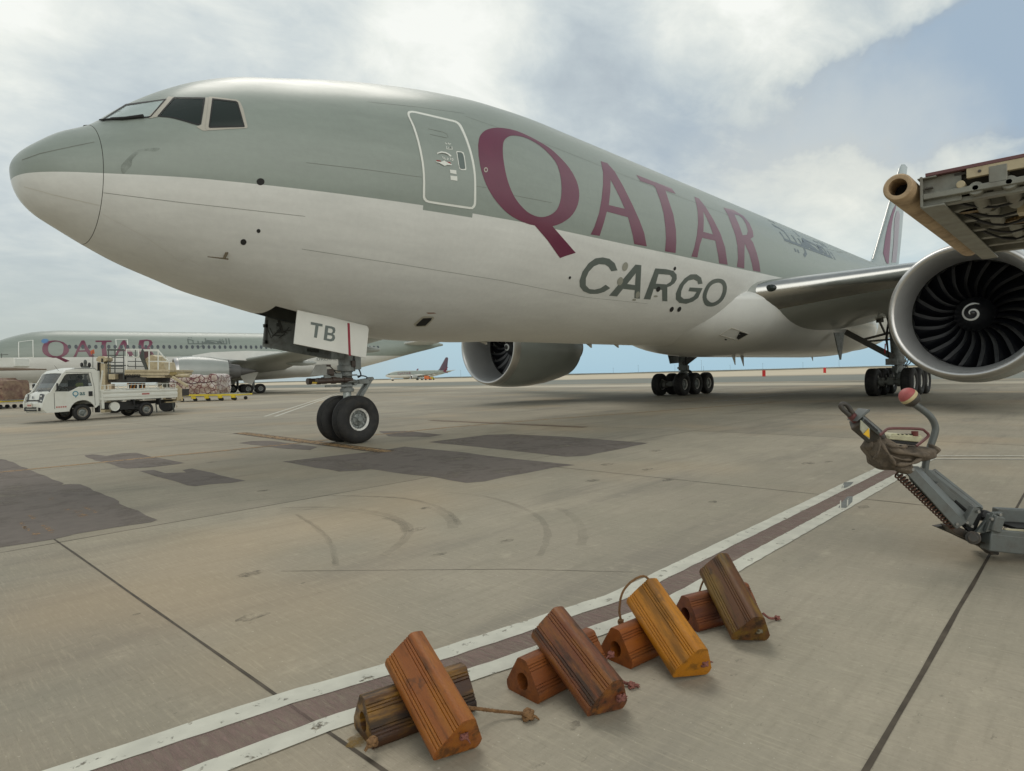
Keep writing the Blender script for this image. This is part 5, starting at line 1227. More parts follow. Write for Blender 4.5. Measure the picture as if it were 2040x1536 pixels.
# ------------------------------------------------------------------ raised loader bridge, top right
bx0,bx1=4.62,8.55; by=-11.17; bz=2.97
lbr=empty("loader_bridge","raised cream and grey loader bridge seen from below with round bumper tube, above the engine","cargo loader",(bx0,by,0))
def LB(b,name,m,bevel=0,smooth=35):
    b.v=[(v[0]-bx0,v[1]-by,v[2]) for v in b.v]; return b.build(name,m,lbr,smooth=smooth,bevel=bevel)
cream=mat("bumper_cream",srgb(186,160,126),.6,var=.18,vscale=5,dirt=srgb(112,86,62),dirt_amt=.55,dscale=6); lgrey=mat("loader_grey",srgb(136,136,126),.55,var=.15,vscale=5,dirt=srgb(96,84,70),dirt_amt=.5,dscale=4); ldk=mat("loader_dark",srgb(76,72,66),.7,var=.25,vscale=6); lcr=mat("loader_cream",srgb(190,176,144),.5,var=.1,vscale=4,dirt=srgb(130,112,86),dirt_amt=.4,dscale=5); lred=mat("deck_edge_maroon",srgb(112,76,76),.6,var=.2)
tr=.118
b=MB(); b.lathe([(0,tr*.62),(-.004,tr*.70),(0,tr*.9),(.02,tr),(4.05,tr),(4.07,tr*.7),(3.9,tr*.6),(.0,tr*.62)],(bx0-.14,by+.06,bz-.005),(1,0,0),40); LB(b,"bumper_tube",cream)
b=MB(); b.cyl((bx0-.14+.25,by+.06,bz-.005),(bx0+.13,by+.06,bz-.005),tr*.61,n=24); LB(b,"tube_core",dark)
b=MB()
for i in range(24):
    x=bx0+.35+i*.13+random.uniform(-.02,.02); b.ball((x,by-.035,bz-.085),.035,8,(1.8,.35,.55))
LB(b,"rust_streak",mat("rust_crust",srgb(120,78,48),.8,var=.4,vscale=30))
yo=by-.07  # front face of frame
b=MB(); b.beam((bx0,yo-.02,bz-.06),(bx1-.1,yo-.02,bz-.06),.02,.26); b.beam((bx0,yo-.10,bz-.19),(bx1-.1,yo-.10,bz-.19),.17,.018); b.beam((bx0,yo-.02,bz+.075),(bx0,yo-.02,bz-.19),.02,.02)
b.box((bx0+.06,yo-.16,bz-.05),(.01,.28,.24)); b.box(((bx0+bx1)/2,yo-.06,bz+.062),(bx1-bx0,.14,.012)); LB(b,"front_beam",lgrey,.004)
b=MB(); b.box(((bx0+bx1)/2,yo-2.1,bz+.085),(bx1-bx0,4.1,.03)); LB(b,"deck",lred,.004)
for x,zc_,w in ((bx0+.03,bz+.02,.05),(bx1-.1,bz+.02,.05)): b=MB(); b.beam((x,yo-.34,zc_+.02),(x,yo-4.1,zc_+.02),.05,.10); LB(b,"side_rail",lcr,.004)
b=MB()
b.beam((bx0+.05,yo-.03,bz-.10),(bx0+.05,yo-4.0,bz-.10),.10,.05); b.beam((bx0+.12,yo-.1,bz-.16),(bx0+.12,yo-4.0,bz-.16),.08,.04)
for i,x in enumerate((.55,1.1,1.7,2.3,2.9,3.5)): b.beam((bx0+x,yo-.1,bz-.12),(bx0+x,yo-4,bz-.12),.12,.10)
for y in (.55,1.15,2.0,3.0): b.beam((bx0,yo-y,bz-.02),(bx1,yo-y,bz-.02),.12,.14)
LB(b,"under_frame",lgrey,.006)
b=MB()
for i in range(9): b.beam((bx0+.2+i*.42,yo-.12,bz+.03),(bx0+.2+i*.42,yo-4,bz+.03),.2,.03)
b.box((bx0+1.7,yo-1.9,bz+.05),(3.3,3.3,.02)); LB(b,"roller_bed",ldk)
for (x,y,L_) in ((.05,.40,.55),(.05,.62,.55),(.9,.42,.5),(1.9,.5,.6)):
    b=MB(); b.cyl((bx0+x-.03,yo-y,bz-.10),(bx0+x+L_,yo-y,bz-.16),.055,n=20); b.cyl((bx0+x-.05,yo-y,bz-.10),(bx0+x-.03,yo-y,bz-.10),.025,n=12); LB(b,"cylinder_mount",lgrey,.004)
b=MB(); b.cyl((bx0+.0,yo-.30,bz-.05),(bx0+.12,yo-.30,bz-.05),.032,n=16); b.box((bx0+.8,yo-.66,bz-.19),(.18,.09,.09)); LB(b,"cream_block",lcr,.004)
b=MB()
for (x,y,r) in ((.62,.33,.12),(1.55,.62,.16)):
    c=Vector((bx0+x,yo-y,bz-.17)); b.cyl(c,c+Vector((0,0,.03)),r,n=28)
    for k in range(28):
        a=2*math.pi*k/28; b.box(c+Vector((math.cos(a)*r,math.sin(a)*r,.015)),(.018,.018,.03),Matrix.Rotation(a,3,'Z'))
LB(b,"chain_sprocket",mat("sprocket_ochre",srgb(120,98,60),.6,var=.3,vscale=30))
b=MB()
for k in range(7): 
    x=bx0+.35+.32*k; b.tube(smooth_path([(x,yo-.2,bz-.12),(x+.1,yo-.5,bz-.2-.03*(k%3)),(x+.05,yo-.95,bz-.13),(x+.2,yo-1.6,bz-.18)],4),.012,6)
LB(b,"hydraulic_line",hose)
b=MB(); b.cyl((bx0+.035,yo-.43,bz+.03),(bx0-.001,yo-.43,bz+.03),.012,n=10); b.box((bx0+.02,yo-.07,bz-.03),(.04,.06,.012)); LB(b,"bolt",ldk)
# support mast of the bridge (out of the picture to the right)
b=MB()
for x in (bx0+.3,bx1-.4): b.beam((x,yo-3.8,0),(x,yo-3.8,bz-.1),.25,.25)
LB(b,"lift_mast",lcr)
# ------------------------------------------------------------------ other airliners
def loft_table(L,R,nose_drop=.25):
    X=[0,.1,.35,.8,1.5,2.4,3.6,5,6.5,8.5,L*.62,L*.70,L*.80,L*.90,L*.97,L]
    k=R/2.95
    T=[-nose_drop*3*k]+[q*k for q in (-.45,-.15,.25,.75,1.35,1.95,2.45,2.78,2.95,2.95,2.93,2.8,2.5,2.1,1.7)]
    B=[-nose_drop*3*k]+[q*k for q in (-1.05,-1.4,-1.75,-2.1,-2.4,-2.65,-2.84,-2.93,-2.95,-2.95,-2.5,-1.3,.1,1.0,1.4)]
    Wd=[0]+[q*k for q in (.42,.8,1.2,1.62,2.02,2.4,2.68,2.83,2.9,2.9,2.8,2.2,1.3,.5,.15)]
    Z=[-nose_drop*3*k]+[q*k for q in (-.74,-.72,-.66,-.52,-.38,-.22,-.1,-.04,0,0,.15,.7,1.3,1.55,1.55)]
    return X,T,B,Wd,Z
ref=[[[skin(x,y,1050,380) for x,y in dens(l,6)] for l in shp] for shp in QATAR]
def airliner(label,L,R,zc,loc,rz,engines,wing0,span,chord,pline,lscale,lx,win,gear,group=None,sweep=.62,finh=8.5,wingz=-1.6,textz=0,winglet=False):
    root=empty("passenger_airplane",label,"airplane",(loc[0],loc[1],0),rz,group)
    X,T,B,Wd,Z=loft_table(L,R); F=Tube(X,T,B,Wd,Z,zc); k=R/2.95
    hm=hull_material("airliner_paint",GREY,WHITE,(pline,.0))
    xs=[.00001,.01,.04,.1,.2,.35,.55,.8,1.1,1.5,2,2.6,3.2,4,5,6,7,8.5]+[8.5+(L-8.5)*i/50 for i in range(1,51)]
    fu=hull("fuselage",F,xs,72,root,hm)
    # lettering from the same alphabet, painted on the port side
    S0=ref[0][0]; x0=min(p[0] for p in S0); b=MB()
    for shp in ref: surf_mesh(b,F,[[(lx+(x-x0)*lscale,.88+(t-.92)*.87) for x,t in l] for l in shp],.02,.6,.12)
    b.build("maroon_lettering",maroon,root,smooth=60,fix=False)
    wdm=mat("cabin_glass",srgb(58,66,72),.15)
    if win:
        x1,x2,pitch,wz,ww,wh=win; n=int((x2-x1)/pitch); first=None
        for i in range(n):
            x=x1+i*pitch; th=math.pi/2-math.asin((wz-zc)/R)
            if first is None:
                b=MB(); surf_mesh(b,F,[[(x+ww/2*math.cos(a)*(1-.0*abs(math.sin(a))),th+wh/2*math.sin(a)/R) for a in [2*math.pi*q/12 for q in range(12)]]],.025,5,5); b.v=[(v[0]-x,v[1],v[2]) for v in b.v]
                first=b.build("cabin_window",wdm,root,smooth=0,fix=False); first.location=(x,0,0)
            else:
                c=first.copy(); COL.objects.link(c); c.location=(x,0,0)
    # cockpit glazing
    b=MB()
    for a0,a1,xa,xb in ((.25,.62,1.75*k,2.55*k),(.66,.98,2.0*k,2.75*k),(1.02,1.28,2.25*k,3.0*k)):
        for s in(1,-1): surf_mesh(b,F,[[(xa,s*a0),(xa+.1,s*a1),(xb,s*a1),(xb,s*(a0+.04))][::s]],.03,.4,.2)
    b.build("cockpit_window",glass,root,smooth=0,fix=False)
    def doorr(xc,w,zb_,zt_):
        b=MB(); t0=math.pi/2-math.asin(min(1,(zt_-zc)/R)); t1=math.pi/2-math.asin((zb_-zc)/R); o=.07; 
        surf_mesh(b,F,[[(xc-w/2-o,t0-o/R),(xc+w/2+o,t0-o/R),(xc+w/2+o,t1+o/R),(xc-w/2-o,t1+o/R)],[(xc-w/2,t0),(xc+w/2,t0),(xc+w/2,t1),(xc-w/2,t1)]],.02,.8,.15); b.build("door_outline",wpnt,root,smooth=0,fix=False)
    if L>50:
        doorr(5.6,1.15,pline+.1,pline+2.0); doorr(lx+lscale*10.1,1.05,pline+.1,pline+2.0)
        b=MB(); surf_mesh(b,F,[[(7.25+.32*math.cos(2*math.pi*q/14),math.pi/2-.60+.11*math.sin(2*math.pi*q/14)) for q in range(14)]],.02,5,5); b.build("blue_roundel",mat("roundel_blue",srgb(90,130,170),.5),root,smooth=0,fix=False)
        arabic(F,cgrey,root,21.1,1.1,math.pi/2-math.asin((6.15-zc)/R),.34,.02)
        text_obj("DREAMLINER","grey_lettering",.52,cgrey,root,MX((38.6,-2.93,4.25),(1,.02,.0),(0,.12,1),(0,-1,0)),.01,sx=1.45)
    # belly fairing
    b=MB(); rows=[]; xc=wing0+chord*.55; hl=chord*1.0
    for i in range(33):
        t=-1+2*i/32; g=(max(0,1-t*t))**.6; row=[]
        for j in range(28):
            a=2*math.pi*j/28; row.append((xc+t*hl,-(R*.55+R*.55*g)*math.sin(a),zc-R*.45+math.cos(a)*(R*.35+R*.28*g)))
        rows.append(row)
    b.grid(rows,wrap=True); b.build("belly_fairing",fm,root,smooth=70)
    for s in (-1,1):
        sec=[(R*.6,wing0-.3,zc+wingz,chord*1.15,.12,.03),(R,wing0+.3,zc+wingz+.1,chord,.12,.03),(span*.33,wing0+sweep*span*.33,zc+wingz+.085*span*.33,chord*.6,.1,.01),(span*.66,wing0+sweep*span*.66,zc+wingz+.085*span*.66+.25,chord*.36,.1,0),(span*.93,wing0+sweep*span*.94,zc+wingz+.09*span+.5,chord*.2,.1,0),(span,wing0+sweep*span*1.08,zc+wingz+.1*span+.8,chord*.06,.09,0)]
        b=MB(); b.grid(wing_sections(s,sec),flip=(s<0)); wg_=b.build("wing",wingm,root,smooth=50)
        if winglet:
            b=MB(); x=wing0+sweep*span*.98; z=zc+wingz+.1*span+.5
            for dz,dy in ((2.2,.7),(-1.0,.5)): b.add([(x,s*span,z),(x+2.0,s*span,z),(x+3.0,s*(span+dy),z+dz),(x+2.3,s*(span+dy),z+dz),(x,s*(span+.08),z),(x+2.0,s*(span+.08),z),(x+3.0,s*(span+dy+.05),z+dz),(x+2.3,s*(span+dy+.05),z+dz)],[(0,1,2,3),(7,6,5,4),(0,4,5,1),(1,5,6,2),(2,6,7,3),(3,7,4,0)])
            b.build("winglet",maroon,wg_)
        b=MB()
        for f in (.28,.5,.7): b.ball((wing0+sweep*span*f+chord*(1-f*.95)*.88,s*span*f,zc+wingz+.085*span*f-.35),1,12,(1.9*k,.25,.35))
        b.build("flap_fairing",wingm,wg_,smooth=60)
        ex_,ey,ez_,er,el=engines
        b=MB(); b.lathe([(.22*er,er*.93),(.5*er,er*.99),(er,er*1.02),(el*.7,er*.95),(el,er*.80),(el,er*.74),(el*.5,er*.8),(er*1.1,er*.85)],(ex_,s*ey,ez_),(1,0,0),48); e_=b.build("engine",nacm,root,smooth=40)
        b=MB(); b.lathe([(.23*er,er*.935),(.08*er,er*.90),(0,er*.85),(.08*er,er*.81),(.4*er,er*.79)],(ex_,s*ey,ez_),(1,0,0),48); b.build("inlet_lip",lipm,e_,smooth=70)
        b=MB(); b.lathe([(er*.4,er*.79),(er*1.1,er*.82)],(ex_,s*ey,ez_),(1,0,0),32); b.lathe([(er*1.1,.0),(er*1.1,er*.83)],(ex_,s*ey,ez_),(1,0,0),32); b.lathe([(er*.6,.01),(er*.8,er*.18),(er*1.08,er*.3)],(ex_,s*ey,ez_),(1,0,0),20); b.build("fan",bladem,e_)
        b=MB(); b.lathe([(el*.9,er*.55),(el*1.25,er*.42),(el*1.25,er*.3),(el*1.6,.05)],(ex_,s*ey,ez_),(1,0,0),28)
        if L>50:
            n=20
            for q in range(n):
                a=2*math.pi*q/n; a2=2*math.pi*(q+1)/n; am=(a+a2)/2; r=er*.79
                P_=[Vector((ex_+el-.02,s*ey+r*math.cos(w_),ez_+r*math.sin(w_))) for w_ in (a,a2)]+[Vector((ex_+el+.42,s*ey+r*.95*math.cos(am),ez_+r*.95*math.sin(am)))]
                b.add(P_,[(0,1,2)])
        b.build("core_nozzle",mat("nozzle_dark",srgb(90,90,88),.5),e_)
        b=MB(); rows=[]
        for x,zb_,zt_,hw in ((ex_+el*.35,ez_+er*.9,ez_+er*1.06,.04),(ex_+el*.7,ez_+er*.85,ez_+er*1.25,.16),(ex_+el*1.4,ez_+er*.7,ez_+er*1.35,.16),(ex_+el*2.1,ez_+er*.9,ez_+er*1.3,.05)):
            rows.append([(x,s*ey-hw,zb_),(x,s*ey+hw,zb_),(x,s*ey+hw,zt_),(x,s*ey-hw,zt_)])
        b.grid(rows,wrap=True); b.build("pylon",fm,root)
        st=tapered([(L*.865,5.6*k,s*.6,.1),(L*.865+5.2*k,2.0*k,s*9*k,.09),(L*.865+6*k,.9*k,s*9.5*k,.05)],"t",tp,'y'); st.v=[(x,y,z+zc+1.5*k+abs(y)*.12) for x,y,z in st.v]; st.build("tailplane",tp,root,smooth=50)
    fn=tapered([(L*.78,9.5*k,zc+R*.9,.06),(L*.805,7.6*k,zc+R+.6*k,.09),(L*.805+7.6*k*finh/9,3.0*k,zc+R+finh*.92,.09),(L*.805+8.6*k*finh/9,1.6*k,zc+R+finh,.05)],"t",finm).build("tail_fin",mat("fin_maroon",srgb(84,66,82),.4,var=.3,vscale=.5),root,smooth=50)
    t,q,u=wheel_mesh(gear[2],gear[2]*.8,gear[2]*.45); w0=t.build("wheel",tyrem,root,smooth=40); rr_=q.build("rim",rimm,w0,smooth=40); u.build("hub",hubm,w0,smooth=40)
    locs=[(gear[0],dy,gear[2]) for dy in(-.3,.3)]
    for s in(-1,1):
        for dx in gear[4]:
            for dy in(-.45,.45): locs.append((gear[1]+dx,s*gear[3]+dy,gear[2]))
    for i,l in enumerate(locs):
        o_=w0 if i==0 else copy_tree(w0,root); o_.location=l
    for x,y in ((gear[0],0),(gear[1],-gear[3]),(gear[1],gear[3])):
        b=MB(); b.cyl((x,y,gear[2]),(x,y,zc-R*.8),.16*k,n=14); b.cyl((x,y-.6,gear[2]),(x,y+.6,gear[2]),.1,n=10)
        if x>gear[0]: b.beam((x+min(gear[4]),y,gear[2]),(x+max(gear[4])+.01,y,gear[2]),.2,.2); b.beam((x,y,1.8*k),(x-.1,y*.6,zc-R*.75),.15,.15)
        b.build("gear_strut",gearg,root)
        b=MB(); 
        if x>gear[0]: b.prism([(-1.3,2.6*k),(1.0,2.6*k),(.2,1.1*k),(-.7,1.4*k)],((x-.5,y-.6 if y<0 else y+.6,0),(1,0,0),(0,0,1),(0,-1,0)),0,.06)
        else: b.prism([(-1.0,2.2*k),(.8,2.2*k),(.8,1.3*k),(-1.0,1.4*k)],((x-.2,-.6,0),(1,0,0),(0,0,1),(0,-1,0)),0,.05)
        b.build("gear_door",dw,root)
    return root
def horiz(px,depth): 
    q=D(px,750,depth); return Vector((q.x,q.y,0))
RZ=R(-12.5); ea=Vector((math.cos(RZ),math.sin(RZ),0))
n787=horiz(89,69.8)-ea*7.0
airliner("grey and white airliner parked behind the flatbed truck, its engine over netted cargo",57.0,2.97,4.86,n787,RZ,(18.7,9.7,2.7,1.75,5.4),20.0,29.5,12.0,4.7,.725,7.0,(9.4,46,.607,5.85,.32,.50),(5.4,27.9,.60,4.9,(-.72,.72)),finh=9.3)
n737=horiz(768,330)
airliner("distant small airliner taxiing near the shoreline with dark maroon tail",39.5,1.95,3.35,n737,RZ,(12.5,4.85,1.75,1.05,3.2),14.5,17.0,7.2,3.0,.52,6.2,None,(4.0,19.8,.52,2.86,(0,)),finh=7.0,winglet=True,wingz=-1.2)

# ------------------------------------------------------------------ flatbed truck
fwd=Vector((-.976,-.22,0)).normalized(); rzt=math.atan2(fwd.y,fwd.x)
rear=Vector((7.48,19.36,0)); lft=Vector((-fwd.y,fwd.x,0))
if lft.dot(Vector((CX,CY,0))-rear)<0: lft=-lft
# local frame: x forward, y to the driver's side, which faces the camera
tl=rear-lft*.78
truck=empty("flatbed_truck","white flatbed truck with a blue round door logo, driving in front of the loader","truck",tl,rzt)
tw=mat("truck_white",srgb(220,221,212),.4,var=.06,vscale=2,coat=.3,dirt=srgb(150,144,124),dirt_amt=.25,dscale=2); tbl=mat("truck_black",srgb(36,36,36),.6,var=.2); 
def clearglass(name,c,a=.55):
    m=bpy.data.materials.new(name); m.use_nodes=True; b=m.node_tree.nodes["Principled BSDF"]; b.inputs["Base Color"].default_value=c+(1,); b.inputs["Roughness"].default_value=.06; b.inputs["Alpha"].default_value=a; b.inputs["Coat Weight"].default_value=.6; return m
cg=clearglass("truck_glass",(.05,.06,.06),.45)
WB=2.66; yw=.83
arch=[(WB+.50*math.cos(a),.36+.50*math.sin(a)) for a in [math.pi*(1-i/10) for i in range(11)]]
CS=.40
side=[(1.62,.62),(WB-.50-CS,.50)]+[(x-CS,z) for x,z in arch[1:-1]]+[(WB+.5-CS,.42),(3.60,.40),(3.70,.55),(3.72,.80),(3.60,1.15),(3.42,1.26),(2.98,1.98),(2.86,2.10),(2.5,2.17),(1.75,2.17),(1.62,2.05)]
winh=[(3.26,1.26),(2.90,1.88),(2.82,1.96),(1.98,1.98),(1.86,1.44),(2.40,1.42),(2.62,1.30),(2.75,1.24)]
for s in (1,-1):
    b=MB(); b.prism(side,((0,s*yw,0),(1,0,0),(0,0,1),(0,-1,0)),-.03,.03,[winh]); b.build("cab_side",tw,truck,smooth=30,bevel=.012)
    b=MB(); b.prism(winh,((0,s*yw,0),(1,0,0),(0,0,1),(0,-1,0)),-.008,.008); b.build("side_window",cg,truck)
    b=MB()
    b.tube([(3.30,s*(yw+.034),.55),(3.30,s*(yw+.034),1.2)],.007,5); b.tube([(1.78,s*(yw+.034),.62),(1.80,s*(yw+.034),1.42),(1.9,s*(yw+.034),2.02),(2.85,s*(yw+.034),2.02)],.006,5); b.build("door_gap",tbl,truck)
    b=MB(); b.box((1.95,s*(yw+.045),1.12),(.15,.03,.20)); b.build("door_handle",tbl,truck,bevel=.01)
    b=MB(); b.prism([(-.0,0),(.10,.02),(.12,.28),(.02,.30)],((3.2,s*(yw+.12),1.30),(.35,s*.9,0),(0,0,1),(-.9,s*.35,0)),-.05,.02); b.build("mirror",tbl,truck,bevel=.02)
b=MB()
def crossp(b,P,th=.03):
    for (xa,za),(xb,zb_) in zip(P,P[1:]): b.beam((xa,0,za),(xb,0,zb_),2*yw,th,up=(0,1,0)) if False else b.add([(xa,-yw,za),(xa,yw,za),(xb,yw,zb_),(xb,-yw,zb_)],[(0,1,2,3)])
fr=[(3.70,.42),(3.80,.55),(3.80,.80),(3.74,.84),(3.70,.90),(3.63,1.15),(3.44,1.27)]
rows=[]
for x,z in fr:
    rows.append([(x-.28*abs(t)**4,t*yw,z) for t in [-1+2*i/12 for i in range(13)]])
b.grid(rows); b.build("cab_front",tw,truck,smooth=50)
b=MB(); rows=[]
for x,z in ((2.98,1.98),(2.86,2.11),(2.5,2.20),(1.75,2.20),(1.62,2.05)): rows.append([(x-.02*abs(t)**4,t*yw,z+.03*(1-t*t)) for t in [-1+2*i/8 for i in range(9)]])
b.grid(rows); b.build("cab_roof",tw,truck,smooth=50)
b=MB(); rows=[]
for f in (0,.5,1): rows.append([(3.42-.43*f-.10*abs(t)**3*(1-f),t*(yw-.04),1.27+.72*f) for t in [-1+2*i/8 for i in range(9)]])
b.grid(rows); b.build("windscreen",cg,truck,smooth=60)
b=MB(); b.prism([(-yw,.6),(yw,.6),(yw,2.08),(-yw,2.08)],((1.62,0,0),(0,1,0),(0,0,1),(1,0,0)),-.03,.0,[[(-.5,1.45),(.5,1.45),(.5,1.95),(-.5,1.95)]]); b.build("cab_back",tw,truck)
b=MB(); b.box((2.35,0,.98),(1.2,1.5,.3)); b.box((2.0,.42,1.35),(.15,.5,.75)); b.box((2.0,-.35,1.35),(.15,.8,.75)); b.box((3.15,0,1.18),(.45,1.5,.2)); b.build("cab_interior",mat("seat_dark",srgb(52,52,50),.8),truck)
b=MB(); b.lathe([(0,.19),(.015,.2),(.03,.19)],(2.82,.42,1.36),(-.5,0,.85),24); b.tube([(3.0,.42,1.2),(2.83,.42,1.37)],.02,8); b.build("steering_wheel",tbl,truck)
for s in (1,-1):
    b=MB(); b.prism([(-.15,-.17),(.13,-.19),(.17,.12),(.06,.2),(-.10,.2)],((3.615,s*.60,.98),(.28*-1,s*.95,0),(-.12,0,1),(1,s*.3,.1)),-.01,.045); h_=b.build("headlight",mat("lamp_glass",srgb(70,70,70),.1,coat=.8),truck,bevel=.02)
    b=MB(); b.ball((3.655,s*.60,1.08),.06,12,(.4,1.2,.6)); b.ball((3.66,s*.60,.91),.06,12,(.4,1.3,.6)); b.build("reflector",mat("lamp_bright",srgb(235,235,230),.15,metal=.4),h_)
    b=MB(); b.box((3.735,s*.60,.56),(.04,.10,.14)); b.build("fog_recess",tbl,truck)
b=MB(); b.box((3.715,0,.915),(.03,1.0,.045)); b.box((3.795,0,.52),(.03,.95,.06)); b.box((3.80,0,.62),(.03,.95,.06)); b.build("grille",tbl,truck)
b=MB(); b.lathe([(0,.001),(.008,.05),(0,.06)],(3.70,0,1.04),(1,0,.1),20); b.build("badge",mat("badge_chrome",srgb(150,150,150),.2,metal=1),truck)
b=MB(); b.box((3.822,.0,.73),(.012,.42,.17)); pl_=b.build("number_plate",mat("plate_white",srgb(214,210,196),.5),truck)
b=MB()
for i in range(5): b.box((3.832,-.14+.07*i,.72),(.004,.04,.07))
b.build("plate_print",mat("plate_red",srgb(176,90,84),.6),pl_)
b=MB(); 
for s in(1,-1): b.tube([(3.50,s*.1+.15,1.27),(3.40,s*.1-.15,1.36)],.012,6)
b.build("windscreen_wiper",tbl,truck)
b=MB(); b.tube([(2.95,.5,2.10),(3.1,.52,2.32)],.006,5); b.build("aerial",tbl,truck)
# door logo
lx_=MX((2.35,yw+.036,1.12),(-1,0,0),(0,0,1),(0,1,0))
b=MB(); b.lathe([(0,.075),(.003,.075),(.003,.115),(0,.115)],(2.52,yw+.033,1.14),(0,1,0),28,closed=True); b.beam((2.49,yw+.036,1.04),(2.53,yw+.036,.98),.03,.004,up=(0,1,0)); b.build("logo_ring",mat("logo_teal",srgb(60,130,150),.5),truck)
text_obj("as","logo_letters",.26,mat("logo_grey",srgb(80,110,112),.5),truck,MX((2.26,yw+.034,1.15),(-1,0,0),(0,0,1),(0,1,0)),.002,bold=.006)
b=MB()
for i in range(5): b.box((3.22-.08*i,yw+.033,.62),(.05,.004,.06))
b.build("red_print",mat("plate_red",srgb(176,90,84),.6),truck)
# load bed
b=MB(); b.box((-.05,0,.86),(3.25,1.66,.06)); 
for x in (-1.0,-.2,.6,1.3): b.box((x,0,.78),(.08,1.6,.1))
b.build("bed_floor",tw,truck,bevel=.008)
for s in (1,-1):
    b=MB(); b.prism([(.0,.80),(.025,.80),(.025,.90),(.045,.93),(.045,1.02),(.02,1.05),(.02,1.10),(.045,1.13),(.045,1.20),(.03,1.22),(.0,1.22)],((0,s*yw,0),(0,s,0),(0,0,1),(1,0,0)),-1.66,1.42); sb=b.build("bed_side",tw,truck,smooth=20)
    b=MB(); 
    for z in (1.26,1.46): b.beam((-1.6,s*yw,z),(1.3,s*yw,z),.025,.025)
    for x in (-1.6,-1.22,-1.02,-.8,-.42,-.36,.0,.42,.58,.85,1.3): b.beam((x,s*yw,1.24),(x,s*yw,1.47),.02,.02)
    b.build("guard_rail",tw,truck)
    if s==1:
        b=MB(); b.box((.05,s*(yw+.047),1.02),(.34,.004,.06)); b.build("red_print",mat("plate_red",srgb(176,90,84),.6),truck)
b=MB()
for s in(1,-1): b.beam((1.50,s*.74,.5),(1.50,s*.74,2.08),.06,.06); b.tube(smooth_path([(1.50,s*.74,2.0),(1.58,s*.68,2.12),(1.62,s*.5,2.16)],4),.03,8); b.beam((1.50,s*.78,1.2),(1.36,s*.78,2.1),.05,.05)
for z in (1.2,1.6,2.05): b.beam((1.50,-.74,z),(1.50,.74,z),.05,.05)
b.build("headboard_frame",tw,truck,bevel=.006)
b=MB(); b.beam((1.42,yw-.02,.45),(1.42,yw-.02,1.25),.07,.10); b.build("corner_post",tw,truck)
b=MB(); b.beam((-1.5,.35,.62),(3.3,.35,.60),.09,.14); b.beam((-1.5,-.35,.62),(3.3,-.35,.60),.09,.14); b.box((.85,.52,.52),(.75,.4,.34)); b.box((1.55,.5,.55),(.3,.35,.3)); b.box((-.62,.70,.66),(.06,.3,.34)); b.box((.55,.72,.7),(.06,.26,.28)); b.cyl((0,-.7,.34),(0,.7,.34),.07,n=12); b.box((2.0,.66,.5),(.08,.3,.4)); b.build("chassis",tbl,truck,bevel=.01)
b=MB(); b.cyl((1.35,.62,.52),(1.35,.78,.52),.20,n=24); b.lathe([(0,.2),(.06,.16),(.1,.2)],(1.35,.70,.52),(0,1,0),24); b.build("air_ring",tw,truck)
b=MB(); b.prism([(-1.98,.62),(-1.70,.62),(-1.70,1.30),(-1.80,1.38),(-1.98,1.2)],((0,.70,0),(1,0,0),(0,0,1),(0,-1,0)),0,.06); b.prism([(-1.98,.62),(-1.70,.62),(-1.70,1.30),(-1.80,1.38),(-1.98,1.2)],((0,-.66,0),(1,0,0),(0,0,1),(0,-1,0)),0,.06); b.box((-1.9,0,.66),(.1,1.6,.1)); b.box((-1.5,0,.58),(.5,1.2,.05)); b.beam((-1.75,.6,.45),(-1.75,.6,.3),.03,.03); b.box((-1.66,0,1.0),(.03,1.6,.42)); b.build("tail_lift",lcr,truck,bevel=.008)
t,q,u=wheel_mesh(.345,.21,.19)
wt=t.build("wheel",tyrem,truck,smooth=40); q.build("rim",mat("rim_dusty",srgb(130,122,110),.5,metal=.3,var=.3,vscale=20),wt,smooth=40); u.build("hub",hubm,wt,smooth=40)
for i,(x,y,sx) in enumerate(((WB,.74,1),(WB,-.74,1),(0,.74,.92),(0,-.74,.92))):
    o_=wt if i==0 else copy_tree(wt,truck); o_.location=(x,y,.345*sx); o_.scale=(sx,1,sx)
for o_ in truck.children:
    n=o_.name.split('.')[0]
    if o_.type!='MESH' or n in ('wheel','chassis','air_ring'): continue
    if n in ('bed_floor','bed_side','guard_rail','headboard_frame','corner_post'):
        for v in o_.data.vertices: v.co.x=(v.co.x+1.66)*1.075-1.45
    elif n=='tail_lift':
        for v in o_.data.vertices: v.co.x+=.2
    elif n=='red_print' and o_.data.vertices[0].co.x<1: pass
    else:
        for v in o_.data.vertices: v.co.x+=CS
        for c_ in o_.children:
            for v in c_.data.vertices: v.co.x+=CS
# the driver
drv=empty("person","driver in a yellow-green safety vest sitting behind the truck's side window","person",tl+fwd*2.55+lft*.42,rzt)
def skinned(name,m,nodes,edges,parent,sub=2):
    me=bpy.data.meshes.new(name); me.from_pydata([n[0] for n in nodes],edges,[]); o=bpy.data.objects.new(name,me); COL.objects.link(o); o.parent=parent
    md=o.modifiers.new("skin","SKIN"); lay=me.skin_vertices[0] if me.skin_vertices else None
    if lay is None: 
        bm=bmesh.new(); bm.from_mesh(me); bm.verts.layers.skin.verify(); bm.to_mesh(me); bm.free(); lay=me.skin_vertices[0]
    for i,n in enumerate(nodes): lay.data[i].radius=(n[1],n[2] if len(n)>2 else n[1]); lay.data[i].use_root=(i==0)
    o.modifiers.new("sub","SUBSURF").levels=sub; o.modifiers[-1].render_levels=sub; me.materials.append(m)
    for p in me.polygons: p.use_smooth=True
    md.use_smooth_shade=True
    return o
skn=mat("skin_brown",srgb(112,78,60),.6,var=.08); vest=mat("vest_lime",srgb(186,204,62),.8,var=.15,vscale=8); trs=mat("trousers_dark",srgb(44,46,54),.9)
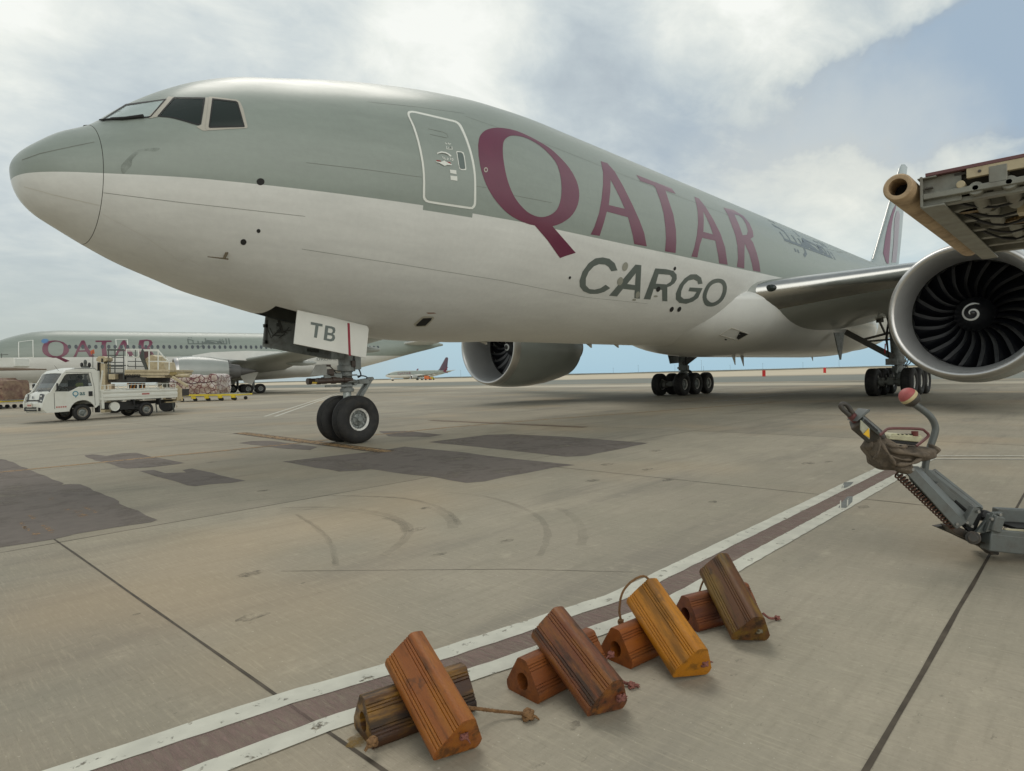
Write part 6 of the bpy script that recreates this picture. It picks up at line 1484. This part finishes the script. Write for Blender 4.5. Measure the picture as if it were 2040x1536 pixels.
# body: pelvis, spine, head, arms to the wheel, legs; one continuous surface
nd=[((0,0,1.10),.14,.15),((-.04,0,1.30),.13,.15),((-.04,0,1.50),.12,.17),((-.03,0,1.60),.055,.055),((0,0,1.70),.075,.07),((.0,0,1.80),.08,.075),((0,0,1.86),.055,.05),
    ((-.03,.19,1.54),.055),((.12,.26,1.36),.042),((.38,.20,1.40),.032),((.46,.17,1.41),.028),((-.03,-.19,1.54),.055),((.14,-.26,1.36),.042),((.38,-.18,1.40),.032),((.46,-.15,1.41),.028),
    ((.35,.12,1.12),.08),((.50,.12,.85),.055),((.35,-.12,1.12),.08),((.50,-.12,.85),.055)]
ed=[(0,1),(1,2),(2,3),(3,4),(4,5),(5,6),(2,7),(7,8),(8,9),(9,10),(2,11),(11,12),(12,13),(13,14),(0,15),(15,16),(0,17),(17,18)]
skinned("person_body",skn,nd,ed,drv)
skinned("vest",vest,[((0,0,1.12),.155,.165),((-.04,0,1.32),.145,.165),((-.04,0,1.50),.13,.185),((-.03,.19,1.545),.066),((.06,.24,1.43),.055),((-.03,-.19,1.545),.066),((.06,-.24,1.43),.055)],[(0,1),(1,2),(2,3),(3,4),(2,5),(5,6)],drv)
b=MB(); b.ball((-.01,0,1.80),.098,16,(1,.9,.98)); b.v=[v for v in b.v]; b.build("hair",mat("hair_black",srgb(28,24,22),.8),drv,smooth=80).location=(-.02,0,.015)
b=MB(); b.ball((.085,0,1.735),.014,8,(1,.8,1.3)); b.ball((.078,.03,1.765),.008,6); b.ball((.078,-.03,1.765),.008,6); b.ball((0,.085,1.745),.018,8,(.6,.4,1)); b.ball((0,-.085,1.745),.018,8,(.6,.4,1)); b.build("face_features",skn,drv)
b=MB()
for s in(-1,1):
    for k in range(4): b.tube([(.46,s*.17,1.405+.012*k),(.505,s*.17,1.41+.012*k),(.51,s*.15,1.40+.012*k)],.008,5)
    b.tube([(.45,s*.17,1.42),(.48,s*.14,1.435)],.009,5)
b.build("finger",skn,drv)

# ------------------------------------------------------------------ ground equipment behind the truck
def pbox(b,x0,y0,x1,y1,d,t):
    P=[D(x0,y0,d),D(x1,y0,d),D(x1,y1,d),D(x0,y1,d)]; w=fw*t; b.add(P+[p+w for p in P],[(0,1,2,3),(7,6,5,4),(0,4,5,1),(1,5,6,2),(2,6,7,3),(3,7,4,0)])
def ppoly(b,L_,d,t):
    P=[D(x,y,d) for x,y in L_]; w=fw*t; k=len(P); tri=tessellate_polygon([[Vector((p[0],p[1],0)) for p in L_]])
    b.add(P+[p+w for p in P],[tuple(q) for q in tri]+[tuple(i+k for i in q)[::-1] for q in tri]+[(i,(i+1)%k,k+(i+1)%k,k+i) for i in range(k)])
def pl(b,x0,y0,x1,y1,d,w=.05,t=None): b.beam(D(x0,y0,d),D(x1,y1,d),w,t or w)
def rootat(name,label,cat,px,d,group=None):
    h=horiz(px,d); r=empty(name,label,cat,h,0,group); return r,h
def fin(b,name,m,r,h,**k):
    b.v=[(v[0]-h.x,v[1]-h.y,v[2]) for v in b.v]; return b.build(name,m,r,**k)
ld,h=rootat("cargo_loader","cream container loader with dark railings, raised platform and drum housing, behind the truck","cargo loader",265,33)
z5=zoomc(180,680,9.6)
def zz(L_): return z5(L_)
b=MB(); pbox(b,200.5,724,209,822,32.2,.5); pbox(b,193,722,197,768,32.4,.2); ppoly(b,zz([(110,330),(150,285),(250,285),(305,315),(305,370),(250,400),(170,400),(110,375)]),32.1,.55); fin(b,"mast_column",lcr,ld,h,bevel=.02)
b=MB(); pbox(b,201.5,714,204,722,32.05,.1); pbox(b,194,722,196,765,32.35,.1); pbox(b,207,722,211,760,32.6,.1); fin(b,"mast_slot",tbl,ld,h)
b=MB(); pbox(b,248,736.5,338,741,32,2.4); pbox(b,248,741,337,747.5,32.05,2.3); pbox(b,278,748,328,752.5,32.1,2.2); fin(b,"lift_platform",lcr,ld,h,bevel=.015)
text_obj("TREPEL","loader_lettering",.26,tbl,ld,MX(D(266,749.3,31.97)-h,rw,(0,0,1),-fw),.003)
b=MB(); pbox(b,214,744,248,756,32.5,2.0); pbox(b,215,756,290,762,32.4,2); pbox(b,252,751.5,290,761,32,2.3); pbox(b,250,776,345,790,32.6,1.6); fin(b,"loader_chassis",mat("loader_chassis_dark",srgb(66,62,56),.7,var=.2),ld,h)
b=MB(); pbox(b,216,745,229,756,32.2,.3); fin(b,"control_box",lcr,ld,h,bevel=.02)
dr=mat("railing_dark",srgb(74,78,74),.5)
b=MB()
for x in (216,229,246.5): pl(b,x,696,x,756,32.3,.05)
for x in (216,229,246.5): pl(b,x,697,x,750,34.4,.05)
for y in (696.5,708,722,728,734,743): pl(b,214,y,247,y,32.3,.045)
for y in (698,712,730): pl(b,214,y,247,y,34.4,.04)
pl(b,195,728,255,728,32.9,.06); pl(b,255,720,290,720,33.2,.04); pl(b,255,730,290,730,33.2,.04); pl(b,270,697,270,735,33.2,.04)
fin(b,"dark_railing",dr,ld,h)
b=MB()
for x0,y0,x1,y1 in ((252,696,252,738),(252,696,282,696),(276,696,276,708),(297,698,297,738),(315,698,315,738),(286,697,316,697),(315,698,328,713),(328,713,337,720),(337,719,337,742),(296,720,337,720)): pl(b,x0,y0,x1,y1,32.05,.055)
b.tube(smooth_path([D(276,706,32.05),D(275,711,32.05),D(268,712,32.05),D(264,708,32.05)],4),.03,6)
fin(b,"white_railing",tw,ld,h); b=MB()
for x0,y0,x1,y1 in ((254,699,316,699),(254,712,316,712)): pl(b,x0,y0,x1,y1,34.3,.05)
fin(b,"white_railing",tw,ld,h)
b=MB(); ppoly(b,zz([(1020,360),(1120,280),(1170,255),(1250,290),(1255,380),(1040,382)]),32.7,1.0); ppoly(b,zz([(1040,385),(1260,385),(1400,400),(1440,560),(1110,560)]),32.6,1.1); fin(b,"drum_housing",lcr,ld,h,bevel=.02)
b=MB(); ppoly(b,zz([(940,290),(985,140),(1005,140),(1010,300),(1090,540),(1050,545)]),32.5,.1); fin(b,"support_arm",dr,ld,h)
b=MB(); ppoly(b,zz([(1000,300),(1010,195),(1100,190),(1120,280),(1040,350)]),33.5,.3); fin(b,"dark_motor",mat("motor_maroon",srgb(92,66,66),.6),ld,h)
b=MB(); b.tube([D(351,748.5,32.2),D(377,748.5,32.2)],.085,12); fin(b,"side_roller",lcr,ld,h)
b=MB(); b.beam(D(344,751,32),D(374,769.5,32),.16,.13); fin(b,"fold_ramp",lcr,ld,h,bevel=.02)
b=MB(); ppoly(b,zz([(1500,590),(1640,590),(1660,620),(1560,660),(1510,640)]),32.1,.8); fin(b,"ramp_hinge",mat("hinge_ochre",srgb(150,132,84),.5,var=.2),ld,h)
b=MB()
for i in range(5):
    x=254+i*7; ppoly(b,[(x,775),(x+3.5,775),(x+6.5,763),(x+3,763)],32.55,.03)
fin(b,"hazard_stripe",tbl,ld,h); b=MB(); pbox(b,253,763,288.5,775,32.58,.05); fin(b,"hazard_panel",mat("hazard_orange",srgb(196,130,50),.5),ld,h)
b=MB(); pbox(b,212,765,222,776,32.3,.3); fin(b,"step_box",mat("step_cream",srgb(200,180,150),.5),ld,h,bevel=.02)
for px in (225,262,330): 
    b=MB(); c=D(px,815,32.8); c.z=.36; b.cyl(c,c+fw*.3,.36,n=24); fin(b,"wheel",tyrem,ld,h)
b=MB(); 
for px in (310,344): b.beam(D(px,800,32.3),horiz(px,32.3),.06,.06)
fin(b,"outrigger",dr,ld,h)
# beacon lamp post seen over the cab
bl,h=rootat("loader_mast","short grey mast with two lamp heads above the truck cab roof","mast",170,34)
b=MB(); pl(b,170,722,170,830,34,.12); pl(b,163,731,178,731,34,.1); fin(b,"post",dr,bl,h)
for px in (163,178): b=MB(); b.ball(D(px,727,34),.10,10,(.8,.8,1.4)); fin(b,"lamp_head",tbl,bl,h)
b=MB(); b.ball(D(170,722,34),.12,10,(.7,.7,1.3)); fin(b,"lamp_head",dr,bl,h)
# orange beacon
ob,h=rootat("warning_flag_pole","thin grey pole with an orange warning flag in front of the airliner lettering","flag",184,34.5)
b=MB(); pl(b,185,700,185,830,34.5,.03); fin(b,"pole",dr,ob,h); b=MB(); ppoly(b,[(180,699),(187,696),(188,704),(181,706)],34.5,.02); fin(b,"flag",mat("flag_orange",srgb(200,100,60),.7),ob,h)

# netted cargo on pallets
def netmat():
    m=bpy.data.materials.new("netted_wrap"); m.use_nodes=True; nt=m.node_tree; N=nt.nodes; L=nt.links; b=N["Principled BSDF"]; b.inputs["Roughness"].default_value=.35
    tc=N.new("ShaderNodeTexCoord"); v=N.new("ShaderNodeTexVoronoi"); v.feature='DISTANCE_TO_EDGE'; v.inputs["Scale"].default_value=2.6; L.new(tc.outputs["Object"],v.inputs[0])
    r=N.new("ShaderNodeMapRange"); L.new(v.outputs[0],r.inputs[0]); r.inputs[1].default_value=.04; r.inputs[2].default_value=.075
    n=N.new("ShaderNodeTexNoise"); n.inputs["Scale"].default_value=1.6; n.inputs["Detail"].default_value=6; L.new(tc.outputs["Object"],n.inputs[0])
    cr=N.new("ShaderNodeValToRGB"); L.new(n.outputs[0],cr.inputs[0]); e=cr.color_ramp.elements; e[0].position=.35; e[0].color=srgb(128,108,100)+(1,); e[1].position=.65; e[1].color=srgb(206,200,196)+(1,)
    q=cr.color_ramp.elements.new(.5); q.color=srgb(176,160,146)+(1,)
    mx=N.new("ShaderNodeMix"); mx.data_type='RGBA'; L.new(r.outputs[0],mx.inputs[0]); mx.inputs[6].default_value=srgb(104,56,58)+(1,); L.new(cr.outputs[0],mx.inputs[7]); L.new(mx.outputs[2],b.inputs["Base Color"]); 
    bp=N.new("ShaderNodeBump"); bp.inputs["Strength"].default_value=.6; bp.inputs["Distance"].default_value=.05; L.new(n.outputs[0],bp.inputs["Height"]); L.new(bp.outputs[0],b.inputs["Normal"]); return m
nm=netmat()
def cargo(label,px0,px1,ytop,ybot,d,lumps,m=None):
    r,h=rootat("cargo_pallet",label,"cargo",(px0+px1)/2,d,"netted cargo loads waiting on the apron"); a=D(px0,ybot,d); c=D(px1,ybot,d); up=(D(px0,ytop,d)-D(px0,ybot,d)).length; dirx=(c-a); Lx=dirx.length; dirx=dirx.normalized(); dp=2.3
    nx_,nz,ny=26,9,8; 
    def P(u,v,w):
        k=.10; uu=min(max(u,0),1); bul=math.sin(math.pi*min(max(v,.03),1))*.08; 
        top=up*(1+.06*math.sin(u*9+lumps)+.05*math.sin(u*21+1)); rr=.12 if v>.9 else 0
        p=a+dirx*(u*Lx)+fw*(w*dp)+Vector((0,0,v*top))
        p+= dirx*((u-.5)*bul*2)*(0 if 0<u<1 else 1)+fw*((w-.5)*bul*3)*(0 if 0<w<1 else 1)
        p+=Vector((math.sin(u*31+v*9),math.sin(v*23+u*17+w*5),0))*.03
        return p-h
    b=MB()
    b.grid([[P(i/nx_,j/nz,0) for i in range(nx_+1)] for j in range(nz+1)]); b.grid([[P(i/nx_,j/nz,1) for i in range(nx_+1)] for j in range(nz+1)],flip=True)
    b.grid([[P(0,j/nz,i/ny) for i in range(ny+1)] for j in range(nz+1)],flip=True); b.grid([[P(1,j/nz,i/ny) for i in range(ny+1)] for j in range(nz+1)]); b.grid([[P(i/nx_,1,j/ny) for i in range(nx_+1)] for j in range(ny+1)])
    b.build("wrapped_load",m or nm,r,smooth=60)
    b=MB(); b.box((a+c)/2+fw*dp/2-h-Vector((0,0,.03)),(Lx+.1,dp+.1,.05),Matrix.Rotation(math.atan2(dirx.y,dirx.x),3,'Z')); b.build("pallet_base",mat("pallet_metal",srgb(150,150,146),.4,metal=.5),r)
    strp=[]; b=MB()
    for v in (.62,): b.tube([P(i/nx_,v,-.012) for i in range(nx_+1)],.03,6)
    b.build("load_strap",mat("strap_dark",srgb(70,40,44),.8),r); return r
cargo("big netted cargo load behind the truck bed, right of it, under the airliner engine",342,432,748,785,50,0)
brw=mat("load_brown",srgb(140,118,98),.7,var=.3,vscale=2,dirt=srgb(90,50,56),dirt_amt=.8,dscale=2.4)
cargo("brown and maroon wrapped cargo load at the left edge of the picture",-60,6,757,798,44,3,brw)
def dolly(label,px0,px1,y0,y1,d,n):
    r,h=rootat("pallet_dolly",label,"dolly",(px0+px1)/2,d,"yellow roller dollies under the cargo"); ym=mat("dolly_yellow",srgb(214,190,46),.5,var=.12,vscale=3)
    b=MB(); 
    for dd in (0,2.3): b.beam(D(px0,y0,d)+fw*dd,D(px1,y0-1,d)+fw*dd,.12,.12)
    for i in range(n+1): p=D(px0+(px1-px0)*i/n,y0-i/n,d); b.beam(p,p+fw*2.3,.08,.08)
    fin(b,"dolly_frame",ym,r,h,bevel=.01)
    b=MB()
    for i in range(n*3): p=D(px0+(px1-px0)*(i+.5)/(n*3),y0-1.5-(i/(n*3)),d); b.cyl(p+fw*.1,p+fw*2.2,.04,n=8)
    fin(b,"roller",mat("roller_steel",srgb(150,146,120),.4,metal=.6),r,h)
    b=MB()
    for i in range(n): p=D(px0+(px1-px0)*(i+.5)/n,y1,d); q=Vector((p.x,p.y,.17)); b.box(Vector((p.x,p.y,.32)),(.30,.2,.2)); 
    fin(b,"leg_box",ym,r,h,bevel=.01)
    for i in range(n):
        for dd in (.1,2.1):
            p=horiz(px0+(px1-px0)*(i+.5)/n,d)+fw*dd; b=MB(); b.cyl(p+Vector((0,0,.14)),p+fw*.12+Vector((0,0,.14)),.14,n=16); fin(b,"wheel",tyrem,r,h)
    return r
dolly("long yellow roller dolly carrying the netted cargo right of the truck",346,478,787.5,795,49.6,5)
dolly("yellow dolly under the brown cargo at the left edge",-60,0,801.5,806,43.8,4)
bc,h=rootat("belt_loader","slim brown conveyor arm with white cover at the left edge above brown cargo","belt loader",0,46)
b=MB(); ppoly(b,[(-80,733),(30,733),(75,734.5),(75,737),(-80,739.5)],46,.9); fin(b,"conveyor_arm",mat("conveyor_brown",srgb(112,96,80),.6,var=.2),bc,h,bevel=.02)
b=MB(); ppoly(b,[(-80,711),(28,713),(30,730),(26,732),(-80,732)],47.5,1.5); fin(b,"white_cover",tw,bc,h,bevel=.05)
b=MB(); pl(b,-10,738,-40,800,46.4,.15); pl(b,3,704,3,713,47,.04); pl(b,-20,708,16,706.5,47,.04); fin(b,"support_post",dr,bc,h)
b=MB(); pbox(b,-80,812,-10,818,46,1.5); fin(b,"base_frame",dr,bc,h)
# ------------------------------------------------------------------ small far things
def barrier(label,px,py,w,hh):
    g=Gd(px,py); s=w; r=empty("apron_barrier",label,"barrier",(g.x,g.y,0),R(20),"red barriers standing on the far apron")
    b=MB(); b.prism([(-.5*s,0),(.5*s,0),(.5*s,.12*hh),(.40*s,.2*hh),(.40*s,hh),(-.40*s,hh),(-.40*s,.2*hh),(-.5*s,.12*hh)],((0,0,0),(1,0,0),(0,0,1),(0,-1,0)),-.25,.25); b.build("barrier_body",mat("barrier_red",srgb(196,44,40),.6,var=.1),r,bevel=.03)
    b=MB(); b.box((0,-.26,hh*.55),(.7*s,.02,hh*.14)); b.build("reflector_band",mat("band_pale",srgb(206,120,110),.5),r)
barrier("red plastic barrier on the far apron, left of the other one",1522,750,1.0,1.05)
barrier("red plastic barrier on the far apron, nearer the right engine",1643,743,1.15,1.15)
def smallcar(label,px,d,col,name,cat,L_,H_):
    r,h=rootat(name,label,cat,px,d); b=MB(); b.prism([(-L_/2,.35),(L_/2,.35),(L_/2,H_*.55),(L_*.38,H_*.62),(L_*.2,H_),(-L_/2,H_)],((0,0,0),tuple(rw),(0,0,1),tuple(-fw)),-.9,.9); b.build("body",col,r,bevel=.06)
    b=MB()
    for x in(-L_*.3,L_*.3):
        for s in(-.95,.75): c=rw*x-fw*s+Vector((0,0,.4)); b.cyl(c,c-fw*.2,.4,n=16)
    b.build("wheel",tyrem,r); b=MB(); c=rw*(L_*.28)-fw*.91+Vector((0,0,H_*.75)); b.box(c,(L_*.16,.04,H_*.25),Matrix.Rotation(math.atan2(rw.y,rw.x),3,'Z')); b.build("window",glass,r)
smallcar("tiny orange airport truck beside the distant airliner's wing",852,322,mat("car_orange",srgb(200,110,60),.5),"service_truck","truck",3.4,2.2)
smallcar("tiny yellow tug behind the orange truck under the distant airliner",861,326,mat("car_yellow",srgb(190,176,70),.5),"baggage_tug","tug",2.4,1.6)
for i,(px,hh,d) in enumerate(((918,4.4,415),(945,2.6,430),(1222,3.4,420),(1272,4.5,410),(1345,4.2,420),(1398,6.5,400),(1402,3.0,430),(1455,3.2,420),(1520,3.6,410),(1600,3.4,405),(1672,4.5,400))):
    h=horiz(px,d); r=empty("light_mast","thin grey mast standing on the shore bank far away","mast",h,0,"thin masts along the far shore")
    b=MB(); b.cyl((0,0,0),(0,0,hh+.8),.09,.05,n=8); b.build("pole",mat("mast_grey",srgb(120,136,146),.6),r); b=MB(); b.box((0,0,hh+.8),(.4,.4,.15)); b.build("lamp_head",mat("mast_grey",srgb(120,136,146),.6),r)
